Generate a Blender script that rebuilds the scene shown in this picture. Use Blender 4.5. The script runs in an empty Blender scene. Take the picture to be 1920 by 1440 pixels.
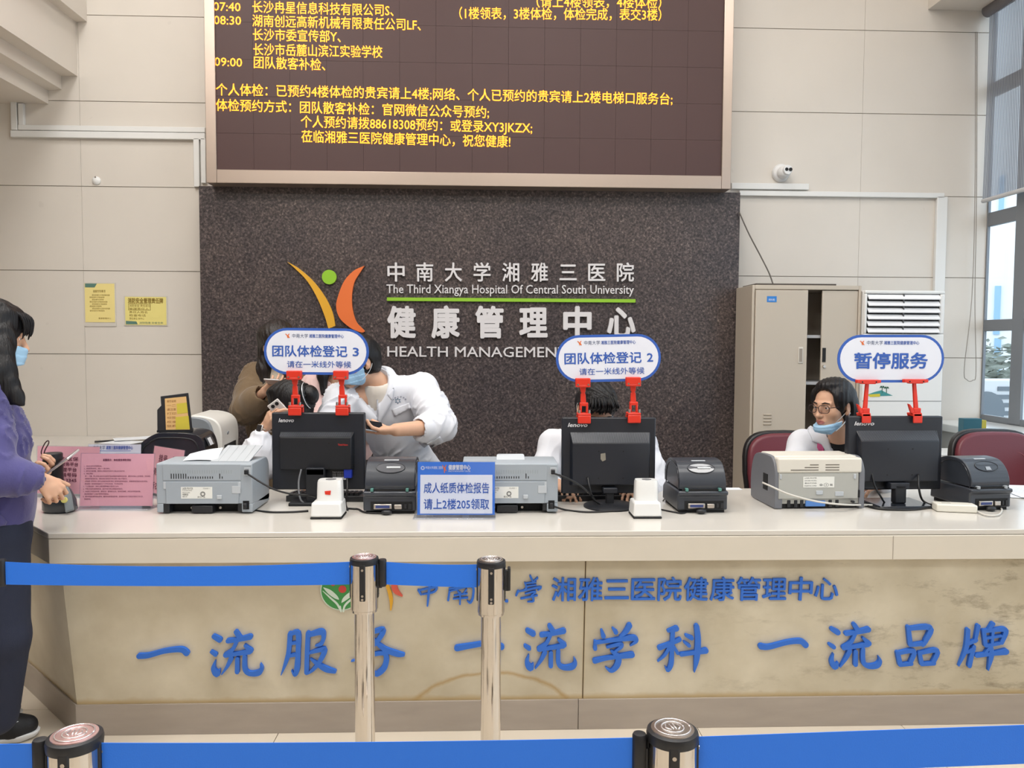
import bpy, bmesh, math, random
import numpy as np
from mathutils import Vector, Matrix, noise

random.seed(7)
SC = bpy.context.scene
COL = SC.collection

# ------------------------------------------------------------------ camera
FPX, EYE = 1480.0, 1.48
_yaw, _pit, _rol = math.radians(2.1), math.radians(3.0), 0.005
_f = Vector((math.sin(_yaw)*math.cos(_pit), math.cos(_yaw)*math.cos(_pit), -math.sin(_pit)))
_r0 = Vector((math.cos(_yaw), -math.sin(_yaw), 0)); _u0 = _r0.cross(_f)
_R = _r0*math.cos(_rol) + _u0*math.sin(_rol); _U = _u0*math.cos(_rol) - _r0*math.sin(_rol)
cam = bpy.data.cameras.new('camera'); camo = bpy.data.objects.new('camera', cam); COL.objects.link(camo)
cam.sensor_width = 36.0; cam.lens = FPX/1920*36.0; cam.clip_start = 0.05; cam.clip_end = 200
M = Matrix.Identity(4)
for i in range(3):
    M[i][0] = _R[i]; M[i][1] = _U[i]; M[i][2] = -_f[i]
M[2][3] = EYE
camo.matrix_world = M
SC.camera = camo

# ------------------------------------------------------------------ world, exposure, lights
SC.view_settings.view_transform = 'Standard'; SC.view_settings.look = 'None'
SC.view_settings.exposure = 0.0; SC.view_settings.gamma = 1.0; SC.view_settings.use_curve_mapping = False
SC.cycles.use_denoising = True
SC.cycles.max_bounces = 8; SC.cycles.diffuse_bounces = 4; SC.cycles.glossy_bounces = 4
SC.cycles.sample_clamp_indirect = 6.0
W = bpy.data.worlds.new('overcast_sky'); SC.world = W; W.use_nodes = True
_bg = W.node_tree.nodes['Background']; _bg.inputs[0].default_value = (0.95, 0.975, 1.0, 1); _bg.inputs[1].default_value = 2.5

def area(name, loc, size, power, color=(1, 1, 1), rot=(0, 0, 0), sy=None):
    l = bpy.data.lights.new(name, 'AREA'); l.energy = power; l.color = color
    l.shape = 'RECTANGLE'; l.size = size; l.size_y = sy or size
    o = bpy.data.objects.new(name, l); COL.objects.link(o); o.location = loc; o.rotation_euler = rot
    return o
WARM = (1.0, 0.985, 0.955)
CEIL = 5.4
for _x, _y, _p in ((-2.5, 1.6, 128), (0.2, 1.4, 100), (2.4, 1.6, 52), (-2.4, -2.2, 105), (1.4, -2.2, 80)):
    area('hall_light', (_x, _y, CEIL-0.06), 1.5, _p, WARM)
for _x, _y, _p in ((-1.9, 3.9, 42), (0.6, 3.9, 30), (2.4, 3.7, 14)):
    area('desk_light', (_x, _y, CEIL-0.06), 0.9, _p, (1.0, 0.99, 0.97))

# ------------------------------------------------------------------ pixel -> point helpers (1920 x 1440 frame)
def ray(px, py):
    return _R*((px-960)/FPX) - _U*((py-720)/FPX) + _f
EYEV = Vector((0, 0, EYE))
def PY(px, py, Y):
    d = ray(px, py); return EYEV + d*(Y/d.y)
def PZ(px, py, z):
    d = ray(px, py); return EYEV + d*((z-EYE)/d.z)
def PP(px, py, o, n):
    d = ray(px, py); return EYEV + d*((Vector(o)-EYEV).dot(n)/d.dot(n))

# ------------------------------------------------------------------ colours and materials
def lin(c):
    c /= 255.0
    return c/12.92 if c <= 0.04045 else ((c+0.055)/1.055)**2.4
def rgb(r, g, b):
    return (lin(r), lin(g), lin(b), 1.0)
MATS = {}
def mat(name, col, rough=0.5, metal=0.0, spec=0.5, bump=0.0, bscale=40.0, var=0.0, vscale=3.0, emit=0.0, alpha=None,
        trans=0.0, coat=0.0, stretch=None, sheen=0.0, sss=0.0, rvar=0.0):
    if name in MATS: return MATS[name]
    m = bpy.data.materials.new(name); m.use_nodes = True
    nt = m.node_tree; N = nt.nodes; L = nt.links
    b = N['Principled BSDF']
    c = rgb(*col) if len(col) == 3 else col
    b.inputs['Base Color'].default_value = c; b.inputs['Roughness'].default_value = rough
    b.inputs['Metallic'].default_value = metal; b.inputs['Specular IOR Level'].default_value = spec
    b.inputs['Coat Weight'].default_value = coat; b.inputs['Transmission Weight'].default_value = trans
    if sheen: b.inputs['Sheen Weight'].default_value = sheen
    if sss:
        b.inputs['Subsurface Weight'].default_value = sss; b.inputs['Subsurface Radius'].default_value = (0.012, 0.005, 0.003)
        b.inputs['Subsurface Scale'].default_value = 0.6
    if emit:
        b.inputs['Emission Color'].default_value = c; b.inputs['Emission Strength'].default_value = emit
    if alpha is not None: b.inputs['Alpha'].default_value = alpha
    if bump or var or rvar:
        tc = N.new('ShaderNodeTexCoord'); mp = N.new('ShaderNodeMapping'); L.new(tc.outputs['Object'], mp.inputs[0])
        if stretch: mp.inputs['Scale'].default_value = stretch
    if bump:
        n = N.new('ShaderNodeTexNoise'); n.inputs['Scale'].default_value = bscale; n.inputs['Detail'].default_value = 4
        L.new(mp.outputs[0], n.inputs['Vector'])
        bp = N.new('ShaderNodeBump'); bp.inputs['Strength'].default_value = bump; bp.inputs['Distance'].default_value = 0.01
        L.new(n.outputs[0], bp.inputs['Height']); L.new(bp.outputs[0], b.inputs['Normal'])
    if var:
        n = N.new('ShaderNodeTexNoise'); n.inputs['Scale'].default_value = vscale; n.inputs['Detail'].default_value = 6
        L.new(mp.outputs[0], n.inputs['Vector'])
        mx = N.new('ShaderNodeMix'); mx.data_type = 'RGBA'
        mx.inputs[6].default_value = tuple(x*(1-var) for x in c[:3])+(1,)
        mx.inputs[7].default_value = tuple(min(1, x*(1+var)) for x in c[:3])+(1,)
        L.new(n.outputs[0], mx.inputs[0]); L.new(mx.outputs[2], b.inputs['Base Color'])
    if rvar:
        n = N.new('ShaderNodeTexNoise'); n.inputs['Scale'].default_value = 9
        L.new(mp.outputs[0], n.inputs['Vector'])
        mr = N.new('ShaderNodeMapRange'); mr.inputs[3].default_value = rough-rvar; mr.inputs[4].default_value = rough+rvar
        L.new(n.outputs[0], mr.inputs[0]); L.new(mr.outputs[0], b.inputs['Roughness'])
    MATS[name] = m
    return m

# ------------------------------------------------------------------ objects
ROOT = {}
def setp(o, label=None, cat=None, group=None, kind=None):
    if label: o['label'] = label
    if cat: o['category'] = cat
    if group: o['group'] = group
    if kind: o['kind'] = kind
    return o
def thing(name, label, cat, loc=(0, 0, 0), rz=0.0, group=None):
    o = bpy.data.objects.new(name, None); COL.objects.link(o)
    o.empty_display_size = 0.1
    o.location = loc; o.rotation_euler = (0, 0, rz)
    ROOT[o.name] = Matrix.Translation(Vector(loc)) @ Matrix.Rotation(rz, 4, 'Z')
    return setp(o, label, cat, group)
def rootmat(o):
    return ROOT.get(o.name, Matrix.Identity(4)) if o else Matrix.Identity(4)

class MB:
    def __init__(s): s.v = []; s.f = []; s.mi = []
    def add(s, vs, fs, mi=0):
        n = len(s.v); s.v += [Vector(v) for v in vs]; s.f += [tuple(i+n for i in f) for f in fs]; s.mi += [mi]*len(fs); return s
    def xform(s, m, start=0):
        for i in range(start, len(s.v)): s.v[i] = m @ s.v[i]
        return s
    def box(s, c, d, rot=None, mi=0, taper=None):
        x, y, z = d[0]/2, d[1]/2, d[2]/2
        vs = [Vector((a*x, b*y, e*z)) for e in (-1, 1) for b in (-1, 1) for a in (-1, 1)]
        if taper:
            for v in vs:
                if v.z > 0: v.x *= taper[0]; v.y *= taper[1]
        if rot is not None: vs = [rot @ v for v in vs]
        vs = [v+Vector(c) for v in vs]
        return s.add(vs, [(0, 2, 3, 1), (4, 5, 7, 6), (0, 1, 5, 4), (2, 6, 7, 3), (0, 4, 6, 2), (1, 3, 7, 5)], mi)
    def b2(s, lo, hi, mi=0):
        return s.box([(a+b)/2 for a, b in zip(lo, hi)], [b-a for a, b in zip(lo, hi)], None, mi)
    def prism(s, pts, vec, mi=0):
        n = len(pts); pts = [Vector(p) for p in pts]; vec = Vector(vec)
        nrm = Vector((0, 0, 0))
        for i in range(n): nrm += pts[i].cross(pts[(i+1) % n])
        if nrm.dot(vec) > 0: pts = pts[::-1]
        vs = pts+[p+vec for p in pts]
        fs = [tuple(range(n)), tuple(range(2*n-1, n-1, -1))]
        for i in range(n):
            j = (i+1) % n; fs.append((j, i, i+n, j+n))
        return s.add(vs, fs, mi)
    def cyl(s, a, b, r1, r2=None, n=20, mi=0, caps=True):
        return s.tube([a, b], [r1, r1 if r2 is None else r2], n, mi, caps)
    def tube(s, path, r, n=10, mi=0, caps=True, flat=None):
        path = [Vector(p) for p in path]; m = len(path)
        rs = [r]*m if not isinstance(r, (list, tuple)) else r
        vs = []; prev = None
        for i, p in enumerate(path):
            t = (path[min(i+1, m-1)]-path[max(i-1, 0)]).normalized()
            if prev is None:
                u = t.orthogonal().normalized() if flat is None else (Vector(flat)-t*t.dot(Vector(flat))).normalized()
            else:
                u = (prev-t*t.dot(prev)).normalized()
            prev = u; w = t.cross(u)
            for k in range(n):
                a = 2*math.pi*k/n; vs.append(p+(u*math.cos(a)+w*math.sin(a))*rs[i])
        fs = []
        for i in range(m-1):
            for k in range(n):
                k2 = (k+1) % n; fs.append((i*n+k, i*n+k2, (i+1)*n+k2, (i+1)*n+k))
        if caps: fs += [tuple(range(n-1, -1, -1)), tuple((m-1)*n+k for k in range(n))]
        return s.add(vs, fs, mi)
    def lathe(s, prof, n=32, c=(0, 0, 0), mi=0):
        c = Vector(c); vs = []; m = len(prof)
        for r, z in prof:
            for k in range(n):
                a = 2*math.pi*k/n; vs.append(c+Vector((r*math.cos(a), r*math.sin(a), z)))
        fs = []
        for i in range(m-1):
            for k in range(n):
                k2 = (k+1) % n; fs.append((i*n+k, i*n+k2, (i+1)*n+k2, (i+1)*n+k))
        fs += [tuple(range(n-1, -1, -1)), tuple((m-1)*n+k for k in range(n))]
        return s.add(vs, fs, mi)
    def loft(s, rings, mi=0, caps=True):
        n = len(rings[0]); m = len(rings); vs = [Vector(p) for r in rings for p in r]; fs = []
        for i in range(m-1):
            for k in range(n):
                k2 = (k+1) % n; fs.append((i*n+k, i*n+k2, (i+1)*n+k2, (i+1)*n+k))
        if caps: fs += [tuple(range(n-1, -1, -1)), tuple((m-1)*n+k for k in range(n))]
        return s.add(vs, fs, mi)
    def sheet(s, rows, mi=0):
        m, n = len(rows), len(rows[0])
        return s.add([p for r in rows for p in r], [(i*n+k, i*n+k+1, (i+1)*n+k+1, (i+1)*n+k) for i in range(m-1) for k in range(n-1)], mi)
    def ball(s, c, r, n=16, m=10, rot=None, mi=0):
        r = (r, r, r) if not isinstance(r, (list, tuple)) else r
        vs = []; c = Vector(c)
        for i in range(1, m):
            t = math.pi*i/m
            for k in range(n):
                a = 2*math.pi*k/n
                v = Vector((r[0]*math.sin(t)*math.cos(a), r[1]*math.sin(t)*math.sin(a), r[2]*math.cos(t)))
                vs.append(c+(rot @ v if rot is not None else v))
        tp = Vector((0, 0, r[2])); 
        if rot is not None: tp = rot @ tp
        vs += [c+tp, c-tp]
        fs = [(i*n+k, (i+1)*n+k, (i+1)*n+(k+1) % n, i*n+(k+1) % n) for i in range(m-2) for k in range(n)]
        t, b = len(vs)-2, len(vs)-1
        fs += [(t, k, (k+1) % n) for k in range(n)] + [(b, (m-2)*n+(k+1) % n, (m-2)*n+k) for k in range(n)]
        return s.add(vs, fs, mi)
    def build(s, name, m, parent=None, world=False, bevel=0.0, seg=2, smooth=None, solid=0.0, label=None, sub=0, fix=True):
        me = bpy.data.meshes.new(name)
        vs = s.v
        if world and parent is not None:
            iv = rootmat(parent).inverted(); vs = [iv @ v for v in vs]
        me.from_pydata([tuple(v) for v in vs], [], s.f)
        for mm in (m if isinstance(m, (list, tuple)) else [m]): me.materials.append(mm)
        for p, i in zip(me.polygons, s.mi): p.material_index = i
        if fix:
            bm = bmesh.new(); bm.from_mesh(me); bmesh.ops.recalc_face_normals(bm, faces=bm.faces); bm.to_mesh(me); bm.free()
        o = bpy.data.objects.new(name, me); COL.objects.link(o)
        if parent is not None:
            o.parent = parent; ROOT[o.name] = rootmat(parent)
        if smooth is None: smooth = bool(bevel)
        if smooth:
            for p in me.polygons: p.use_smooth = True
            if smooth is not True or bevel: me.set_sharp_from_angle(angle=math.radians(smooth if smooth is not True else 40))
        if sub:
            md = o.modifiers.new('s', 'SUBSURF'); md.levels = sub; md.render_levels = sub
        if solid:
            md = o.modifiers.new('t', 'SOLIDIFY'); md.thickness = solid; md.offset = 0
        if bevel:
            md = o.modifiers.new('b', 'BEVEL'); md.width = bevel; md.segments = seg; md.limit_method = 'ANGLE'; md.angle_limit = math.radians(35)
        if label: o['label'] = label
        return o

def box(name, lo, hi, m, parent=None, bevel=0.0, world=False, label=None):
    return MB().b2(lo, hi).build(name, m, parent, bevel=bevel, world=world, label=label)
def struct(o):
    o['kind'] = 'structure'; return o

def catmull(pts, step=6):
    out = []
    P = [np.array(p, float) for p in pts]
    if len(P) < 3: step = 1 if len(P) < 2 else step
    for i in range(len(P)-1):
        p0 = P[max(i-1, 0)]; p1 = P[i]; p2 = P[i+1]; p3 = P[min(i+2, len(P)-1)]
        for k in range(step):
            t = k/step
            out.append(0.5*((2*p1)+(-p0+p2)*t+(2*p0-5*p1+4*p2-p3)*t*t+(-p0+3*p1-3*p2+p3)*t**3))
    out.append(P[-1])
    return out
def cable(name, pts, r, m, parent, world=True, n=8, step=6):
    return MB().tube([Vector(p) for p in catmull(pts, step)], r, n).build(name, m, parent, world=world, smooth=True)

# ------------------------------------------------------------------ lettering (built-in typeface)
_TC = {}
def _glyphs(s, bold, shear=0.0):
    k = (s, bold, shear)
    if k in _TC: return _TC[k]
    c = bpy.data.curves.new('lettering', 'FONT'); c.body = s; c.size = 1.0; c.offset = bold; c.resolution_u = 2; c.shear = shear
    o = bpy.data.objects.new('lettering', c); COL.objects.link(o)
    dg = bpy.context.evaluated_depsgraph_get()
    me = bpy.data.meshes.new_from_object(o.evaluated_get(dg))
    vs = np.array([v.co[:] for v in me.vertices], float).reshape(-1, 3)
    fs = [tuple(p.vertices) for p in me.polygons]
    bpy.data.objects.remove(o); bpy.data.curves.remove(c); bpy.data.meshes.remove(me)
    _TC[k] = (vs, fs); return _TC[k]
_g = _glyphs('国', 0.0)[0]; _EMH = _g[:, 1].max()-_g[:, 1].min(); _EMC = (_g[:, 1].max()+_g[:, 1].min())/2
def _heavy(s, bold, shear):
    k = ('h', s, bold, shear)
    if k in _TC: return _TC[k]
    vs, fs = _glyphs(s, 0.0, shear); V, F = [], []; n = len(vs)
    ring = [(0, 0)]+[(math.cos(a), math.sin(a)) for a in np.linspace(0, 2*math.pi, 9 if bold > 0.02 else 5)[:-1]+0.4]
    for i, (cx, cy) in enumerate(ring):
        V.append(vs+np.array([cx*bold, cy*bold, 0.00012*i])); F += [tuple(q+i*n for q in f) for f in fs]
    _TC[k] = (np.concatenate(V), F); return _TC[k]
def text_into(mb, s, origin, xd, up, width, height, depth=0.0, bold=0.0, shear=0.0, align='l', fitbox=False, mi=0):
    """origin: left end at mid height of the line; height: height of a full Chinese character"""
    vs, fs = _glyphs(s, 0.0, shear)
    if len(vs) == 0: return mb
    if bold > 0.001:          # heavier weight: the same glyphs nudged around and overlaid
        vs, fs = _heavy(s, bold, shear)
    x0, x1 = vs[:, 0].min(), vs[:, 0].max()
    sy = height/_EMH; cy = _EMC
    if fitbox:
        y0, y1 = vs[:, 1].min(), vs[:, 1].max(); sy = height/max(1e-6, y1-y0); cy = (y0+y1)/2
    sx = width/(x1-x0) if width else sy
    xd = Vector(xd).normalized(); up = Vector(up).normalized(); nr = xd.cross(up); O = Vector(origin)
    if align == 'c': O = O - xd*((x1-x0)*sx/2)
    top = [O+xd*((v[0]-x0)*sx)+up*((v[1]-cy)*sy)+nr*(depth+min(0.0012, v[2])) for v in vs]
    if depth <= 0.0008: return mb.add(top, fs, mi)
    n = len(top); bot = [t-nr*depth for t in top]
    ed = {}
    for f in fs:
        for i in range(len(f)):
            a, b = f[i], f[(i+1) % len(f)]; k = (min(a, b), max(a, b)); ed.setdefault(k, []).append((a, b))
    sd = [(v[0][1], v[0][0], v[0][0]+n, v[0][1]+n) for v in ed.values() if len(v) == 1]
    return mb.add(top+bot, list(fs)+sd, mi)
def text(parent, name, s, origin, xd, up, width, height, m, depth=0.0, bold=0.0, shear=0.0, align='l', world=True, fitbox=False, label=None):
    return text_into(MB(), s, origin, xd, up, width, height, depth, bold, shear, align, fitbox).build(name, m, parent, world=world, fix=False, label=label)
def ptext(parent, name, s, pl, pr, hpx, Y, m, depth=0.0, bold=0.0, **k):
    a, b = PY(pl[0], pl[1], Y), PY(pr[0], pr[1], Y); d = b-a
    up = Vector((0, -1, 0)).cross(d.normalized())*-1
    up = Vector((-d.z, 0, d.x)).normalized()
    h = (PY(pl[0], pl[1]-hpx/2, Y)-PY(pl[0], pl[1]+hpx/2, Y)).length
    return text(parent, name, s, a, d, up, d.length, h, m, depth, bold, **k)
def pchars(parent, name, s, pl, pr, hpx, Y, m, depth, bold, wpx, **k):
    """every character its own raised part; pl/pr are the centres of the first and last character"""
    n = len(s)
    for i, ch in enumerate(s):
        t = i/(n-1); cx = pl[0]+(pr[0]-pl[0])*t; cy = pl[1]+(pr[1]-pl[1])*t
        ptext(parent, name, ch, (cx-wpx/2, cy), (cx+wpx/2, cy), hpx, Y, m, depth, bold, **k)

def stroke_into(mb, pts, to3, depth, mi=0):
    """a brush stroke: pts (x, y, width) in drawing units, to3 maps (x, y) onto the face; raised by depth"""
    C = catmull(pts, 5); L, Rr = [], []
    m = len(C)
    for i, c in enumerate(C):
        t = C[min(i+1, m-1)][:2]-C[max(i-1, 0)][:2]; t = t/(np.linalg.norm(t)+1e-9); nn = np.array([-t[1], t[0]]); w = max(1.0, c[2])/2
        L.append(c[:2]+nn*w); Rr.append(c[:2]-nn*w)
    cnt = [0]
    def prismq(poly):
        cnt[0] += 1; q = [to3(*p) for p in poly]; nr = (q[1]-q[0]).cross(q[2]-q[0])
        if nr.length < 1e-12: return
        nr.normalize()
        if nr.y > 0: nr = -nr
        mb.prism(q, nr*(depth+0.00004*cnt[0]), mi)
    for i in range(m-1): prismq([L[i], L[i+1], Rr[i+1], Rr[i]])
    for c in (C[0], C[-1]):
        w = max(1.0, c[2])/2
        prismq([c[:2]+np.array([math.cos(a), math.sin(a)])*w for a in np.linspace(0, 2*math.pi, 11)[:-1]])
    return mb
# ------------------------------------------------------------------ materials of the place
def stone_mat(name, col, var, scale, rough, dirt=None):
    m = mat(name, col, rough, 0, 0.4, var=var, vscale=scale, rvar=0.08)
    return m
M_wall = mat('cream_stone', (214, 207, 198), 0.30, var=0.05, vscale=2.2, rvar=0.05, spec=0.35)
M_groove = mat('joint_grey', (150, 140, 128), 0.8)
M_plaster = mat('cream_plaster', (216, 208, 198), 0.7, var=0.03, vscale=2)
M_white = mat('white_plastic', (228, 228, 228), 0.35)
M_trunk = mat('white_trunking', (226, 226, 224), 0.4)
M_floor = mat('floor_tile', (214, 202, 184), 0.14, var=0.05, vscale=3, spec=0.5)
M_black = mat('black_plastic', (30, 31, 35), 0.42, bump=0.03, bscale=400)
M_gloss = mat('glossy_dark_plastic', (36, 39, 46), 0.2, coat=0.2)
M_dark = mat('very_dark', (12, 12, 14), 0.7)
M_chrome = mat('polished_steel', (206, 200, 193), 0.07, 1.0, bump=0.22, bscale=55, stretch=(1, 1, 0.02))
M_steel = mat('brushed_steel', (190, 182, 174), 0.3, 1.0)
M_champ = mat('anodised_frame', (186, 170, 158), 0.34, 0.75)
M_blue = mat('blue_lettering', (40, 108, 208), 0.45)
M_signblue = mat('sign_blue', (50, 92, 178), 0.45)
M_signwhite = mat('sign_white', (224, 227, 238), 0.4)
M_letter = mat('pale_raised_letter', (214, 211, 212), 0.5)
M_red = mat('red_plastic', (214, 52, 34), 0.35)
M_beltblue = mat('blue_webbing', (38, 120, 236), 0.6, bump=0.1, bscale=500)
M_counter = mat('cream_worktop', (208, 203, 195), 0.16, var=0.03, vscale=5, spec=0.5)
M_skirt = mat('taupe_kick_stone', (164, 153, 142), 0.32, var=0.14, vscale=9, stretch=(0.6, 1, 3))
M_paper = mat('white_paper', (232, 236, 242), 0.7)
M_ink = mat('dark_ink', (74, 42, 60), 0.8)
M_pink = mat('pink_paper', (238, 174, 184), 0.6)
M_pinkink = mat('plum_ink', (120, 52, 78), 0.8)

def glassy(name, col=(250, 252, 255), amt=0.12, rough=0.03):
    if name in MATS: return MATS[name]
    m = bpy.data.materials.new(name); m.use_nodes = True; nt = m.node_tree; N = nt.nodes; L = nt.links
    N.remove(N['Principled BSDF'])
    t = N.new('ShaderNodeBsdfTransparent'); g = N.new('ShaderNodeBsdfGlossy'); mx = N.new('ShaderNodeMixShader'); fr = N.new('ShaderNodeFresnel')
    t.inputs[0].default_value = rgb(*col); g.inputs['Roughness'].default_value = rough
    ad = N.new('ShaderNodeMath'); ad.operation = 'MULTIPLY_ADD'; ad.inputs[1].default_value = 0.7; ad.inputs[2].default_value = amt*0.15
    ge = N.new('ShaderNodeNewGeometry'); iv = N.new('ShaderNodeMath'); iv.operation = 'SUBTRACT'; iv.inputs[0].default_value = 1.0; L.new(ge.outputs['Backfacing'], iv.inputs[1])
    fm = N.new('ShaderNodeMath'); fm.operation = 'MULTIPLY'; L.new(fr.outputs[0], fm.inputs[0]); L.new(iv.outputs[0], fm.inputs[1])
    L.new(fm.outputs[0], ad.inputs[0]); L.new(ad.outputs[0], mx.inputs[0]); L.new(t.outputs[0], mx.inputs[1]); L.new(g.outputs[0], mx.inputs[2])
    L.new(mx.outputs[0], N['Material Output'].inputs[0]); MATS[name] = m; return m
M_glass = glassy('window_glass', (236, 244, 250))
M_acrylic = glassy('clear_acrylic', (246, 248, 252), 0.35)

def granite():
    m = bpy.data.materials.new('dark_granite'); m.use_nodes = True; nt = m.node_tree; N = nt.nodes; L = nt.links; b = N['Principled BSDF']
    tc = N.new('ShaderNodeTexCoord')
    mp = N.new('ShaderNodeMapping'); mp.inputs['Scale'].default_value = (1, 1, 1); mp.inputs['Rotation'].default_value = (0, 0.6, 0); L.new(tc.outputs['Object'], mp.inputs[0])
    n1 = N.new('ShaderNodeTexNoise'); n1.inputs['Scale'].default_value = 62; n1.inputs['Detail'].default_value = 5; n1.inputs['Roughness'].default_value = 0.75; L.new(mp.outputs[0], n1.inputs['Vector'])
    n2 = N.new('ShaderNodeTexNoise'); n2.inputs['Scale'].default_value = 2.4; n2.inputs['Detail'].default_value = 4; L.new(mp.outputs[0], n2.inputs['Vector'])
    r = N.new('ShaderNodeValToRGB'); cr = r.color_ramp
    cr.elements[0].position = 0.36; cr.elements[0].color = rgb(40, 36, 38)
    cr.elements[1].position = 0.73; cr.elements[1].color = rgb(168, 154, 146)
    e = cr.elements.new(0.50); e.color = rgb(76, 68, 68)
    e = cr.elements.new(0.60); e.color = rgb(104, 93, 90)
    L.new(n1.outputs[0], r.inputs[0])
    mx = N.new('ShaderNodeMix'); mx.data_type = 'RGBA'; mx.blend_type = 'MULTIPLY'; mx.inputs[0].default_value = 0.7
    r2 = N.new('ShaderNodeValToRGB'); r2.color_ramp.elements[0].position = 0.35; r2.color_ramp.elements[0].color = (0.62, 0.63, 0.68, 1); r2.color_ramp.elements[1].position = 0.65; r2.color_ramp.elements[1].color = (1, 0.97, 0.94, 1)
    L.new(n2.outputs[0], r2.inputs[0]); L.new(r.outputs[0], mx.inputs[6]); L.new(r2.outputs[0], mx.inputs[7]); L.new(mx.outputs[2], b.inputs['Base Color'])
    b.inputs['Roughness'].default_value = 0.3; b.inputs['Specular IOR Level'].default_value = 0.45
    bp = N.new('ShaderNodeBump'); bp.inputs['Strength'].default_value = 0.25; bp.inputs['Distance'].default_value = 0.004; L.new(n1.outputs[0], bp.inputs['Height']); L.new(bp.outputs[0], b.inputs['Normal'])
    return m
M_granite = granite()

def front_stone():
    """tan counter stone with soft clouds, a scuffed patch and a yellow arc-shaped water stain"""
    m = bpy.data.materials.new('tan_stone'); m.use_nodes = True; nt = m.node_tree; N = nt.nodes; L = nt.links; b = N['Principled BSDF']
    tc = N.new('ShaderNodeTexCoord')
    def noise_(s, d=5, r=0.55):
        n = N.new('ShaderNodeTexNoise'); n.inputs['Scale'].default_value = s; n.inputs['Detail'].default_value = d; n.inputs['Roughness'].default_value = r; L.new(tc.outputs['Object'], n.inputs['Vector']); return n
    def math_(op, a, b_=None, c=None, clamp=False):
        n = N.new('ShaderNodeMath'); n.operation = op; n.use_clamp = clamp
        for i, x in enumerate((a, b_, c)):
            if x is None: continue
            if hasattr(x, 'is_output'): L.new(x, n.inputs[i])
            else: n.inputs[i].default_value = x
        return n.outputs[0]
    def mixc(f, a, bcol):
        n = N.new('ShaderNodeMix'); n.data_type = 'RGBA'; L.new(f, n.inputs[0])
        if hasattr(a, 'is_output'): L.new(a, n.inputs[6])
        else: n.inputs[6].default_value = a
        n.inputs[7].default_value = bcol; return n.outputs[2]
    r = N.new('ShaderNodeValToRGB'); r.color_ramp.elements[0].position = 0.3; r.color_ramp.elements[0].color = rgb(184, 173, 149); r.color_ramp.elements[1].position = 0.7; r.color_ramp.elements[1].color = rgb(214, 205, 184)
    L.new(noise_(3.2, 7).outputs[0], r.inputs[0]); col = r.outputs[0]
    sx = N.new('ShaderNodeSeparateXYZ'); L.new(tc.outputs['Object'], sx.inputs[0]); X, Z = sx.outputs[0], sx.outputs[2]
    wob = noise_(14, 4).outputs[0]
    # arc stain: ellipse ring, upper half
    cx, cz, ra, rb = STAIN
    dx = math_('DIVIDE', math_('SUBTRACT', X, cx), ra); dz = math_('DIVIDE', math_('SUBTRACT', Z, cz), rb)
    rr = math_('SQRT', math_('ADD', math_('MULTIPLY', dx, dx), math_('MULTIPLY', dz, dz)))
    ring = math_('SUBTRACT', 1.0, math_('DIVIDE', math_('ABSOLUTE', math_('SUBTRACT', math_('ADD', rr, math_('MULTIPLY', math_('SUBTRACT', wob, 0.5), 0.12)), 1.0)), 0.055), clamp=True)
    col = mixc(math_('MULTIPLY', ring, 0.75), col, rgb(172, 140, 86))
    # yellow line along the kick joint and by the upright joint
    low = math_('SUBTRACT', 1.0, math_('DIVIDE', math_('SUBTRACT', Z, 0.125), math_('MULTIPLY', wob, 0.035)), clamp=True)
    col = mixc(math_('MULTIPLY', low, 0.7), col, rgb(176, 148, 96))
    jt = math_('SUBTRACT', 1.0, math_('DIVIDE', math_('ABSOLUTE', math_('SUBTRACT', X, 0.385)), 0.006), clamp=True)
    col = mixc(math_('MULTIPLY', jt, 0.7), col, rgb(150, 116, 62))
    # grey scuffs
    n3 = N.new('ShaderNodeTexNoise'); n3.inputs['Scale'].default_value = 5; n3.inputs['Detail'].default_value = 6; n3.inputs['Roughness'].default_value = 0.7
    mp = N.new('ShaderNodeMapping'); mp.inputs['Rotation'].default_value = (0, 0.5, 0); mp.inputs['Scale'].default_value = (1, 1, 2.6); L.new(tc.outputs['Object'], mp.inputs[0]); L.new(mp.outputs[0], n3.inputs['Vector'])
    mask = math_('MULTIPLY', math_('SUBTRACT', n3.outputs[0], 0.535, clamp=True), 7.0, clamp=True)
    side = math_('MULTIPLY', math_('SUBTRACT', X, 0.5), 0.55, clamp=True)
    col = mixc(math_('MULTIPLY', mask, math_('MULTIPLY', side, 0.9)), col, rgb(132, 119, 99))
    L.new(col, b.inputs['Base Color']); b.inputs['Roughness'].default_value = 0.3; b.inputs['Specular IOR Level'].default_value = 0.4
    return m
_a, _b = PY(775, 1308, 2.94), PY(1065, 1308, 2.94); _t = PY(925, 1263, 2.93)
STAIN = ((_a.x+_b.x)/2, 0.02, (_b.x-_a.x)/2*1.12, _t.z-0.02)
M_front = front_stone()

# ------------------------------------------------------------------ the room
WALLY = 5.8; WX = 3.755
fl = MB(); fl.b2((-7, -6.2, -0.1), (3.85, 6.0, -0.006), 1)
for i in range(-9, 5):
    for j in range(-8, 8):
        x0, y0 = i*0.8+0.03, j*0.8-0.04
        fl.b2((x0+0.0015, y0+0.0015, -0.02), (min(x0+0.7985, 3.83), min(y0+0.7985, 5.8), 0.0))
struct(fl.build('floor', [M_floor, M_groove]))
struct(box('ceiling', (-7, -6.2, CEIL), (3.9, 6.0, CEIL+0.15), M_plaster))
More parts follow.
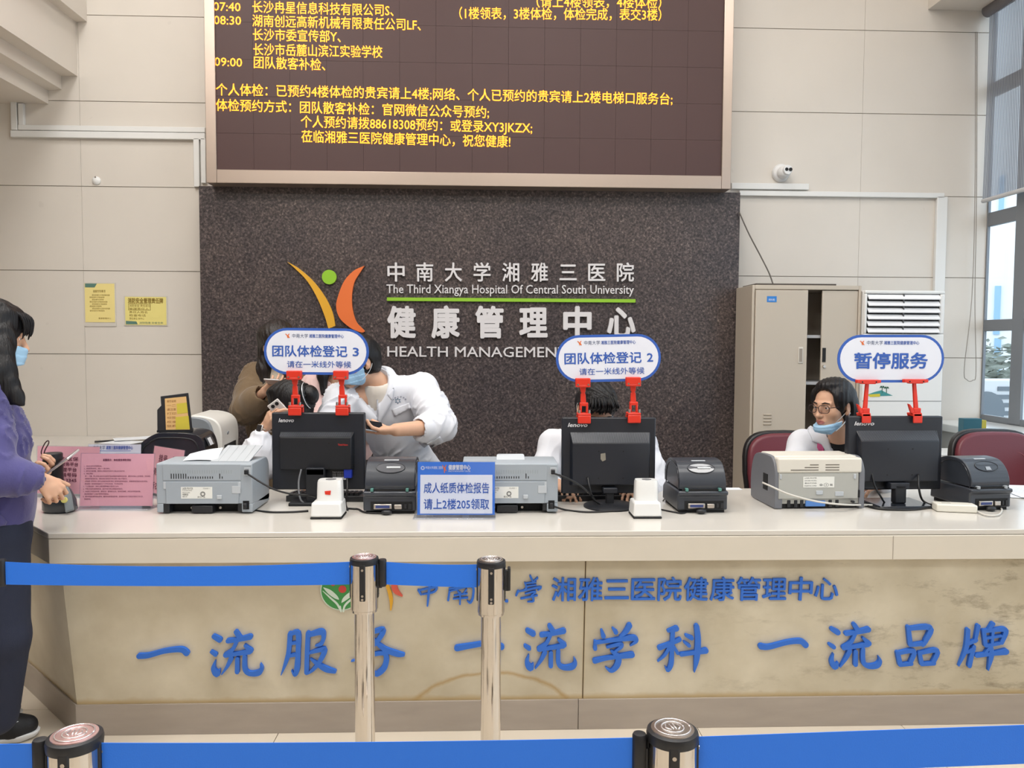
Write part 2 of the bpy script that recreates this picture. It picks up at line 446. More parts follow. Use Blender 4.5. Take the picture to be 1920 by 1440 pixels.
# back wall of large stone panels with open joints
wb = MB(); wb.b2((-7, WALLY+0.006, 0), (WX+0.01, WALLY+0.2, CEIL), 1)
xs = [-7, -5.0, -3.99, -2.865, -1.75, -0.62, 0.52, 1.65, 2.78, WX+0.01]
zs = [0, 0.1875]+[0.785+0.5975*k for k in range(-0, 8)]
zs = [z for z in zs if z < CEIL]+[CEIL]
for i in range(len(xs)-1):
    for j in range(len(zs)-1):
        wb.b2((xs[i]+0.001, WALLY, zs[j]+0.0026), (xs[i+1]-0.0008, WALLY+0.02, zs[j+1]-0.0026))
struct(wb.build('wall_back', [M_wall, M_groove]))
struct(box('wall_left', (-7.2, -6.2, 0), (-7, 6.0, CEIL), M_plaster))
wr = MB(); wr.b2((-7, -6.4, 0), (3.9, -6.2, CEIL))
wr = wr.build('wall_rear', M_plaster); struct(wr)
for k, x in enumerate((-5.0, -1.7, 1.7)):  # unseen dark door panels, added to give the chrome posts dark reflection bands
    d = MB(); d.b2((x-1.2, -6.2, 0), (x+1.2, -6.12, 3.0)); struct(d.build('door_%d' % (k+1), mat('reflection_panel_brown', (70, 48, 36), 0.35)))
for k, y in enumerate((-3.6, -0.4, 2.6)):  # same added dark panels on the unseen left wall, for the chrome reflections
    struct(MB().b2((-7, y-0.9, 0), (-6.93, y+0.9, 2.9)).build('door_%d' % (k+4), MATS['reflection_panel_brown']))
# mezzanine edge, stepped in profile, running out from the back wall
pr = [PY(x, y, WALLY) for x, y in ((165, 41), (143, 42), (145, 143), (115, 143), (115, 168), (91, 170), (91, 195), (60, 192))]
pf = [(-2.80, CEIL), (-2.80, pr[0].z), (-2.875, pr[1].z), (-2.875, pr[2].z), (-2.985, pr[3].z), (-2.985, pr[4].z), (-3.08, pr[5].z), (-3.08, pr[6].z), (-6.99, pr[7].z), (-6.99, CEIL)]
struct(MB().prism([(x, WALLY-0.001, z) for x, z in pf], (0, -5.2, 0)).build('mezzanine_ceiling', M_plaster))
p = PY(1740, 18, WALLY)
struct(MB().b2((p.x, 0.6, p.z), (WX-0.001, WALLY-0.001, CEIL)).build('soffit_ceiling', M_plaster))

# window wall on the right
M_alu = mat('grey_window_frame', (128, 132, 138), 0.4, 0.3)
ys = [5.80, WX/(ray(1904, 500).x/ray(1904, 500).y)-0.06, 4.35, 3.18, 2.0, 0.82, -0.36, -1.54, -2.7]
struct(MB().b2((WX, -6.2, 0), (WX+0.12, -2.7, CEIL)).b2((WX, -2.7, 4.3), (WX+0.12, 5.8, CEIL)).b2((WX, -2.7, 0), (WX+0.12, 5.8, 0.88)).build('wall_right', M_plaster))
win = MB()
for i, y in enumerate(ys):
    w = 0.06 if i else 0.012
    win.b2((WX-0.012, y-w, 0.92), (WX+0.012, y+(w if i else 0), 4.3))
for z, h in ((0.93, 0.03), (1.625, 0.042), (2.41, 0.05), (3.36, 0.05), (4.27, 0.05)):
    win.b2((WX-0.008, -2.7, z-h), (WX+0.03, 5.8, z+h))
w1 = struct(win.build('window_1', M_alu, bevel=0.004))
gl = MB()
for a, b_ in zip(ys[:-1], ys[1:]):
    gl.b2((WX-0.002, b_, 0.95), (WX+0.002, a, 4.25))
g = gl.build('window_glass', M_glass, w1); g['kind'] = 'structure'
pl = bpy.data.lights.new('window_portal', 'AREA'); pl.shape = 'RECTANGLE'; pl.size = 3.4; pl.size_y = 8.4; pl.cycles.is_portal = True
po = bpy.data.objects.new('window_portal', pl); COL.objects.link(po); po.location = (WX+0.14, 1.55, 2.6); po.rotation_euler = (0, math.radians(90), 0)
struct(MB().b2((3.30, 2.2, 0.86), (WX-0.014, 5.799, 0.915)).b2((3.36, 2.2, 0), (WX-0.014, 5.799, 0.86)).build('window_sill', mat('sill_stone', (226, 226, 222), 0.14), bevel=0.006))

# outside
t = thing('building', 'white building with pale blue window strips seen through the tall side window', 'building', (15.0, 18.0, -0.5))
M_bw = mat('white_render', (238, 240, 242), 0.8, var=0.03); M_bg = mat('pale_blue_glazing', (150, 190, 218), 0.2)
ang = math.radians(-28)
Rm = Matrix.Rotation(ang, 4, 'Z')
bw = MB().b2((-9, 0, 0), (14, 6, 16)).xform(Rm).build('wall', M_bw, t)
bo = Vector((15.0, 18.0, -0.5)); bn = Rm @ Vector((0, -1, 0))
for x0, y0, x1, y1 in ((1872, 330, 1884, 396), (1862, 536, 1877, 627), (1862, 634, 1877, 705)):
    p_, q_ = [(Rm.inverted() @ (PP(x, y, bo, bn)-bo)) for x, y in ((x0, y1), (x1, y0))]
    for k in range(-7, 14):
        dx_ = k*0.95
        MB().b2((p_.x+dx_, -0.05, p_.z), (q_.x+dx_, 0.1, q_.z)).xform(Rm).build('window', M_bg, t)
struct(box('ground', (3.9, -8, -0.7), (40, 40, -0.5), mat('paving_grey', (168, 168, 164), 0.8)))
def leafy(name, label, cat, loc, r, n, cols, group=None, stem=0.5):
    t = thing(name, label, cat, loc, group=group); rnd = random.Random(int(loc[0]*100)); mb = MB()
    for i in range(n):
        v = Vector((rnd.gauss(0, 1), rnd.gauss(0, 1), rnd.gauss(0, 1))).normalized()*(rnd.random()**0.4)
        c = Vector((v.x*r[0], v.y*r[1], v.z*r[2]+stem+r[2])); q = Vector((rnd.gauss(0, 1), rnd.gauss(0, 1), rnd.gauss(0, 1))).to_track_quat('Z', 'Y').to_matrix()
        s = 0.035+rnd.random()*0.03
        mb.add([c+q @ Vector(p) for p in ((-s*2, 0, 0), (0, -s*.7, .01), (s*2, 0, 0), (0, s*.7, .01))], [(0, 1, 2, 3)])
    mb.build('foliage', mat(name+'_leaf', cols, 0.6, var=0.35, vscale=9), t, fix=False)
    tr = MB()
    for k in range(7):
        a = k*0.9; tr.tube([(0, 0, -0.0), (math.cos(a)*r[0]*.25, math.sin(a)*r[1]*.25, stem+r[2]*.6), (math.cos(a)*r[0]*.6, math.sin(a)*r[1]*.6, stem+r[2]*1.5)], [0.03, 0.018, 0.006], 6)
    tr.build('stem', mat('bark', (96, 84, 70), 0.9), t, smooth=True)
leafy('shrub', 'grey green shrub growing behind the outdoor air unit', 'shrub', (ray(1876, 650).x/ray(1876, 650).y*11.4, 11.4, -0.5), (1.1, 1.1, 0.8), 1500, (138, 146, 136), stem=0.5)
p = PZ(1874, 786, 0.55)
t = thing('outdoor_unit', 'white outdoor air conditioning unit with dark slots beyond the window', 'air conditioner', (ray(1872, 740).x/ray(1872, 740).y*8.15, 8.15, -0.5))
oc = MB().b2((-0.42, -0.16, 0.98), (0.42, 0.16, 1.62)).build('casing', mat('unit_white', (226, 230, 234), 0.4), t, bevel=0.015)
MB().b2((-0.5, -0.24, 0), (0.5, 0.24, 0.98)).build('plinth', mat('concrete', (170, 170, 168), 0.8), t)
for k in range(6):
    MB().b2((-0.12, -0.172, 1.08+k*0.085), (0.10, -0.155, 1.125+k*0.085)).build('vent_slot', mat('slot_grey', (110, 122, 132), 0.5), t)
MB().lathe([(0.19, 0), (0.2, 0.012), (0.16, 0.016), (0.02, 0.012)], 24).xform(Matrix.Translation((-0.24, -0.16, 1.3)) @ Matrix.Rotation(math.pi/2, 4, 'X')).build('fan_grille', mat('slot_grey', (110, 122, 132), 0.5), t, smooth=40)

# striped roller blind
t = thing('roller_blind', 'grey striped roller blind half lowered over the tall side window', 'blind', (3.66, 5.0, 2.5))
def blind_mat():
    m = bpy.data.materials.new('striped_blind'); m.use_nodes = True; nt = m.node_tree; N = nt.nodes; L = nt.links; N.remove(N['Principled BSDF'])
    tc = N.new('ShaderNodeTexCoord'); sx = N.new('ShaderNodeSeparateXYZ'); L.new(tc.outputs['Object'], sx.inputs[0])
    mm = N.new('ShaderNodeMath'); mm.operation = 'MULTIPLY'; mm.inputs[1].default_value = 2*math.pi/0.016; L.new(sx.outputs[1], mm.inputs[0])
    sn = N.new('ShaderNodeMath'); sn.operation = 'SINE'; L.new(mm.outputs[0], sn.inputs[0])
    r = N.new('ShaderNodeValToRGB'); r.color_ramp.elements[0].position = 0.45; r.color_ramp.elements[1].position = 0.6
    mr = N.new('ShaderNodeMath'); mr.operation = 'MULTIPLY_ADD'; mr.inputs[1].default_value = 0.5; mr.inputs[2].default_value = 0.5; L.new(sn.outputs[0], mr.inputs[0]); L.new(mr.outputs[0], r.inputs[0])
    d = N.new('ShaderNodeBsdfDiffuse'); tl = N.new('ShaderNodeBsdfTranslucent'); tr = N.new('ShaderNodeBsdfTransparent')
    mc = N.new('ShaderNodeMix'); mc.data_type = 'RGBA'; mc.inputs[6].default_value = rgb(112, 112, 118); mc.inputs[7].default_value = rgb(188, 190, 194); L.new(r.outputs[0], mc.inputs[0])
    L.new(mc.outputs[2], d.inputs[0]); L.new(mc.outputs[2], tl.inputs[0])
    a = N.new('ShaderNodeMixShader'); a.inputs[0].default_value = 0.4; L.new(d.outputs[0], a.inputs[1]); L.new(tl.outputs[0], a.inputs[2])
    b = N.new('ShaderNodeMixShader'); ma = N.new('ShaderNodeMath'); ma.operation = 'MULTIPLY_ADD'; ma.inputs[1].default_value = 0.25; ma.inputs[2].default_value = 0.06; L.new(r.outputs[0], ma.inputs[0]); L.new(ma.outputs[0], b.inputs[0]); L.new(a.outputs[0], b.inputs[1]); L.new(tr.outputs[0], b.inputs[2])
    L.new(b.outputs[0], N['Material Output'].inputs[0]); return m
rows = []
for j in range(9):
    z = 2.545+(3.90-2.545)*j/8
    rows.append([(3.665+0.006*math.sin(y*11+j*.2), y, z) for y in np.linspace(5.74, 4.3, 60)])
MB().sheet(rows).build('fabric', blind_mat(), t, world=True, fix=False)
MB().tube([(3.665, 5.73, 2.535), (3.665, 4.3, 2.535)], 0.016, 10).build('bottom_bar', mat('pale_bar', (196, 196, 198), 0.4), t, world=True, smooth=40)
MB().tube([(3.668, 5.76, 3.91), (3.668, 4.3, 3.91)], 0.045, 18).build('roller_tube', mat('blind_roll', (118, 116, 120), 0.7), t, world=True, smooth=40)
cable('pull_cord', [PY(1829, 60, 5.76), PY(1828, 370, 5.755), PY(1822, 560, 5.755), PY(1808, 690, 5.755), PY(1813, 712, 5.755), PY(1824, 713, 5.755), PY(1830, 695, 5.755), PY(1828, 560, 5.755), PY(1831, 370, 5.755), PY(1832, 60, 5.76)], 0.0028, mat('cord_grey', (150, 142, 132), 0.6), t)

# dark granite feature wall under the display board
struct(box('granite_wall', (-1.97, 5.6, 0), (1.82, WALLY-0.001, 2.552), M_granite, bevel=0.002))
# ------------------------------------------------------------------ LED display board
LEDY = 5.47
a, b_ = PY(382, 0, LEDY), PY(1379, 0, LEDY); lo = PY(387, 345, LEDY); ro = PY(1370, 352, LEDY)
LX0, LX1, LZ0 = lo.x, ro.x, (lo.z+ro.z)/2
li = PY(406, 318, LEDY); ri = PY(1353, 329, LEDY); IX0, IX1, IZ0 = li.x, ri.x, (li.z+ri.z)/2
t = thing('display_board', 'large LED display board with glowing amber Chinese text above the granite wall', 'display board', ((LX0+LX1)/2, LEDY, LZ0))
TOP = 4.95
MB().b2((LX0, LEDY, LZ0), (IX0, WALLY-0.002, TOP)).b2((IX1, LEDY, LZ0), (LX1, WALLY-0.002, TOP)).b2((IX0, LEDY, LZ0), (IX1, WALLY-0.002, IZ0)).b2((IX0, LEDY, TOP-0.1), (IX1, WALLY-0.002, TOP)).build('frame', M_champ, t, world=True, bevel=0.003)
SCY = LEDY+0.015
sc = MB(); nx, nz = 14, 9; dx = (IX1-IX0)/nx; dz = (TOP-0.1-IZ0)/nz
for i in range(nx):
    for j in range(nz):
        sc.b2((IX0+i*dx+0.0006, SCY, IZ0+j*dz+0.0006), (IX0+(i+1)*dx-0.0006, SCY+0.03, IZ0+(j+1)*dz-0.0006))
sc.build('screen', mat('led_mask', (70, 45, 43), 0.55, var=0.1, vscale=1.5), t, world=True)
M_led = mat('amber_led', (255, 160, 34), 0.5, emit=1.7)
LINES = [('（请上4楼领表，4楼体检）', (1006, 3), (1240, 5)), ('07:40', (400, 11.5), (451, 13)), ('长沙冉星信息科技有限公司S、', (473, 13), (738, 20)),
 ('（1楼领表，3楼体检，体检完成，表交3楼）', (861, 25), (1240, 28)), ('08:30', (401, 37), (452, 38.5)), ('湖南创远高新机械有限责任公司LF、', (473, 39), (789, 47)),
 ('长沙市委宣传部Y、', (474, 65), (639, 69)), ('长沙市岳麓山滨江实验学校', (475, 93), (717, 98)), ('09:00', (402, 115), (454, 117)), ('团队散客补检、', (476, 117), (610, 122)),
 ('个人体检：已预约4楼体检的贵宾请上4楼;网络、个人已预约的贵宾请上2楼电梯口服务台;', (405, 168), (1261, 186)),
 ('体检预约方式：团队散客补检：官网微信公众号预约;', (405, 197), (917, 211)), ('个人预约请拨88618308预约：或登录XY3JKZX;', (564, 228), (998, 240)),
 ('莅临湘雅三医院健康管理中心，祝您健康!', (565, 256), (957, 266))]
for s, l, r in LINES:
    h = 20 if s[0].isdigit() else 21.5
    ptext(t, 'text_line', s, l, r, h, SCY-0.001, M_led, 0, 0.008)

# ------------------------------------------------------------------ raised lettering on the granite
GY = 5.6
def on_granite(u, v): return PY(500+u/2.667, 470+v/2.667, GY-0.0005)
t = thing('wall_sign', 'pale raised hospital lettering and leaping figure emblem on the dark granite', 'sign', tuple(PY(900, 600, GY)))
def flatshape(parent, name, pts, m, f, depth=0.02, smoothn=6, closed=True):
    C = catmull(pts+[pts[0]], smoothn)[:-1] if smoothn else [np.array(p, float) for p in pts]
    q = [f(c[0], c[1]) for c in C]
    return MB().prism(q, (0, -depth, 0)).build(name, m, parent, world=True)
M_yel = mat('emblem_yellow', (220, 164, 44), 0.5); M_org = mat('emblem_orange', (224, 112, 52), 0.5); M_grn = mat('emblem_green', (140, 190, 42), 0.5)
flatshape(t, 'emblem_stroke', [(106, 57), (160, 88), (230, 148), (290, 225), (330, 305), (346, 385), (352, 470), (350, 540), (335, 470), (310, 385), (290, 320), (253, 232), (205, 152), (150, 95)], M_yel, on_granite)
flatshape(t, 'emblem_crescent', [(491, 77), (440, 100), (392, 150), (362, 220), (350, 280), (368, 338), (418, 384), (470, 408), (489, 406), (487, 396), (452, 358), (433, 300), (428, 230), (440, 160), (468, 112)], M_org, on_granite)
c = on_granite(315, 133); r = (on_granite(351, 133)-c).length
MB().cyl(c, c+Vector((0, -0.02, 0)), r, n=40).build('emblem_dot', M_grn, t, world=True, smooth=40)
def gpx(u, v): return (500+u/2.667, 470+v/2.667)
pchars(t, 'letter', '中南大学湘雅三医院', gpx(648, 110), gpx(1792, 111), 33, GY, M_letter, 0.02, 0.014, 32)
ptext(t, 'english_line', 'The Third Xiangya Hospital Of Central South University', gpx(600, 190), gpx(1835, 194), 20.5, GY, M_letter, 0.012, 0.006)
a, b_ = on_granite(603, 243), on_granite(1842, 245)
MB().b2((a.x, GY-0.02, a.z-0.012), (b_.x, GY, a.z+0.012)).build('green_rule', M_grn, t, world=True)
pchars(t, 'letter', '健康管理中心', gpx(676, 361), gpx(1771, 363), 54, GY, M_letter, 0.025, 0.036, 53)
ptext(t, 'english_line', 'HEALTH MANAGEMENT CENTER', gpx(604, 503), gpx(1835, 508), 24, GY, M_letter, 0.012, 0.006, fitbox=False)

# ------------------------------------------------------------------ small fittings of the back wall
def trunk(x0, y0, x1, y1, label, y=WALLY, dpt=0.03):
    a, b_ = PY(x0, y0, y-dpt), PY(x1, y1, y-dpt)
    if x1-x0 > 60: b_.z = PY(x0, y1, y-dpt).z
    o = MB().b2((min(a.x, b_.x), y-dpt, min(a.z, b_.z)), (max(a.x, b_.x), y-0.0005, max(a.z, b_.z))).build('cable_trunking', M_trunk, bevel=0.003)
    setp(o, label, 'cable trunking', 'white cable trunking on the back wall')
trunk(19, 190, 32, 243.5, 'outer upright piece of white trunking under the stepped ceiling edge')
trunk(33, 193, 44, 234, 'inner upright piece of white trunking under the stepped ceiling edge')
trunk(33, 233.5, 384, 243.3, 'upper of two long level white trunkings beside the display board')
trunk(19, 244, 384, 256.5, 'lower of two long level white trunkings beside the display board')
trunk(362, 259, 374, 350, 'outer short upright white trunking at the display board corner')
trunk(375.5, 259, 386, 343, 'inner short upright white trunking touching the display board corner')
trunk(1372, 342.5, 1517, 354, 'short level white trunking directly under the dome camera')
trunk(1387, 357, 1771, 366.5, 'long level white trunking running from the granite wall past the camera')
trunk(1758, 368.5, 1771, 560, 'upright white trunking dropping behind the floor standing air conditioner')
t = thing('security_camera', 'white dome security camera on the wall above the metal cabinet', 'camera', tuple(PY(1463, 325, WALLY)))
R2 = Matrix.Rotation(math.pi/2, 4, 'X')
MB().lathe([(0.064, 0), (0.066, 0.012), (0.058, 0.03), (0.05, 0.034)], 32).xform(R2).build('mount', M_white, t, smooth=40)
MB().ball((0.006, -0.055, -0.004), 0.048, 24, 16).build('dome', M_white, t, smooth=True)
MB().cyl((0.014, -0.09, 0.004), (0.017, -0.108, 0.004), 0.036, 0.034, 24).build('lens_plate', M_white, t, bevel=0.003)
for x in (0.004, 0.034):
    MB().cyl((x, -0.10, 0.006), (x+0.001, -0.112, 0.006), 0.0125, n=18).build('lens', M_dark, t, smooth=40)
t = thing('wall_plug', 'small round white plug on the stone wall below the long trunking', 'plug', tuple(PY(181, 339, WALLY)))
MB().lathe([(0.03, 0), (0.03, 0.006), (0.02, 0.016), (0.008, 0.02)], 24).xform(R2).build('cap', M_trunk, t, smooth=40)
MB().cyl((0, -0.012, 0.02), (0, -0.02, 0.026), 0.005, n=10).build('pin', M_groove, t)
def notice(name, x0, y0, x1, y1, label, col, lines, title):
    a, b_ = PY(x0, y1, WALLY), PY(x1, y0, WALLY); w, h = b_.x-a.x, b_.z-a.z
    t = thing(name, label, 'notice', (a.x, WALLY-0.001, a.z))
    MB().b2((-0.008, -0.004, -0.03 if h > w else -0.006), (w+0.008, -0.0005, h+0.006)).build('holder', mat('holder_grey', (206, 200, 190), 0.25), t)
    MB().b2((0, -0.006, 0), (w, -0.004, h)).build('sheet', col, t)
    return t, w, h
M_nink = mat('notice_ink', (142, 118, 50), 0.8); M_ngrn = mat('notice_green', (88, 124, 112), 0.7)
X1, UPZ = Vector((1, 0, 0)), Vector((0, 0, 1))
t, w, h = notice('wall_notice', 161, 532, 215, 604, 'upright yellow notice sheet in a clear holder on the stone wall', mat('yellow_sheet', (234, 216, 142), 0.5), 0, '')
text(t, 'heading', '温馨告知事项', (w*0.28, -0.0068, h*0.80), X1, UPZ, w*0.42, 0.018, M_nink, world=False)
for k in range(8):
    text(t, 'text_line', '请您自觉遵守大厅秩序保持安静'[0:14-(k % 3)], (w*(0.16 if k % 2 else 0.24), -0.0068, h*(0.70-0.058*k)), X1, UPZ, w*(0.6-0.1*(k % 3)), 0.011, M_nink, world=False)
text(t, 'text_line', '健康管理中心', (w*0.45, -0.0068, h*0.10), X1, UPZ, w*0.42, 0.011, M_nink, world=False)
MB().prism([(0.004, -0.0065, h), (w*0.42, -0.0065, h), (w*0.34, -0.0065, h*0.9), (0.004, -0.0065, h*0.9)], (0, -0.0006, 0)).build('corner_band', M_ngrn, t)
t, w, h = notice('wall_notice', 236, 557, 312, 609, 'wide yellow fire safety notice with bold heading on the stone wall', mat('yellow_green_sheet', (230, 216, 134), 0.45), 0, '')
text(t, 'heading', '消防安全管理责任牌', (w*0.07, -0.0068, h*0.86), X1, UPZ, w*0.86, 0.035, M_nink, bold=0.03, world=False)
for k in range(5):
    text(t, 'text_line', ('消防安全 责任部位', '管理责任人', '责任人姓名', '检查电话', '责任单位 本中心')[k], (w*0.1, -0.0068, h*(0.68-0.115*k)), X1, UPZ, w*(0.52-0.04*k), 0.016, M_nink, world=False)
MB().b2((w*0.08, -0.0066, h*0.52), (w*0.62, -0.0062, h*0.535)).b2((w*0.08, -0.0066, h*0.74), (w*0.62, -0.0062, h*0.755)).b2((w*0.08, -0.0066, h*0.52), (w*0.09, -0.0062, h*0.755)).b2((w*0.61, -0.0066, h*0.52), (w*0.62, -0.0062, h*0.755)).build('ruled_box', M_nink, t)
MB().prism([(0.004, -0.0065, 0.004), (w*0.3, -0.0065, 0.004), (w*0.27, -0.0065, h*0.12), (0.004, -0.0065, h*0.14)], (0, -0.0006, 0)).build('corner_band', M_ngrn, t)
text(t, 'text_line', '消除隐患 珍爱生命', (w*0.34, -0.0068, h*0.07), X1, UPZ, w*0.58, 0.014, M_ngrn, world=False)
# ------------------------------------------------------------------ reception counter
CT = 0.79
A = PZ(90, 1000, CT); FY = A.y
topo = [(A.x, FY), (A.x-2.62, FY+2.62), (A.x-2.62, WALLY-0.002), (-2.0, WALLY-0.002), (-2.0, 5.5), (-1.62, 5.0), (-1.62, 4.85), (-1.36, 4.78), (-1.36, 3.70), (3.0, 3.70), (3.0, FY+0.01)]
t = thing('reception_counter', 'long cream and tan stone reception counter with raised blue Chinese lettering', 'counter', (0, FY, 0))
APZ = CT-0.112
MB().prism([(x, y, CT-0.02) for x, y in topo], (0, 0, 0.02)).build('worktop', M_counter, t, world=True, bevel=0.003)
apo = [(A.x+0.0008, FY+0.0015), (A.x-2.6185, FY+2.6205), (A.x-2.60, FY+2.66), (A.x+0.03, FY+0.035), (2.999, FY+0.035), (2.999, FY+0.0015)]
MB().prism([(x, y, APZ) for x, y in apo], (0, 0, CT-0.021-APZ)).build('apron', mat('tan_apron_stone', (212, 204, 190), 0.25, var=0.05, vscale=6, spec=0.45), t, world=True, bevel=0.002)
jx = PZ(1667, 990, CT).x
MB().b2((jx-0.0008, FY+0.0005, APZ+0.002), (jx+0.0008, FY+0.01, CT-0.022)).build('joint', M_groove, t, world=True)
def inset(d):
    o = d*math.tan(math.radians(22.5))
    return (A.x+o, FY+d), (A.x-2.62-d*0.0, FY+2.62+d*1.414)
FT, FB = 0.045, 0.095         # the front leans back towards the kick
pt, pb = inset(FT), inset(FB); KZ = 0.118
def leaf(i, zs, thick, name, m):
    pass
xr = 2.95
fr = MB()
jX = 0.385
for x0, x1 in ((None, jX-0.0015), (jX+0.0015, xr)):
    t0 = pt[0][0] if x0 is None else x0; b0 = pb[0][0] if x0 is None else x0
    fr.add([(b0, FY+FB, KZ), (x1, FY+FB, KZ), (x1, FY+FT, APZ), (t0, FY+FT, APZ), (b0, FY+FB+0.03, KZ), (x1, FY+FB+0.03, KZ), (x1, FY+FT+0.03, APZ), (t0, FY+FT+0.03, APZ)],
           [(0, 1, 2, 3), (5, 4, 7, 6), (1, 5, 6, 2), (0, 3, 7, 4), (3, 2, 6, 7), (0, 4, 5, 1)])
fr.build('front_panel', M_front, t, world=True)
sd = MB()
sd.add([(pb[0][0]-0.001, FY+FB, KZ), (pb[1][0], pb[1][1], KZ), (pt[1][0], pt[1][1], APZ), (pt[0][0]-0.001, FY+FT, APZ),
        (pb[0][0]+0.03, FY+FB+0.03, KZ), (pb[1][0]+0.03, pb[1][1]+0.03, KZ), (pt[1][0]+0.03, pt[1][1]+0.03, APZ), (pt[0][0]+0.03, FY+FT+0.03, APZ)],
       [(1, 0, 3, 2), (4, 5, 6, 7), (2, 3, 7, 6), (0, 4, 7, 3), (1, 2, 6, 5), (0, 1, 5, 4)])
sd.build('side_panel', M_front, t, world=True)
kb = MB(); k0, k1 = inset(FB-0.006)
for x0, x1 in ((k0[0], 0.367), (0.369, xr)):
    kb.b2((x0, FY+FB-0.006, 0.0), (x1, FY+FB+0.024, KZ))
kb.prism([(k0[0]-0.0005, k0[1], 0), (k1[0], k1[1], 0), (k1[0]+0.03, k1[1]+0.03, 0), (k0[0]+0.03, k0[1]+0.03, 0)], (0, 0, KZ))
kb.build('kick_plate', M_skirt, t, world=True, bevel=0.0015)
MB().prism([(x, y, 0.0) for x, y in ((A.x+0.2, FY+0.2), (A.x-2.3, FY+2.7), (-2.3, 5.75), (-2.2, 5.3), (-1.75, 4.95), (-1.75, 3.2), (2.9, 3.2), (2.9, FY+0.2))], (0, 0, APZ-0.001)).build('carcass', mat('carcass', (150, 140, 124), 0.7), t, world=True)
# raised blue lettering on the leaning front
nrm = Vector((0, -(APZ-KZ), -(FB-FT))).normalized()
O3 = Vector((0, FY+FT-0.0005, APZ))
def fr8(u, v): return PP(220+u/3.31, 1140+v/3.31, O3, nrm)
def fz(reg, s):
    return lambda u, v: PP(reg[0]+u/s, reg[1]+v/s, O3, nrm)
z2, z3, z4 = fz((560, 1000), 3.272), fz((1080, 1000), 3.273), fz((1500, 960), 3.0)
def fr8o(dx, dy): return lambda u, v: PP(220+dx+u/3.31, 1140+dy+v/3.31, O3, nrm)
LIU = [[(605, 170, 28), (640, 190, 34)], [(590, 265, 20), (615, 281, 26)], [(612, 322, 8), (602, 368, 28), (624, 400, 40), (640, 375, 8)], [(742, 142, 28), (768, 182, 30)],
       [(692, 197, 28), (760, 188, 26), (828, 172, 34)], [(746, 200, 22), (720, 250, 24), (678, 284, 32)], [(678, 284, 30), (760, 275, 24), (825, 262, 34)], [(798, 226, 18), (832, 258, 32)],
       [(712, 305, 30), (690, 350, 22), (654, 402, 8)], [(750, 308, 26), (749, 388, 28)], [(795, 293, 26), (797, 370, 28), (826, 398, 28), (880, 394, 34), (900, 368, 24), (893, 338, 5)]]
FU = [[(1076, 155, 30), (1068, 260, 28), (1050, 330, 24), (1021, 406, 6)], [(1076, 156, 18), (1125, 150, 32), (1126, 260, 30), (1119, 370, 34), (1105, 408, 18), (1086, 380, 6)], [(1076, 214, 18), (1118, 208, 18)], [(1068, 290, 20), (1118, 281, 20)],
      [(1187, 150, 28), (1182, 260, 28), (1178, 392, 28)], [(1187, 163, 24), (1268, 141, 36), (1284, 172, 26), (1268, 214, 24), (1234, 226, 8)], [(1194, 272, 14), (1286, 250, 34), (1262, 320, 28), (1222, 370, 22), (1188, 398, 10)], [(1203, 308, 8), (1245, 340, 24), (1300, 372, 34), (1352, 386, 22)]]
WU = [[(1570, 130, 30), (1530, 200, 24), (1488, 242, 8)], [(1560, 150, 18), (1650, 130, 34), (1622, 190, 28), (1572, 240, 20), (1508, 266, 8)], [(1580, 178, 18), (1655, 244, 30), (1735, 276, 34), (1776, 282, 22)], [(1540, 292, 22), (1648, 272, 26), (1672, 300, 32), (1658, 362, 36), (1612, 402, 30), (1588, 384, 8)], [(1562, 262, 22), (1530, 302, 18), (1455, 322, 6)]]
YI = [[(142, 291, 32), (200, 287, 30), (300, 260, 28), (400, 250, 32), (436, 272, 36)]]
XUE = [[(155, 590, 16), (166, 625, 28)], [(224, 578, 14), (242, 600, 28)], [(325, 560, 34), (300, 600, 28), (264, 628, 8)], [(115, 658, 18), (115, 700, 26)], [(117, 665, 20), (200, 653, 20), (338, 634, 34), (366, 652, 26), (330, 682, 6)],
       [(190, 690, 16), (268, 672, 26), (272, 690, 22), (230, 722, 10)], [(214, 715, 14), (256, 750, 34), (250, 800, 36), (214, 836, 22), (180, 815, 6)], [(114, 775, 32), (200, 756, 24), (340, 738, 36)]]
KE = [[(563, 592, 18), (612, 578, 34)], [(510, 696, 30), (570, 672, 24), (632, 645, 26)], [(590, 588, 28), (585, 700, 26), (580, 790, 30), (560, 832, 22), (544, 812, 6)], [(570, 690, 22), (540, 740, 18), (499, 778, 6)], [(598, 690, 18), (620, 728, 20)],
      [(672, 620, 18), (706, 636, 26)], [(660, 660, 14), (690, 682, 22)], [(642, 736, 24), (720, 725, 24), (792, 713, 34)], [(736, 565, 32), (744, 650, 36), (736, 760, 34), (721, 842, 6)]]
PIN = [[(602, 643, 24), (612, 735, 26)], [(602, 650, 22), (724, 645, 30), (700, 715, 26), (682, 745, 14)], [(612, 742, 20), (690, 733, 24)], [(542, 786, 24), (556, 850, 26)], [(546, 787, 20), (632, 776, 26), (612, 842, 22)], [(556, 853, 20), (618, 846, 22)], [(664, 786, 22), (676, 845, 24)], [(666, 786, 20), (763, 773, 26), (738, 842, 24)], [(676, 849, 20), (745, 844, 22)]]
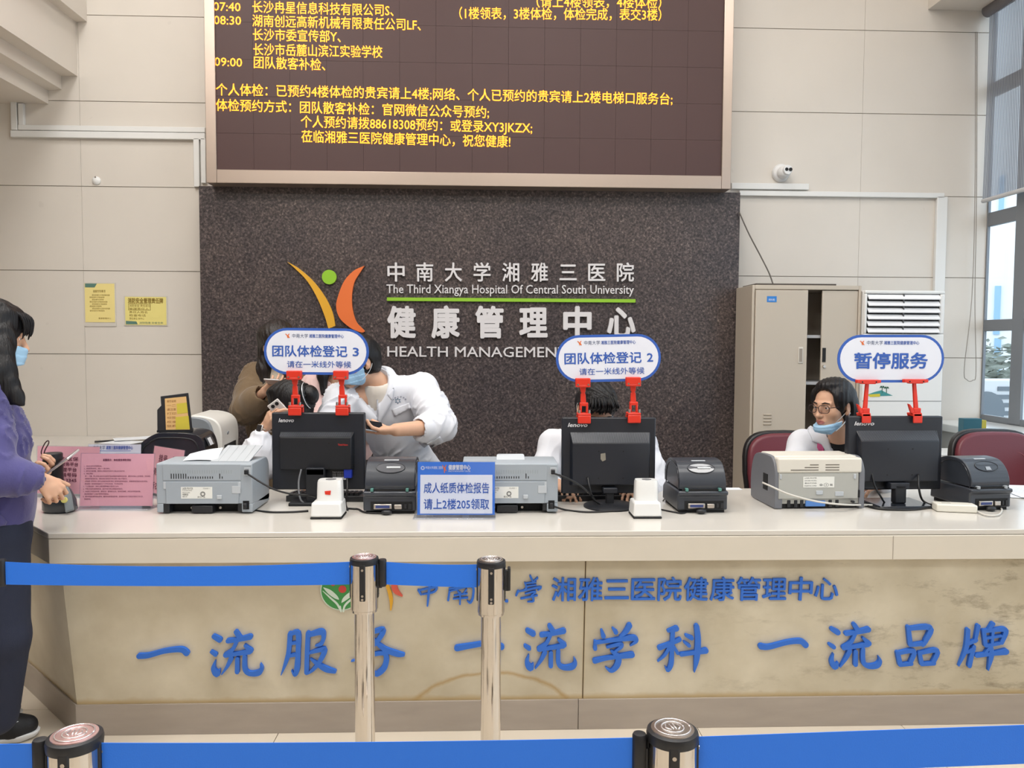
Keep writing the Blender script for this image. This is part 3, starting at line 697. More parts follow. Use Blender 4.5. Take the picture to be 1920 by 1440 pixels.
PAI = [[(936, 658, 24), (926, 760, 24), (884, 858, 6)], [(994, 636, 24), (976, 722, 16)], [(938, 735, 18), (982, 714, 20)], [(930, 782, 16), (968, 764, 22)], [(970, 750, 20), (956, 800, 24), (944, 858, 24)],
       [(1076, 623, 24), (1050, 656, 14)], [(1024, 662, 22), (1034, 742, 22)], [(1026, 664, 20), (1100, 655, 22), (1148, 660, 28), (1124, 728, 22)], [(1040, 703, 14), (1122, 690, 14)], [(1040, 746, 18), (1112, 732, 18)], [(1076, 660, 16), (1070, 740, 16)], [(1062, 748, 16), (1028, 792, 14)], [(984, 800, 24), (1070, 790, 22), (1148, 778, 34)], [(1066, 745, 16), (1066, 800, 28), (1049, 882, 6)]]
def glyph(strokes, f, d=0.012):
    mb = MB()
    for k, s in enumerate(strokes): stroke_into(mb, s, f, d+0.00005*k)
    mb.build('letter', M_blue, t, world=True)
glyph(YI, fr8); glyph(LIU, fr8); glyph(FU, fr8); glyph(WU, fr8)
glyph([[(972, 697, 36), (1060, 682, 30), (1180, 665, 28), (1244, 690, 36)]], z2); glyph(LIU, fr8o(586, -11)); glyph(XUE, z3); glyph(KE, z3)
glyph([[(1130, 687, 36), (1180, 690, 30), (1290, 662, 28), (1370, 655, 32), (1402, 677, 38)]], z3); glyph(LIU, fr8o(1155.4, -13.7)); glyph(PIN, z4); glyph(PAI, z4)
ZH = [[(736, 345, 14), (752, 372, 10)], [(740, 346, 10), (842, 326, 14), (830, 355, 12), (762, 370, 8)], [(806, 300, 14), (798, 370, 16), (791, 440, 10)]]
NA = [[(985, 300, 14), (960, 345, 10)], [(925, 337, 10), (1060, 312, 12)], [(926, 350, 12), (918, 405, 14)], [(926, 352, 8), (1058, 320, 14), (1070, 380, 14), (1054, 420, 14), (1034, 410, 5)], [(973, 345, 8), (985, 362, 10)], [(1030, 340, 10), (1014, 362, 8)], [(955, 377, 8), (1032, 365, 10)], [(950, 398, 8), (1036, 390, 10)], [(992, 360, 10), (990, 430, 10)]]
DA = [[(1120, 365, 12), (1240, 345, 16)], [(1190, 300, 14), (1170, 370, 12), (1115, 415, 6)], [(1185, 365, 8), (1230, 395, 12), (1278, 412, 16)]]
XU = [[(1420, 258, 12), (1440, 300, 10)], [(1388, 300, 10), (1396, 330, 12), (1378, 345, 6)], [(1464, 270, 12), (1430, 302, 8)], [(1398, 302, 8), (1455, 294, 8)], [(1398, 320, 8), (1455, 312, 8)], [(1346, 350, 14), (1334, 376, 12)], [(1350, 353, 8), (1480, 326, 14), (1468, 346, 6)], [(1390, 366, 8), (1452, 352, 12), (1430, 376, 8)], [(1428, 374, 10), (1440, 410, 12), (1404, 416, 5)], [(1364, 396, 10), (1462, 377, 10)]]
for g_ in (ZH, NA, DA, XU): glyph(g_, z2, 0.008)
a, b_ = PP(1032, 1105, O3, nrm), PP(1573, 1104, O3, nrm)
cw = (b_-a)/11
for i, ch in enumerate('湘雅三医院健康管理中心'):
    text(t, 'letter', ch, a+cw*(i+0.04), (1, 0, 0), nrm.cross(Vector((1, 0, 0))), cw.length*0.92, 0.086, M_blue, 0.008, 0.013)
# hospital emblem and leaping figure on the counter front
def disc(name, u, v, r, m, f, d, d0=0.0, n=40):
    c = f(u, v); rr = (f(u+r, v)-c).length
    x = Vector((1, 0, 0)); y = nrm.cross(x)
    pts = [c+nrm*d0+(x*math.cos(a)+y*math.sin(a))*rr for a in np.linspace(0, 2*math.pi, n+1)[:-1]]
    return MB().prism(pts, nrm*d).build(name, m, t, world=True)
disc('emblem_ring', 262, 350, 128, mat('emblem_pale', (206, 220, 206), 0.5), z2, 0.004)
disc('emblem_disc', 262, 350, 121, mat('emblem_disc_green', (58, 140, 70), 0.5), z2, 0.005)
disc('emblem_dot', 270, 339, 24, mat('emblem_red', (196, 60, 56), 0.5), z2, 0.0062, n=24)
disc('emblem_dot', 212, 308, 12, MATS['emblem_red'], z2, 0.0062, n=16)
lf = MB(); 
for k, s in enumerate([[(155, 330, 4), (190, 355, 26), (228, 385, 22), (246, 400, 6)], [(150, 350, 3), (200, 395, 10), (238, 430, 12), (262, 475, 10)], [(384, 330, 4), (320, 370, 26), (282, 400, 22), (266, 420, 4)], [(384, 366, 3), (320, 405, 12), (285, 440, 12), (276, 475, 10)], [(262, 475, 10), (256, 445, 10)]]): stroke_into(lf, s, z2, 0.0062+0.0001*k)
lf.build('emblem_leaf', MATS['emblem_pale'], t, world=True)
sb = MB(); stroke_into(sb, [(500, 265, 6), (545, 320, 20), (568, 400, 22), (566, 466, 8)], z2, 0.006); sb.build('emblem_stroke', M_yel, t, world=True)
sb = MB(); stroke_into(sb, [(612, 262, 8), (588, 310, 34), (598, 350, 34), (634, 380, 10)], z2, 0.0062); sb.build('emblem_crescent', mat('emblem_coral', (214, 92, 74), 0.5), t, world=True)

# ------------------------------------------------------------------ queue stanchions
def stanchion(x, y, label, head=0.078, post=0.057, clip=None, belt=None, top_m=None, sc=1.0, phi=0.0):
    t = thing('queue_stanchion', label, 'queue post', (x, y, 0), 0, 'chrome queue stanchions')
    H = 0.865; r = head/2; hz = H-0.145
    MB().lathe([(0.16, 0), (0.16, 0.012), (0.15, 0.02), (0.04, 0.028), (0.03, 0.034)], 48).build('base', M_steel, t, smooth=40)
    MB().lathe([(post/2, 0.028), (post/2, hz)], 40).build('post', M_chrome, t, smooth=40)
    MB().lathe([(r*0.94, hz-0.012), (r*0.94, hz-0.006), (r, hz-0.004), (r, H-0.012)], 48).build('head', M_chrome, t, smooth=30)
    MB().lathe([(r+0.0015, H-0.018), (r+0.0025, H-0.008), (r+0.001, H-0.002), (r-0.004, H)], 48).build('collar', M_black, t, smooth=50)
    c = MB().lathe([(r-0.0045, H-0.001), (r-0.005, H+0.0015), (0.001, H+0.003)], 40).build('cap', top_m or M_steel, t, smooth=40)
    e = MB()
    for rr in (r*0.72, r*0.45):
        e.tube([(rr*math.cos(a), rr*math.sin(a), H+0.0026) for a in np.linspace(0, 2*math.pi, 33)], 0.0012, 6)
    stroke = lambda pts: e.tube([Vector((px_*r, py_*r, H+0.003)) for px_, py_ in pts], 0.0012, 6)
    stroke([(-0.25, 0.2), (-0.3, -0.1), (-0.1, -0.25)]); stroke([(-0.1, 0.2), (0.0, -0.2)]); stroke([(0.05, 0.25), (0.12, -0.2)]); stroke([(0.2, 0.2), (0.32, 0.0), (0.2, -0.22)])
    e.build('embossing', mat('emboss', (232, 226, 226), 0.25, 0.8), c, smooth=True)
    for a in (-90, 0, 180, 90):
        a_ = math.radians(a)+phi; m4 = Matrix.Rotation(a_, 4, 'Z')
        s = MB().b2((r-0.008, -0.0085, H-0.118), (r+0.0022, 0.0085, H-0.012)).xform(m4).build('slot_channel', M_black, t, bevel=0.003)
        for z in (H-0.028, H-0.102, H-0.112):
            MB().cyl((r, 0, z), (r+0.0034, 0, z), 0.0034, n=12).xform(m4).build('screw', M_steel, s)
    return t, H
def clip_end(t, ang, r, H, y0=0.0):
    d = Vector((math.cos(ang), math.sin(ang), 0))
    MB().b2((r, -0.006, H-0.09), (r+0.012, 0.006, H-0.03)).xform(Matrix.Rotation(ang, 4, 'Z')).build('clip_tongue', M_black, t, bevel=0.002)
def belt(t, a, b, sag, H, name='belt', w=0.066):
    """webbing from point a to b (world), with the other end's plastic clip at b"""
    rows = [[], []]; n = 28
    for i in range(n+1):
        u = i/n; p = a+(b-a)*u; z = -sag*4*u*(1-u)
        rows[0].append(Vector((p.x, p.y, p.z+w/2+z))); rows[1].append(Vector((p.x, p.y, p.z-w/2+z*0.35)))
    o = MB().sheet(rows).build(name, M_beltblue, t, world=True, fix=False, solid=0.0012)
    d = (a-b).normalized()
    MB().lathe([(0.010, -0.038), (0.0115, -0.035), (0.0115, 0.037), (0.010, 0.040), (0.004, 0.041)], 24, c=b+Vector((0, 0, 0.0))).build('belt_clip', M_black, o, world=True, smooth=40)
    return o
sA = PZ(683, 1044, 0.865); sB = PZ(921, 1049, 0.865); sC = PZ(140, 1377, 0.865); sD = PZ(1261, 1366, 0.865)
sZ = Vector((sA.x-1.09, sA.y+0.02, 0)); sE = Vector((sC.x-0.95, sC.y, 0)); sF = Vector((sD.x+1.0, sD.y+0.04, 0))
M_pinkcap = mat('rosy_steel', (226, 190, 190), 0.28, 0.9)
tA, H = stanchion(sA.x, sA.y, 'chrome queue post before the green round emblem, its belt running towards the standing woman', top_m=M_pinkcap)
tB, H = stanchion(sB.x, sB.y, 'chrome queue post standing below the blue and white report notice')
tC, H = stanchion(sC.x, sC.y, 'close chrome queue post with a rosy cap, just below the black and white sneaker', top_m=M_pinkcap, phi=0.05)
tD, H = stanchion(sD.x, sD.y, 'close chrome queue post with a silver cap, in front of the counter kick stone', phi=-0.15)
bz = H-0.047; rC = 0.039
def pt3(s, dx, dy=0.0): return Vector((s.x+dx, s.y+dy, bz))
tZ, _ = stanchion(sZ.x, sZ.y, 'chrome queue post at the far end of the belt before the standing woman')
tE, _ = stanchion(sE.x, sE.y, 'chrome queue post beyond the close one with the rosy cap')
tF, _ = stanchion(sF.x, sF.y, 'chrome queue post at the far end of the close belt before the counter end')
q = PY(3, 1075, sA.y); 
belt(tA, pt3(sA, -rC), Vector((q.x-0.012, sZ.y, bz)), 0.014, H)
belt(tB, pt3(sB, -rC), pt3(sA, rC+0.013), 0.004, H)
belt(tE, pt3(sE, rC), pt3(sC, -rC-0.014), 0.0, H)
belt(tC, pt3(sC, rC), pt3(sD, -rC-0.014), 0.003, H)
belt(tD, pt3(sD, rC), Vector((sF.x-rC-0.014, sF.y, bz)), 0.0, H)
for s_, t_, a in ((sA, tA, 0), (sB, tB, 0), (sC, tC, math.pi), (sD, tD, math.pi)): clip_end(t_, a, rC, H)
MB().b2((rC+0.008, -0.01, H-0.088), (rC+0.016, 0.01, H-0.022)).build('clip_plate', M_black, tB, bevel=0.002)

# ------------------------------------------------------------------ metal cabinet, air conditioner
M_cab = mat('putty_metal', (188, 177, 162), 0.42, var=0.03, vscale=1.5)
CY = 5.24
ca, cb = PY(1411, 534, CY), PY(1616, 536, CY)
cw_, ch_ = cb.x-ca.x, ca.z
t = thing('metal_cabinet', 'putty coloured metal cabinet with a gap between its sliding doors', 'cabinet', (ca.x, CY, 0))
D = 0.34
def cx(px): return PY(px, 600, CY).x-ca.x
def cz(py, px=1500): return PY(px, py, CY).z
bd = MB(); bd.b2((0, 0, 0), (0.018, D, ch_)).b2((cw_-0.018, 0, 0), (cw_, D, ch_)).b2((0.018, 0, ch_-0.03), (cw_-0.018, D, ch_)).b2((0.018, 0, 0), (cw_-0.018, D, 0.08)).b2((0.018, D-0.012, 0.08), (cw_-0.018, D, ch_-0.03))
bd.build('body', M_cab, t, bevel=0.004)
for py in (628, 716, 830):
    z = cz(py); MB().b2((0.02, 0.03, z-0.02), (cw_-0.02, D-0.014, z)).build('shelf', mat('shelf_grey', (170, 170, 172), 0.4), t)
gL, gR = cx(1513), cx(1542)
d1 = MB().b2((0.02, -0.012, 0.085), (gL, 0.006, ch_-0.034)).build('door', M_cab, t, bevel=0.003)
d2 = MB().b2((gR, 0.008, 0.085), (cw_-0.02, 0.024, ch_-0.034)).build('door', M_cab, t, bevel=0.003)
hx, hz_ = cx(1501), cz(666)
MB().b2((hx-0.017, -0.018, hz_-0.055), (hx+0.017, -0.010, hz_+0.055)).build('handle', mat('handle_cream', (206, 200, 190), 0.4), d1, bevel=0.004)
MB().b2((hx-0.010, -0.0195, hz_-0.044), (hx+0.010, -0.017, hz_+0.044)).build('recess', mat('recess_tan', (150, 140, 128), 0.5), d1)
lx = cx(1547.5); MB().b2((lx-0.011, 0.004, hz_-0.045), (lx+0.011, 0.0085, hz_+0.05)).build('lock_slot', M_dark, d2)
MB().cyl((lx, 0.008, hz_-0.075), (lx, -0.006, hz_-0.075), 0.009, n=14).build('lock', M_steel, d2, smooth=40)
for k in range(4):
    vx0, vx1, vz = cx(1434), cx(1449), cz(777+k*6)
    MB().add([(vx0, -0.013, vz-0.008), (vx1, -0.013, vz-0.008), (vx1, -0.02, vz), (vx0, -0.02, vz), (vx0, -0.013, vz+0.004), (vx1, -0.013, vz+0.004)], [(0, 1, 2, 3), (3, 2, 5, 4), (0, 3, 4), (1, 5, 2)]).build('louvre', M_cab, d1)
sx0, sx1, sz0, sz1 = cx(1436), cx(1454), cz(567), cz(556)
st = MB().b2((sx0, -0.0135, sz0), (sx1, -0.0118, sz1)).build('sticker', mat('sticker_blue', (40, 122, 200), 0.4), d1)
text(st, 'sticker_text', '资料柜', (sx0+0.01, -0.0140, (sz0+sz1)/2-0.004), X1, UPZ, (sx1-sx0)*0.65, 0.014, M_signwhite, world=False)
ra, rb = PY(1421, 533, CY), PY(1572, 533, CY)
t = thing('flat_board', 'thin dark board lying flat on top of the metal cabinet', 'board', (ra.x, CY+0.03, ch_+0.0005))
MB().b2((0, 0, 0), (rb.x-ra.x, 0.28, 0.012)).build('board', mat('dark_brown_board', (70, 60, 52), 0.5), t, bevel=0.002)
g = (PY(1386, 398, 5.58), PY(1404, 438, 5.54), PY(1426, 480, 5.5), PY(1442, 512, 5.46), PY(1450, 531, 5.43)); g[-1].z = ch_+0.014
o = cable('hanging_cable', g, 0.005, mat('cable_dark', (92, 86, 80), 0.6), None); setp(o, 'thin dark cable sagging from the granite edge to the cabinet top', 'cable')

M_ac = mat('appliance_white', (226, 226, 224), 0.3, var=0.015)
AY = 5.2
aa, ab = PY(1622, 544, AY), PY(1773, 541, AY)
aw, ah = ab.x-aa.x, aa.z
t = thing('air_conditioner', 'tall white floor standing air conditioner with open horizontal louvres', 'air conditioner', (aa.x, AY, 0))
def ax(px): return PY(px, 600, AY).x-aa.x
def az(py): return PY(1700, py, AY).z
gx0, gx1, gz0, gz1 = ax(1626), ax(1762), az(626), az(551)
bd = MB(); bd.b2((0, 0.02, 0), (aw, 0.36, ah)).b2((0, 0, 0), (aw, 0.02, gz0)).b2((0, 0, gz1), (aw, 0.02, ah)).b2((0, 0, gz0), (gx0, 0.02, gz1)).b2((gx1, 0, gz0), (aw, 0.02, gz1))
bd.build('casing', M_ac, t, bevel=0.008)
MB().b2((gx0, 0.014, gz0), (gx1, 0.022, gz1)).build('outlet', M_dark, t)
n = 6
for k in range(n):
    z = gz1-(k+0.45)*(gz1-gz0)/n
    MB().add([(gx0+0.003, -0.012, z-0.012), (gx1-0.003, -0.012, z-0.012), (gx1-0.003, 0.012, z+0.016), (gx0+0.003, 0.012, z+0.016), (gx0+0.003, -0.010, z-0.018), (gx1-0.003, -0.010, z-0.018), (gx1-0.003, 0.014, z+0.010), (gx0+0.003, 0.014, z+0.010)],
             [(0, 1, 2, 3), (5, 4, 7, 6), (4, 5, 1, 0), (3, 2, 6, 7), (0, 3, 7, 4), (1, 5, 6, 2)]).build('louvre', mat('louvre_white', (236, 236, 238), 0.3), t)
xm = ax(1694); MB().b2((xm-0.004, 0.0, gz0), (xm+0.004, 0.014, gz1)).build('louvre_divider', mat('divider_grey', (90, 90, 92), 0.5), t)
z = az(752); MB().b2((0.004, -0.0015, z-0.0025), (aw-0.004, 0.001, z+0.0025)).build('seam', mat('seam_grey', (150, 150, 150), 0.5), t)
# island picture
lx0, lx1, lzc = ax(1630), ax(1678), az(740)
lw = lx1-lx0
MB().prism([(lx0, -0.0018, lzc), (lx0+lw*.3, -0.0018, lzc+.018), (lx0+lw*.55, -0.0018, lzc+.03), (lx0+lw*.8, -0.0018, lzc+.008), (lx1, -0.0018, lzc-.006), (lx0+lw*.5, -0.0018, lzc-.01)], (0, 0.003, 0)).build('island_picture', mat('island_teal', (60, 140, 140), 0.5), t)
MB().prism([(lx0, -0.0022, lzc), (lx0+lw*.5, -0.0022, lzc+.006), (lx0+lw*.5, -0.0022, lzc-.014), (lx0+lw*.12, -0.0022, lzc-.016)], (0, 0.003, 0)).build('island_sand', mat('island_yellow', (206, 190, 50), 0.5), t)
pm = MB()
for px_, ht in ((0.58, 0.05), (0.75, 0.045)):
    bx = lx0+lw*px_; pm.b2((bx-0.002, -0.0022, lzc+0.01), (bx+0.002, 0.001, lzc+ht))
    for q in (-1, -.4, .4, 1): pm.prism([(bx, -0.0022, lzc+ht-.002), (bx+q*.018, -0.0022, lzc+ht+.004-.008*abs(q)), (bx+q*.009, -0.0022, lzc+ht+.010)], (0, 0.003, 0))
pm.build('palm_picture', mat('palm_green', (40, 92, 70), 0.5), t)
MB().b2((aw+0.0005, 0.08, az(660)), (aw+0.002, 0.2, az(600))).build('energy_label', M_paper, t)

# ------------------------------------------------------------------ chairs
M_leather = mat('burgundy_leather', (104, 42, 52), 0.38, bump=0.05, bscale=160, var=0.06)
M_chrail = mat('black_trim', (26, 24, 26), 0.35)
def chair(x, y, rz, label, w=0.47, top=0.98):
    t = thing('office_chair', label, 'chair', (x, y, 0), rz, 'burgundy chairs behind the counter')
    hw = w/2
    def outline(s, z0=0.52):
        pts = []; 
        for a in np.linspace(0, math.pi, 19):
            c, sn = math.cos(a), math.sin(a)
            ex = abs(c)**0.55*(1 if c >= 0 else -1); ey = abs(sn)**0.55
            pts.append((ex*hw*s, (top-0.24)+ey*0.24*s))
        return [(hw*s*0.92, z0)]+pts+[(-hw*s*0.92, z0)]
    def back_y(z): return 0.20+(z-0.5)*0.16
    def slab(s, y0, y1, z0=0.52):
        o = outline(s, z0); n = len(o)
        return [[(x_, back_y(z_)+y_+0.35*x_*x_*-1+0.04, z_) for x_, z_ in o] for y_ in (y0, y1)]
    rings = slab(1.0, 0.0, 0.05)
    MB().loft(rings).build('backrest_shell', M_chrail, t, bevel=0.01, seg=3)
    rings = slab(0.95, -0.045, 0.004, 0.53)
    MB().loft(rings).build('backrest', M_leather, t, bevel=0.018, seg=4)
    o = [(x_*0.72, 0.5+(z_-0.5)*0.78) for x_, z_ in outline(0.95, 0.53)]
    MB().tube([(x_, back_y(z_)-0.047-0.35*x_*x_+0.04, z_) for x_, z_ in o], 0.004, 8).build('piping', mat('burgundy_piping', (120, 60, 66), 0.4), t, smooth=True)
    st = MB()
    for z_, sc_ in ((0.41, 0.96), (0.43, 1.0), (0.475, 1.0), (0.49, 0.93)):
        st.loft([], 0) if False else None
    rg = []
    for z_, sc_ in ((0.41, 0.94), (0.425, 1.0), (0.47, 1.0), (0.49, 0.9)):
        rg.append([(math.copysign(abs(math.cos(a))**0.5, math.cos(a))*hw*sc_, math.copysign(abs(math.sin(a))**0.5, math.sin(a))*0.23*sc_-0.02, z_) for a in np.linspace(0, 2*math.pi, 33)[:-1]])
    MB().loft(rg).build('seat', M_leather, t, smooth=50)
    for sx_ in (-1, 1):
        MB().tube([(sx_*(hw-0.05), 0.17, 0.41), (sx_*(hw-0.03), 0.23, 0.5), (sx_*(hw-0.05), 0.27, 0.62)], 0.012, 10).build('back_bracket', M_chrail, t, smooth=True)
    MB().cyl((0, 0, 0.1), (0, 0, 0.41), 0.028, n=16).build('gas_lift', M_chrail, t, smooth=40)
    for k in range(5):
        a = k*2*math.pi/5+0.3
        lg = MB().tube([(0, 0, 0.11), (0.26*math.cos(a), 0.26*math.sin(a), 0.075)], [0.024, 0.014], 10).build('leg', M_chrail, t, smooth=40)
        cx_, cy_ = 0.26*math.cos(a), 0.26*math.sin(a); tv = Vector((-math.sin(a), math.cos(a), 0))*0.018
        MB().cyl(Vector((cx_, cy_, 0.028))-tv, Vector((cx_, cy_, 0.028))+tv, 0.028, n=16).build('caster', M_chrail, lg, smooth=40)
    return t
def chair_at(pxl, pxr, pyt, Y, rz, label):
    a, b_ = PY(pxl, 850, Y), PY(pxr, 850, Y); z = PY((pxl+pxr)/2, pyt, Y).z
    chair((a.x+b_.x)/2, Y-0.3, rz, label, w=b_.x-a.x, top=z)
chair_at(1392, 1556, 808, 4.5, 0.0, 'burgundy chair with black edge behind the woman in glasses')
chair_at(1778, 1942, 805, 4.5, 0.0, 'empty burgundy chair with curved piping behind the label printer and paused service sign')

# low stools under the two seated staff whose seats the desk hides
def stool(x, y, label):
    t = thing('stool', label, 'stool', (x, y, 0))
    MB().lathe([(0.16, 0.40), (0.175, 0.41), (0.175, 0.45), (0.15, 0.462)], 32).build('seat', M_leather, t, smooth=40)
    for k in range(4):
        a = k*math.pi/2+0.78; MB().tube([(0.12*math.cos(a), 0.12*math.sin(a), 0.41), (0.17*math.cos(a), 0.17*math.sin(a), 0.0)], 0.012, 10).build('leg', M_steel, t, smooth=40)
# ------------------------------------------------------------------ monitors
M_mon = mat('monitor_black', (31, 34, 42), 0.38, bump=0.04, bscale=500)
M_mond = mat('monitor_dark', (20, 22, 28), 0.5)
M_logo = mat('logo_silver', (212, 212, 216), 0.35)
M_vga = mat('plug_blue', (28, 52, 168), 0.4)
def monitor(name, pxbase, corners, rz, label, kind, group='computer monitors seen from behind'):
    """corners: TL, TR, BR, BL pixels of the panel back; pxbase: pixel of the foot on the worktop"""
    B = PZ(pxbase[0], pxbase[1], CT); Yp = B.y+0.035
    tl, tr, br = PY(*corners[0], Yp), PY(*corners[1], Yp), PY(*corners[2], Yp)
    w = (tr.x-tl.x)/math.cos(rz); z1 = (tl.z+tr.z)/2-CT; z0 = br.z-CT; h = z1-z0; ox = (tl.x+tr.x)/2-B.x
    t = thing(name, label, 'monitor', (B.x, B.y, CT), rz, group)
    Rz = Matrix.Rotation(-rz, 4, 'Z'); c = Rz @ Vector((ox, 0.035, 0)); x0 = c.x-w/2; y0 = c.y
    U = lambda u: x0+w*u
    V = lambda v: z0+h*v
    MB().b2((U(0), y0, V(0)), (U(1), y0+0.032, V(1))).build('panel', M_mon, t, bevel=0.005)
    MB().b2((U(0.035), y0+0.0315, V(0.05)), (U(0.965), y0+0.0335, V(0.96))).build('screen', mat('screen_glass', (16, 18, 22), 0.12), t)
    a, b_ = (0.085, 0.885) if kind == 1 else (0.085, 0.94)
    vt, vb, bb = (0.755, 0.69, 0.28) if kind == 1 else (0.81, 0.67, 0.13)
    yb = y0-0.034
    bu = MB(); k = 0.02
    bu.add([(U(a), y0+0.001, V(vt)), (U(b_), y0+0.001, V(vt)), (U(b_-k), yb, V(vb)), (U(a+k), yb, V(vb)), (U(b_-k), yb, V(bb)), (U(a+k), yb, V(bb)), (U(b_), y0+0.001, V(bb-0.02)), (U(a), y0+0.001, V(bb-0.02))],
           [(0, 3, 2, 1), (3, 5, 4, 2), (5, 7, 6, 4), (0, 7, 5, 3), (1, 2, 4, 6)])
    bu.build('housing', M_mond if kind == 1 else M_mon, t, bevel=0.003)
    vg = MB(); n = 58
    for i in range(n):
        u0 = a+k*0.6+0.008+(b_-a-k*1.2-0.016)*i/n; f0 = u0; 
        p = [Vector((U(u0), y0+0.0005, V(vt-0.008))), Vector((U(u0+0.004), y0+0.0005, V(vt-0.008))), Vector((U(u0+0.004), yb-0.0008, V(vb+0.012))), Vector((U(u0), yb-0.0008, V(vb+0.012)))]
        vg.add([q+Vector((0, -0.0016, 0.001)) for q in p], [(0, 1, 2, 3)])
    vg.build('vent_grille', mat('vent_grey', (88, 92, 100), 0.45), t)
    for u, v in (((0.38, 0.62), (0.63, 0.62), (0.38, 0.3), (0.63, 0.3)) if kind == 1 else ((0.38, 0.57), (0.64, 0.57), (0.38, 0.22), (0.64, 0.22))):
        MB().cyl((U(u), yb+0.001, V(v)), (U(u), yb-0.001, V(v)), 0.003, n=10).build('screw_hole', M_dark, t)
    text(t, 'logo', 'lenovo', (U(0.075 if kind == 1 else 0.06), y0-0.0008, V(0.905)), X1, UPZ, w*(0.165 if kind == 1 else 0.21), 0.021, M_logo, 0, 0.022, 0.25, world=False)
    if kind == 1:
        text(t, 'red_mark', 'ThinkVision', (U(0.725), yb-0.0008, V(0.60)), X1, UPZ, w*0.105, 0.010, mat('mark_red', (190, 50, 46), 0.4), 0, 0.02, world=False)
        lb = MB().b2((U(0.64), y0-0.0012, V(0.13)), (U(0.87), y0, V(0.25))).build('rating_label', M_mond, t)
        text(lb, 'label_text', 'lenovo', (U(0.65), y0-0.0016, V(0.235)), X1, UPZ, w*0.12, 0.007, M_logo, world=False)
        MB().b2((U(0.65), y0-0.0016, V(0.13)), (U(0.80), y0-0.0011, V(0.165))).build('barcode', M_paper, lb)
        for q in range(3): text(lb, 'label_text', 'MODEL  100-240V 50/60Hz', (U(0.65), y0-0.0016, V(0.215-0.018*q)), X1, UPZ, w*0.14, 0.004, M_logo, world=False)
    else:
        MB().prism([(U(0.40), yb-0.001, V(0.54)), (U(0.45), yb-0.001, V(0.55)), (U(0.455), yb-0.001, V(0.46)), (U(0.42), yb-0.001, V(0.44)), (U(0.40), yb-0.001, V(0.47))], (0, -0.0006, 0)).build('torn_sticker', mat('sticker_rest', (134, 128, 116), 0.7), t) if kind == 2 else None
        MB().b2((U(0.17), y0-0.0015, V(0.04)), (U(0.86), y0+0.002, V(0.13))).build('port_recess', M_mond, t)
    vu = 0.825 if kind == 1 else 0.75
    pv = MB().b2((U(vu-0.042), y0-0.03, V(0.165)), (U(vu+0.042), y0-0.002, V(0.285) if kind == 1 else V(0.20))).build('plug', M_vga, t, bevel=0.002)
    bx = Rz @ Vector((0, 0, 0))
    su = c.x
    if kind == 1:
        MB().b2((su-0.042, y0-0.06, 0.012), (su+0.036, y0-0.03, V(0.3))).build('stand', M_mond, t, bevel=0.003)
        MB().b2((su-0.04, y0-0.06, V(0.22)), (su+0.034, y0-0.036, V(0.31))).build('stand_hinge', M_mon, t, bevel=0.002)
        MB().b2((su-0.11, -0.05, 0.0), (su+0.11, 0.13, 0.014)).build('base', M_mond, t, bevel=0.003)
    elif kind == 2:
        MB().b2((su-0.016, y0-0.05, 0.012), (su+0.016, y0-0.02, V(0.08))).build('stand', M_mond, t, bevel=0.004)
        MB().b2((su-0.03, y0-0.055, V(0.03)), (su+0.03, y0-0.001, V(0.10))).build('stand_hinge', M_mon, t, bevel=0.003)
        MB().lathe([(0.11, 0), (0.11, 0.006), (0.10, 0.012), (0.03, 0.017)], 40).build('base', M_mond, t, smooth=30)
    else:
        MB().b2((su-0.026, y0-0.055, 0.012), (su+0.026, y0-0.02, V(0.10))).build('stand', M_mond, t, bevel=0.006)
        MB().b2((su-0.045, y0-0.055, V(0.04)), (su+0.04, y0-0.001, V(0.12))).build('stand_hinge', M_mon, t, bevel=0.003)
        MB().b2((su-0.12, -0.075, 0.0), (su+0.12, 0.12, 0.012)).build('base', M_gloss, t, bevel=0.004)
    return t, w, z0, z1, y0, x0
mon1 = monitor('computer_monitor', (597, 945), [(509, 774), (684, 774), (685, 918)], 0.0, 'black monitor under the registration sign numbered 3', 1)
mon2 = monitor('computer_monitor', (1143, 950), [(1054, 783), (1230, 783), (1229, 925)], 0.0, 'black monitor on a round foot under the registration sign numbered 2', 2)
mon3 = monitor('computer_monitor', (1690, 948), [(1590, 781), (1770, 780), (1766, 918)], 0.03, 'black monitor beside the woman in glasses under the paused service sign', 3)

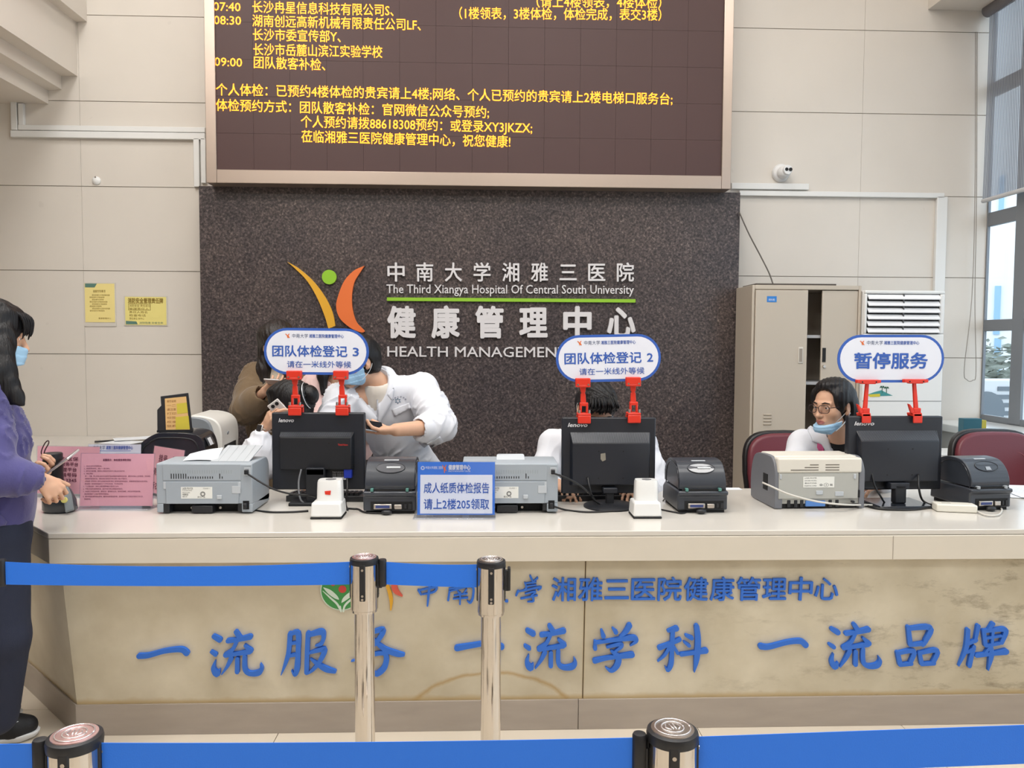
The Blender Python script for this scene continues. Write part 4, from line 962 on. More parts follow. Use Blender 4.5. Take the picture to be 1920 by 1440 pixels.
# ------------------------------------------------------------------ oval signs in red clips
def stadium(w, h, n=16):
    r = h/2; L = w/2-r; pts = []
    for k in range(n+1):
        a = -math.pi/2+math.pi*k/n; pts.append((L+r*math.cos(a), r*math.sin(a)))
    for k in range(n+1):
        a = math.pi/2+math.pi*k/n; pts.append((-L+r*math.cos(a), r*math.sin(a)))
    return pts
def oval_sign(cx_, cy_, wpx, hpx, Y, roll, label, big, small):
    C = PY(cx_, cy_, Y); m = (PY(cx_+1, cy_, Y)-C).length; w, h = wpx*m, hpx*m
    t = thing('oval_sign', label, 'sign', tuple(C), 0, 'oval counter signs')
    Rr = Matrix.Rotation(roll, 4, 'Y')
    xd = Rr @ Vector((1, 0, 0)); up = Rr @ Vector((0, 0, 1))
    MB().prism([(x, 0, z) for x, z in stadium(w, h)], (0, 0.004, 0)).xform(Rr).build('board', M_signblue, t)
    b = h*0.055
    MB().prism([(x, -0.0008, z) for x, z in stadium(w-2*b, h-2*b)], (0, 0.001, 0)).xform(Rr).build('face', M_signwhite, t)
    def line(s, u, v, wd, hh, bold, m_=M_signblue): text(t, 'text_line', s, xd*(u*w)+up*(v*h)+Vector((0, -0.0014, 0)), xd, up, wd*w, hh*h, m_, 0, bold, world=False)
    line('中南大学', -0.23, 0.33, 0.15, 0.085, 0.0, mat('script_grey', (70, 84, 120), 0.6)); line('湘雅三医院健康管理中心', -0.07, 0.33, 0.33, 0.075, 0.01)
    e = MB(); f = lambda x, y: xd*((-0.275+x*0.01)*w)+up*((0.33+y*0.01)*h)+Vector((0, -0.001, 0))
    stroke_into(e, [(-1.6, 4, 1.0), (0, 0, 1.0), (0.4, -4, 1.0)], f, 0.0006); stroke_into(e, [(1.6, 4, 1.0), (0.6, 0.5, 1.0), (1.8, -4, 1.0)], f, 0.0006)
    e.build('emblem', M_org, t)
    for a in big: line(*a)
    for a in small: line(*a)
    return t
Y1, Y2, Y3 = mon1[0].location.y+0.045, mon2[0].location.y+0.045, mon3[0].location.y+0.045
oval_sign(593.5, 659, 197, 88, Y1, 0.004, 'oval white sign with blue rim reading registration desk 3', [('团队体检登记', -0.42, 0.0, 0.715, 0.225, 0.02), ('3', 0.345, 0.0, 0.06, 0.22, 0.02)], [('请在一米线外等候', -0.28, -0.28, 0.61, 0.135, 0.006)])
oval_sign(1141, 671.5, 197, 88, Y2, -0.025, 'oval white sign with blue rim reading registration desk 2', [('团队体检登记', -0.42, 0.0, 0.735, 0.225, 0.02), ('2', 0.365, 0.0, 0.06, 0.22, 0.02)], [('请在一米线外等候', -0.28, -0.28, 0.62, 0.135, 0.006)])
oval_sign(1670.5, 672.5, 200, 88, Y3, -0.005, 'oval white sign with blue rim reading service paused', [('暂停服务', -0.345, -0.05, 0.69, 0.31, 0.025)], [])
def clip(px, ytop, ybot, Y, label, side=False, pxb=None):
    """red clip: lower jaw bites the monitor edge, upper clamp bites the sign"""
    a, b_ = PY(px, ytop, Y), PY(pxb or px, ybot, Y); H = a.z-b_.z; dx = a.x-b_.x
    t = thing('sign_clip', label, 'clip', tuple(b_), 0, 'red sign clips')
    if not side:
        MB().b2((-0.028, -0.012, 0), (0.028, -0.004, H*0.18)).b2((-0.028, 0.036, 0), (0.028, 0.044, H*0.18)).b2((-0.028, -0.012, H*0.17), (0.028, 0.044, H*0.23)).build('jaw', M_red, t, bevel=0.004)
        for s in (-1, 1): MB().cyl((s*0.021, -0.006, H*0.23), (s*0.021, -0.006, H*0.30), 0.005, n=12).build('spring_pin', M_steel, t, smooth=40)
        u = MB(); u.b2((-0.018, 0.004, H*0.22), (-0.009, 0.02, H*0.42)).b2((0.009, 0.004, H*0.22), (0.018, 0.02, H*0.42)).b2((-0.018, 0.004, H*0.38), (0.018, 0.02, H*0.46))
        u.build('fork', M_red, t, bevel=0.003)
        ar = MB()
        for k, (za, zb, wa, wb_) in enumerate(((0.44, 0.66, 0.024, 0.02), (0.64, 0.70, 0.015, 0.015), (0.68, 0.86, 0.019, 0.03))):
            c0, c1 = dx*za, dx*zb
            ar.loft([[(c0-wa/2, 0.005, H*za), (c0+wa/2, 0.005, H*za), (c0+wa/2, 0.018, H*za), (c0-wa/2, 0.018, H*za)], [(c1-wb_/2, 0.005, H*zb), (c1+wb_/2, 0.005, H*zb), (c1+wb_/2, 0.018, H*zb), (c1-wb_/2, 0.018, H*zb)]])
        ar.build('arm', M_red, t, bevel=0.002)
        MB().b2((dx-0.031, -0.012, H*0.84), (dx+0.031, -0.002, H)).b2((dx-0.031, 0.006, H*0.84), (dx+0.031, 0.018, H)).b2((dx-0.031, -0.012, H*0.80), (dx+0.031, 0.018, H*0.85)).build('clamp', M_red, t, bevel=0.003)
        for s in (-1, 1): MB().cyl((dx+s*0.022, -0.0105, H*0.86), (dx+s*0.022, -0.0145, H*0.86), 0.004, n=12).build('rivet', M_steel, t, smooth=40)
    else:
        pr_ = [(-0.020, 0), (-0.020, H*0.16), (-0.024, H*0.22), (0.016, H*0.24), (0.020, H*0.15), (0.020, 0)]
        MB().prism([(x, -0.010, z) for x, z in pr_], (0, 0.008, 0)).prism([(x, 0.036, z) for x, z in pr_], (0, 0.008, 0)).b2((-0.02, -0.010, H*0.15), (0.016, 0.044, H*0.22)).build('jaw', M_red, t, bevel=0.003)
        MB().prism([(-0.026, -0.004, H*0.22), (-0.012, -0.004, H*0.22), (-0.016, -0.004, H*0.30), (-0.032, -0.004, H*0.42), (-0.040, -0.004, H*0.44), (-0.034, -0.004, H*0.34)], (0, 0.016, 0)).build('thumb_lever', M_red, t, bevel=0.002)
        MB().b2((-0.014, 0.0, H*0.2), (0.018, 0.018, H*0.34)).build('fork', M_red, t, bevel=0.003)
        MB().loft([[(0-0.009, 0.004, H*0.3), (0.009, 0.004, H*0.3), (0.009, 0.016, H*0.3), (-0.009, 0.016, H*0.3)], [(dx-0.007, 0.004, H*0.92), (dx+0.007, 0.004, H*0.92), (dx+0.007, 0.016, H*0.92), (dx-0.007, 0.016, H*0.92)]]).build('arm', M_red, t, bevel=0.002)
        MB().prism([(dx-0.052, -0.010, H), (dx-0.052, -0.010, H*0.93), (dx-0.012, -0.010, H*0.90), (dx+0.012, -0.010, H*0.90), (dx+0.052, -0.010, H*0.93), (dx+0.052, -0.010, H)], (0, 0.008, 0)).b2((dx-0.05, 0.006, H*0.92), (dx+0.05, 0.016, H)).b2((dx-0.03, -0.009, H*0.90), (dx+0.03, 0.015, H*0.93)).build('clamp', M_red, t, bevel=0.002)
        for s in (-1, 1): MB().cyl((dx+s*0.03, -0.009, H*0.95), (dx+s*0.03, -0.012, H*0.95), 0.003, n=12).build('rivet', M_dark, t, smooth=40)
clip(551.5, 695, 779, Y1-0.016, 'red clip holding the desk 3 sign next to the dark bun of hair', pxb=553.5)
clip(639, 695, 779, Y1-0.016, 'red clip holding the desk 3 sign against the bending man', pxb=642)
clip(1093, 709, 794, Y2-0.016, 'red clip holding the desk 2 sign on the side of the pale logo', pxb=1095)
clip(1187.5, 707, 793, Y2-0.016, 'red clip holding the desk 2 sign on the side of the label printer', pxb=1188.5)
clip(1628, 712, 793, Y3-0.016, 'red clip holding the paused service sign beside the woman in glasses', True, pxb=1623)
clip(1716.5, 711, 793, Y3-0.016, 'red clip holding the paused service sign, away from the woman in glasses', True, pxb=1719)

# ------------------------------------------------------------------ card readers
def reader(px, py, wpx, label, sticker):
    C = PZ(px, py, CT); w = wpx*C.y/FPX
    t = thing('card_reader', label, 'card reader', (C.x, C.y+w*0.48, CT), 0, 'white card readers')
    M_rd = mat('reader_white', (234, 234, 232), 0.28, coat=0.3)
    MB().b2((-w/2, -w*0.48, 0), (w/2, w*0.48, 0.008)).build('foot', M_dark, t, bevel=0.003)
    MB().box((0, 0, 0.036), (w, w*0.96, 0.058), taper=(0.93, 0.93)).build('base', M_rd, t, bevel=0.008, seg=3)
    rg = []
    for z, s in ((0.062, 1.0), (0.10, 0.98), (0.137, 0.95), (0.145, 0.90)):
        rg.append([(math.copysign(abs(math.cos(a))**0.45, math.cos(a))*w*0.41*s+w*0.04, math.copysign(abs(math.sin(a))**0.45, math.sin(a))*w*0.32*s+0.012, z) for a in np.linspace(0, 2*math.pi, 41)[:-1]])
    u = MB().loft(rg).build('head', M_rd, t, smooth=50)
    MB().lathe([(w*0.17, 0), (w*0.17, 0.0012), (w*0.14, 0.0015)], 24, c=(w*0.06, 0.012, 0.145)).build('opening', mat('opening_grey', (120, 120, 122), 0.5), u)
    if sticker: MB().prism([(-0.01, -w*0.31+0.012, 0.105), (0.014, -w*0.31+0.012, 0.107), (0.012, -w*0.31+0.012, 0.09), (-0.008, -w*0.31+0.012, 0.092)], (0, -0.0025, 0)).build('red_sticker', M_red, u)
    return t
reader(611, 974, 59, 'white card reader with a red sticker on its head', True)
reader(1214.5, 973, 55, 'white card reader without sticker beside the round monitor foot', False)

# ------------------------------------------------------------------ printers
M_pg = mat('printer_grey', (158, 166, 174), 0.4, var=0.02)
M_pgl = mat('printer_light_grey', (184, 189, 194), 0.4)
def laser(pxl, pxr, pyb, pyt, label, tray, sheet):
    B = PZ(pxl, pyb, CT); C = PZ(pxr, pyb, CT); w = C.x-B.x; h = PY(pxl, pyt, B.y).z-CT; d = 0.25
    t = thing('laser_printer', label, 'printer', (B.x, B.y, CT), 0, 'grey laser printers')
    def X(u): return w*u
    def Z(v): return h*v
    bz_ = Z(0.2)
    n = 10; prof = [(0, bz_), (0, h-0.004), (0.006, h)]+[(d-0.06+0.06*math.sin(a), h-0.06+0.06*math.cos(a)) for a in np.linspace(0, math.pi/2, n)]+[(d, 0.02), (d-0.02, 0.012), (0.02, bz_)]
    bd = MB().prism([(0.0, y, z) for y, z in prof], (w, 0, 0))
    bd.b2((0, 0, 0.006), (X(0.07), d, bz_+0.001)).b2((X(0.885), 0, 0.006), (w, d, bz_+0.001)).build('body', M_pg, t, bevel=0.004)
    MB().b2((X(0.07), 0.05, 0.0), (X(0.885), d-0.02, bz_)).build('underside', M_dark, t)
    for lo_, hi_ in (((X(0.06), 0.002, 0.004), (X(0.13), 0.05, bz_)), ((X(0.36), -0.001, 0.004), (X(0.58), 0.05, bz_*0.82)), ((X(0.84), 0.002, 0.01), (X(0.885), 0.05, bz_))): MB().b2(lo_, hi_).build('feed_block', M_black, t, bevel=0.003)
    for u in (0.33, 0.63): MB().cyl((X(u), 0.045, bz_*0.42), (X(u), 0.038, bz_*0.42), 0.005, n=12).build('screw', M_steel, t)
    MB().b2((X(0.07), -0.002, Z(0.665)), (X(0.885), 0.002, Z(0.985))).build('upper_cover', M_pg, t, bevel=0.0015)
    MB().b2((X(0.1), -0.004, Z(0.205)), (X(0.86), 0.001, Z(0.64))).build('rear_door', M_pg, t, bevel=0.002)
    for u0, u1 in ((0.075, 0.105), (0.855, 0.88)): MB().b2((X(u0), -0.003, Z(0.50)), (X(u1), 0.001, Z(0.635))).build('hinge', M_pgl, t, bevel=0.001)
    for lo_, hi_ in (((X(0.79), -0.0055, Z(0.41)), (X(0.88), -0.0035, Z(0.56))), ((X(0.635), -0.010, Z(0.30)), (X(0.685), -0.0035, Z(0.38)))): MB().b2(lo_, hi_).build('latch', M_pgl, t, bevel=0.002)
    vs = MB()
    for k in range(25):
        u = 0.155+0.0252*k; z1 = Z(0.80) if k < 7 or k in (20,) else Z(0.745)
        if k in (18, 19) or k > 21: continue
        vs.b2((X(u), -0.0026, Z(0.70)), (X(u+0.009), -0.0018, z1))
    vs.build('vent_slots', M_dark, t)
    fs_ = MB()
    for k in range(26): fs_.b2((X(0.15+0.0252*k), -0.0024, Z(0.80)), (X(0.159+0.0252*k), -0.0018, Z(0.87)))
    fs_.build('vent_ribs', mat('rib_grey', (150, 158, 162), 0.5), t)
    lb = MB().b2((X(0.26), -0.0048, Z(0.31)), (X(0.585), -0.0035, Z(0.54))).build('rating_label', mat('label_white', (226, 226, 220), 0.5), t)
    for q, (u, v, s, hh, ww) in enumerate(((0.275, 0.51, 'LASER PRINTER', 0.010, 0.11), (0.275, 0.47, 'AC 220-240V 50/60Hz', 0.005, 0.10), (0.275, 0.43, 'MADE IN CHINA', 0.005, 0.08), (0.275, 0.39, '中国制造', 0.008, 0.06), (0.275, 0.35, 'SERIAL NO.', 0.006, 0.05), (0.49, 0.51, 'CLASS 1', 0.006, 0.07), (0.46, 0.40, '◎', 0.022, None), (0.43, 0.34, '激光产品', 0.006, 0.08))):
        text(lb, 'label_text', s, (X(u), -0.0052, Z(v)), X1, UPZ, X(ww) if ww else None, hh, mat('label_ink', (70, 70, 72), 0.7), world=False)
    MB().b2((X(0.915), -0.001, Z(0.765)), (X(0.985), 0.004, Z(0.92))).build('port_recess', M_pgl, t, bevel=0.002)
    MB().b2((X(0.925), -0.014, Z(0.79)), (X(0.965), 0.002, Z(0.88))).build('plug', M_black, t, bevel=0.002)
    MB().b2((X(0.90), -0.001, Z(0.09)), (X(0.965), 0.004, Z(0.26))).build('power_inlet', M_dark, t)
    MB().b2((X(0.91), -0.018, Z(0.12)), (X(0.95), 0.002, Z(0.22))).build('power_plug', M_black, t, bevel=0.003)
    if tray:
        MB().add([(X(0.52), 0.05, h+0.001), (X(0.93), 0.05, h+0.001), (X(0.98), 0.18, h+0.05), (X(0.60), 0.18, h+0.05), (X(0.52), 0.055, h-0.002), (X(0.93), 0.055, h-0.002), (X(0.98), 0.184, h+0.046), (X(0.60), 0.184, h+0.046)], [(0, 1, 2, 3), (5, 4, 7, 6), (3, 2, 6, 7), (0, 4, 5, 1), (0, 3, 7, 4), (1, 5, 6, 2)]).build('output_tray', M_pgl, t, bevel=0.001)
        rb = MB()
        for k in range(4):
            u = 0.6+0.09*k; rb.add([(X(u), 0.052, h+0.0018), (X(u+0.004), 0.052, h+0.0018), (X(u+0.04), 0.178, h+0.0505), (X(u+0.036), 0.178, h+0.0505)], [(0, 1, 2, 3)])
        rb.build('tray_rib', mat('rib_grey', (150, 158, 162), 0.5), t)
    return t, B, w, h
p1, PB1, PW1, PH1 = laser(294, 473, 964, 869, 'grey laser printer beside the front pink notice', True, True)
p2, PB2, PW2, PH2 = laser(867, 1046, 963, 869, 'grey laser printer half hidden by the blue and white report notice', False, True)
sp = MB(); w, h = PW1, PH1
rows = [[(PB1.x+w*(0.22+0.36*v), PB1.y+0.06+0.02*k, CT+h+0.002+0.0105*k*(0.4+0.6*v)+0.004*math.sin(v*3)) for v in np.linspace(0, 1, 8)] for k in range(5)]
setp(MB().sheet(rows).build('paper_sheet', M_paper, solid=0.0006), 'white paper lying on top of the grey printer beside the pink notice', 'paper')
a, b_ = PY(931, 868, PB2.y+0.1), PY(984, 852, PB2.y+0.1)
st_ = MB().prism([(a.x, PB2.y+0.1, CT+PH2+0.0005), (b_.x, PB2.y+0.1, CT+PH2+0.0005), (b_.x-0.002, PB2.y+0.115, b_.z-0.004), (b_.x-0.008, PB2.y+0.116, b_.z), (a.x+0.008, PB2.y+0.116, b_.z), (a.x+0.001, PB2.y+0.115, b_.z-0.004)], (0, 0.003, 0))
st_.build('paper_support', M_pgl, p2, world=True)

def laser_beige():
    B = PZ(1457, 955, CT); C = PZ(1603, 948, CT); w = (C-B).length; rz = 0.03; h = PY(1457, 858, B.y).z-CT; d = 0.27
    t = thing('laser_printer', 'cream and grey laser printer in front of the woman in glasses', 'printer', (B.x, B.y, CT), rz)
    M_cr = mat('printer_cream', (216, 211, 200), 0.4); M_dg = mat('printer_dark_grey', (112, 114, 120), 0.42); M_fc = mat('printer_face', (172, 172, 166), 0.45)
    prof = [(0.0, 0.0), (-0.0, h*0.62), (0.006, h*0.80), (0.03, h*0.95), (0.07, h*1.0), (d*0.7, h*0.98), (d*0.9, h*0.86), (d, h*0.55), (d, h*0.15), (d-0.03, 0.0)]
    prof = [(p_[0], p_[1]) for p_ in catmull(prof+[prof[0]], 3)[:-1]]
    MB().prism([(-0.012, y, max(0.002, z)) for y, z in prof], (0.034, 0, 0)).build('end_cap', M_dg, t, bevel=0.003)
    MB().prism([(w-0.02, y, max(0.002, z)) for y, z in prof], (0.024, 0, 0)).build('end_cap', M_dg, t, bevel=0.003)
    MB().prism([(0.02, y+0.006 if y < 0.02 else y*0.99, max(0.022, z*0.985)) for y, z in prof], (w-0.038, 0, 0)).build('body', M_fc, t)
    MB().b2((-0.002, -0.006, h*0.70), (w-0.012, 0.05, h*0.99)).b2((0, 0.04, h*0.93), (w-0.012, d*0.72, h*1.005)).build('top_cover', M_cr, t, bevel=0.008, seg=3)
    MB().b2((0.004, -0.003, h*0.20), (w-0.026, 0.012, h*0.70)).build('rear_panel', M_fc, t, bevel=0.002)
    vs = MB()
    for r, (z, segs) in enumerate(((0.86, ((0.36, 0.46), (0.54, 0.70))), (0.81, ((0.30, 0.46), (0.54, 0.70))), (0.76, ((0.14, 0.46), (0.54, 0.70))))):
        for u0, u1 in segs: vs.b2((w*u0, -0.0068, h*(z-0.008)), (w*u1, -0.005, h*(z+0.008)))
    vs.build('vent_slots', mat('slot_brown', (96, 88, 78), 0.6), t)
    lb = MB().b2((w*0.29, -0.0042, h*0.42), (w*0.65, -0.0025, h*0.63)).build('rating_label', mat('label_white', (226, 226, 220), 0.5), t)
    for q in range(4): text(lb, 'label_text', ('LASER PRINTER', '220-240V 50-60Hz', '激光打印机', 'MADE IN CHINA')[q], (w*0.305, -0.0046, h*(0.605-0.05*q)), X1, UPZ, w*0.14, 0.006, mat('label_ink', (70, 70, 72), 0.7), world=False)
    text(lb, 'label_text', '◎ ⊕ ▦', (w*0.48, -0.0046, h*0.47), X1, UPZ, w*0.15, 0.01, mat('label_ink', (70, 70, 72), 0.7), world=False)
    for u0, u1, v0, v1 in ((0.44, 0.52, 0.28, 0.36), (0.66, 0.76, 0.25, 0.34), (0.02, 0.04, 0.58, 0.68), (0.87, 0.90, 0.58, 0.68)): MB().b2((w*u0, -0.006, h*v0), (w*u1, -0.002, h*v1)).build('latch', M_pgl, t, bevel=0.002)
    MB().b2((0.012, 0.01, 0.004), (w-0.03, 0.05, h*0.185)).build('underside', M_dark, t)
    MB().b2((w*0.33, 0.0, 0.01), (w*0.56, 0.012, h*0.16)).build('blue_roller_guide', mat('guide_blue', (84, 132, 200), 0.4), t, bevel=0.003)
    for u in (0.12, 0.2, 0.27, 0.6, 0.68): MB().b2((w*u, 0.004, 0.006), (w*(u+0.04), 0.012, h*0.17)).build('feed_rib', M_black, t, bevel=0.002)
    MB().b2((-0.0135, 0.075, h*0.30), (-0.011, 0.125, h*0.62)).build('port_recess', M_dark, t)
    MB().b2((w*0.905, -0.002, h*0.22), (w*0.955, 0.004, h*0.36)).build('power_inlet', M_dark, t)
    return t, B, w, h, rz
pb3 = laser_beige()

def label_printer(px, py, wpx, hpx, rz, label, window, d=0.245):
    C = PZ(px, py, CT); w = wpx*C.y/FPX; h = hpx*C.y/FPX
    t = thing('label_printer', label, 'printer', (C.x, C.y, CT), rz, 'dark label printers')
    M_lp = mat('label_printer_grey', (52, 56, 64), 0.34, coat=0.15, bump=0.02, bscale=300)
    prof = [(0.0, 0.012), (0.0, h*0.34), (-0.012, h*0.36), (-0.012, h*0.44), (0.03, h*0.45), (d-0.03, h*0.45), (d, h*0.36), (d+0.005, 0.014)]
    MB().prism([(-w/2, y, z) for y, z in prof], (w, 0, 0)).build('base', M_lp, t, bevel=0.006)
    MB().b2((-w/2+0.01, 0.01, 0), (w/2-0.01, d-0.01, 0.0125)).build('foot', M_dark, t)
    lid = [(0.004, h*0.47), (0.0, h*0.55), (0.006, h*0.68), (0.022, h*0.82), (0.05, h*0.94), (0.085, h*0.995), (0.15, h*1.0), (0.20, h*0.93), (d-0.005, h*0.75), (d, h*0.47)]
    lid = [tuple(p_) for p_ in catmull(lid, 4)]
    wl = w*0.93
    MB().prism([(-wl/2, y, z) for y, z in lid], (wl, 0, 0)).build('lid', M_lp, t, bevel=0.008, seg=3)
    for s in (-1, 1):
        arc = [Vector((s*(wl/2+0.0005), 0.02+0.9*(y-0.02)*0.93+0.006, z*0.95-0.002)) for y, z in lid]
        MB().tube(arc, 0.0022, 6).build('lid_ridge', M_gloss, t, smooth=True)
    for s in (-1, 1): MB().b2((s*w*0.33-0.006, -0.014, h*0.44), (s*w*0.33+0.006, 0.01, h*0.50)).build('latch', mat('latch_teal', (84, 132, 124), 0.4) if window != 2 else mat('latch_grey', (150, 156, 162), 0.4), t, bevel=0.002)
    MB().b2((-w*0.42, -0.006, h*0.445), (w*0.42, 0.006, h*0.475)).build('paper_slot', M_dark, t)
    MB().b2((-w*0.36, -0.0018, h*0.08), (w*0.42, 0.002, h*0.24)).build('port_plate', M_dark, t)
    MB().b2((-w*0.30, -0.010, h*0.10), (w*0.04, -0.001, h*0.20)).build('parallel_port', M_steel, t, bevel=0.003)
    MB().b2((-w*0.26, -0.0115, h*0.125), (w*0.0, -0.0095, h*0.175)).build('port_core', mat('port_blue', (52, 66, 120), 0.4), t)
    MB().b2((w*0.08, -0.009, h*0.10), (w*0.23, -0.001, h*0.19)).build('serial_port', M_steel, t, bevel=0.003)
    MB().b2((w*0.27, -0.006, h*0.11), (w*0.32, -0.001, h*0.19)).b2((w*0.35, -0.006, h*0.10), (w*0.42, -0.001, h*0.20)).build('power_inlet', M_black, t, bevel=0.001)
    MB().ball((-w*0.05, -0.018, h*0.055), (0.022, 0.014, 0.010), 14, 8).build('plug', M_black, t, smooth=True)
    # window let into the curved lid
    def on_lid(u, s_):
        i = s_*(len(lid)-1); k = int(min(i, len(lid)-2)); f = i-k
        return Vector((u, lid[k][0]*(1-f)+lid[k+1][0]*f, lid[k][1]*(1-f)+lid[k+1][1]*f))
    def lid_n(s_):
        a_, b2_ = on_lid(0, max(0, s_-.01)), on_lid(0, min(1, s_+.01)); tt = (b2_-a_).normalized(); return Vector((0, -tt.z, tt.y))
    if window:
        rings = []
        wr_ = 0.29
        c = [on_lid(0, 0.37)+lid_n(0.37)*0.0022]
        for q in (0.5, 1.0):
            rings.append([on_lid(wl*wr_*q*math.cos(a), 0.37+0.075*q*math.sin(a))+lid_n(0.37+0.075*q*math.sin(a))*0.0022 for a in np.linspace(0, 2*math.pi, 29)[:-1]])
        m = MB(); m.add(c+rings[0]+rings[1], [(0, 1+k, 1+(k+1) % 28) for k in range(28)]+[(1+k, 29+k, 29+(k+1) % 28, 1+(k+1) % 28) for k in range(28)])
        m.build('window', mat('smoked_window', (92, 94, 100), 0.06, coat=1.0) if window == 1 else M_gloss, t, smooth=True)
        MB().tube([p_+Vector((0, 0, 0.0006)) for p_ in rings[1]+rings[1][:1]], 0.0016, 6).build('window_rim', M_gloss, t, smooth=True)
        if window == 1:
            MB().tube([on_lid(-wl*0.08, 0.37)+lid_n(.37)*0.003, on_lid(wl*0.2, 0.37)+lid_n(.37)*0.003], 0.004, 8).build('label_roll', mat('roll_pale', (216, 220, 224), 0.4), t)
        else:
            MB().add([on_lid(-0.008, 0.36)+lid_n(.36)*0.004, on_lid(0.012, 0.36)+lid_n(.36)*0.004, on_lid(0.014, 0.31)+lid_n(.31)*0.004, on_lid(-0.01, 0.31)+lid_n(.31)*0.004], [(0, 1, 2, 3)]).build('sticker', mat('latch_grey', (150, 156, 162), 0.4), t)
    MB().add([on_lid(-wl*0.15, 0.5)+Vector((0, 0, .0015)), on_lid(wl*0.15, 0.5)+Vector((0, 0, .0015)), on_lid(wl*0.15, 0.53)+Vector((0, 0, .0015)), on_lid(-wl*0.15, 0.53)+Vector((0, 0, .0015))], [(0, 1, 2, 3)]).build('lid_grip', M_pgl, t)
    return t, C, w, h
lp1 = label_printer(731, 964, 100, 99, 0.0, 'dark label printer between the first monitor and the blue and white notice', 1)
lp2 = label_printer(1317, 962, 97, 97, 0.02, 'dark label printer between the card reader without sticker and the cream laser printer', 1)
lp3 = label_printer(1856, 957, 88, 97, 0.10, 'dark label printer in front of the empty burgundy chair', 2)

# printers on the side wing: facing the seats
def wing_printers():
    Yb = 3.9
    a, b_ = PY(252, 850, Yb), PY(388, 850, Yb); L = b_.x-a.x; h = PY(300, 812, Yb).z-CT
    t = thing('label_printer', 'long black label printer with a memo stand on top', 'printer', (a.x, Yb, CT), 0.08)
    prof = [(0.0, 0.02), (0.004, h*0.5), (0.03, h*0.78), (0.09, h*0.96), (0.14, h), (L*0.75, h*0.98), (L*0.9, h*0.88), (L*0.96, h*0.6), (L*0.95, h*0.42), (L, h*0.38), (L, 0.02)]
    pr_ = [tuple(p_) for p_ in catmull(prof, 4)]
    MB().prism([(x, 0, max(0, z)) for x, z in pr_], (0, 0.24, 0)).build('body', M_gloss, t, bevel=0.012, seg=3)
    arc = [Vector((x*0.86+L*0.05, -0.0015, z*0.90)) for x, z in pr_[2:36]]
    MB().tube(arc, 0.0035, 6).build('side_ridge', M_black, t, smooth=True)
    MB().b2((L*0.80, -0.003, 0.05), (L*0.835, 0.001, 0.09)).build('status_light', mat('cyan_button', (80, 196, 214), 0.3), t, bevel=0.002)
    MB().add([(L*0.885, 0.04, h*0.86), (L*0.885, 0.16, h*0.86), (L*0.945, 0.16, h*0.66), (L*0.945, 0.04, h*0.66)], [(0, 1, 2, 3)]).xform(Matrix.Translation((0.012, 0, 0.006))).build('status_window', mat('smoked_window', (92, 94, 100), 0.06, coat=1.0), t)
    MB().add([(L*0.90, 0.05, h*0.82), (L*0.90, 0.11, h*0.82), (L*0.945, 0.11, h*0.67), (L*0.945, 0.05, h*0.67)], [(0, 1, 2, 3)]).xform(Matrix.Translation((0.016, 0, 0.009))).build('sticker', M_paper, t)
    # memo stand
    base = Vector(t.location)+Vector((L*0.50, 0.06, h+0.0005))
    m = thing('memo_stand', 'black upright memo stand with an orange and yellow note', 'memo stand', tuple(base), 0.30)
    f = lambda px, py: PY(px, py, base.y)
    s = (f(340, 775)-f(341, 775)).length
    def q(px, py): return Vector(((px-345)*s, 0, (811-py)*s*0.98))
    MB().prism([q(314, 812), q(314, 768), q(321, 760), q(320, 742), q(369, 736), q(376, 811)], (0, 0.012, 0)).xform(Matrix.Rotation(-0.10, 4, 'X')).build('plate', M_black, m, bevel=0.002)
    MB().prism([q(313, 812), q(376, 812), q(376, 808), q(313, 808)], (0, 0.08, 0)).build('foot', M_black, m)
    RX = Matrix.Rotation(-0.10, 4, 'X')
    nt_ = MB().prism([q(329, 807), q(327.5, 746.5), q(365, 743), q(371, 808)], (0, -0.002, 0)).xform(RX).build('note', mat('note_orange', (212, 172, 112), 0.6), m)
    MB().prism([q(349, 777), q(348, 757), q(366, 755), q(368, 775)], (0, -0.0026, 0)).xform(RX).prism([q(346, 807), q(346, 783), q(369, 781), q(371, 807)], (0, -0.0026, 0)).xform(RX, 8).build('note_patch', mat('note_yellow', (196, 180, 56), 0.6), nt_)
    for k in range(7): text(nt_, 'note_text', ('操作说明', '一二', '请注意', '打印', '标签', '校准', '联系')[k], RX @ (q(331, 752+8*k)+Vector((0, -0.0026, 0))), X1, RX @ UPZ, 16*s, 4.5*s, mat('note_ink', (150, 104, 56), 0.8), world=False)
    # white and grey laser printer behind
    Yc = 4.36
    a, b_ = PY(352, 850, Yc), PY(400, 850, Yc); w = b_.x-a.x; h2 = PY(390, 783, Yc).z-CT
    t = thing('laser_printer', 'white and grey laser printer with its paper tray out, behind the memo stand', 'printer', (a.x, Yc, CT), 0.05)
    M_g2 = mat('side_grey', (130, 136, 142), 0.42)
    prof = [(0, 0.0), (0, h2*0.9), (w*0.3, h2*1.0), (w*0.75, h2*0.93), (w*0.93, h2*0.75), (w*1.0, h2*0.5), (w, 0.0)]
    MB().prism([(x, 0, max(0, z)) for x, z in [tuple(p_) for p_ in catmull(prof, 3)]], (0, 0.03, 0)).build('side_panel', M_g2, t, bevel=0.006)
    prof2 = [(0, 0), (0, h2*0.92), (w*0.2, h2*1.03), (w*0.85, h2*0.98), (w*1.17, h2*0.84), (w*1.26, h2*0.6), (w*1.25, h2*0.3), (w*1.22, 0)]
    MB().prism([(x, 0.03, max(0, z)) for x, z in [tuple(p_) for p_ in catmull(prof2, 3)]], (0, 0.36, 0)).build('body', mat('printer_white', (224, 222, 216), 0.4), t, bevel=0.012)
    MB().b2((w*1.2, 0.08, h2*0.18), (w*1.275, 0.32, h2*0.40)).build('tray_mouth', M_dark, t)
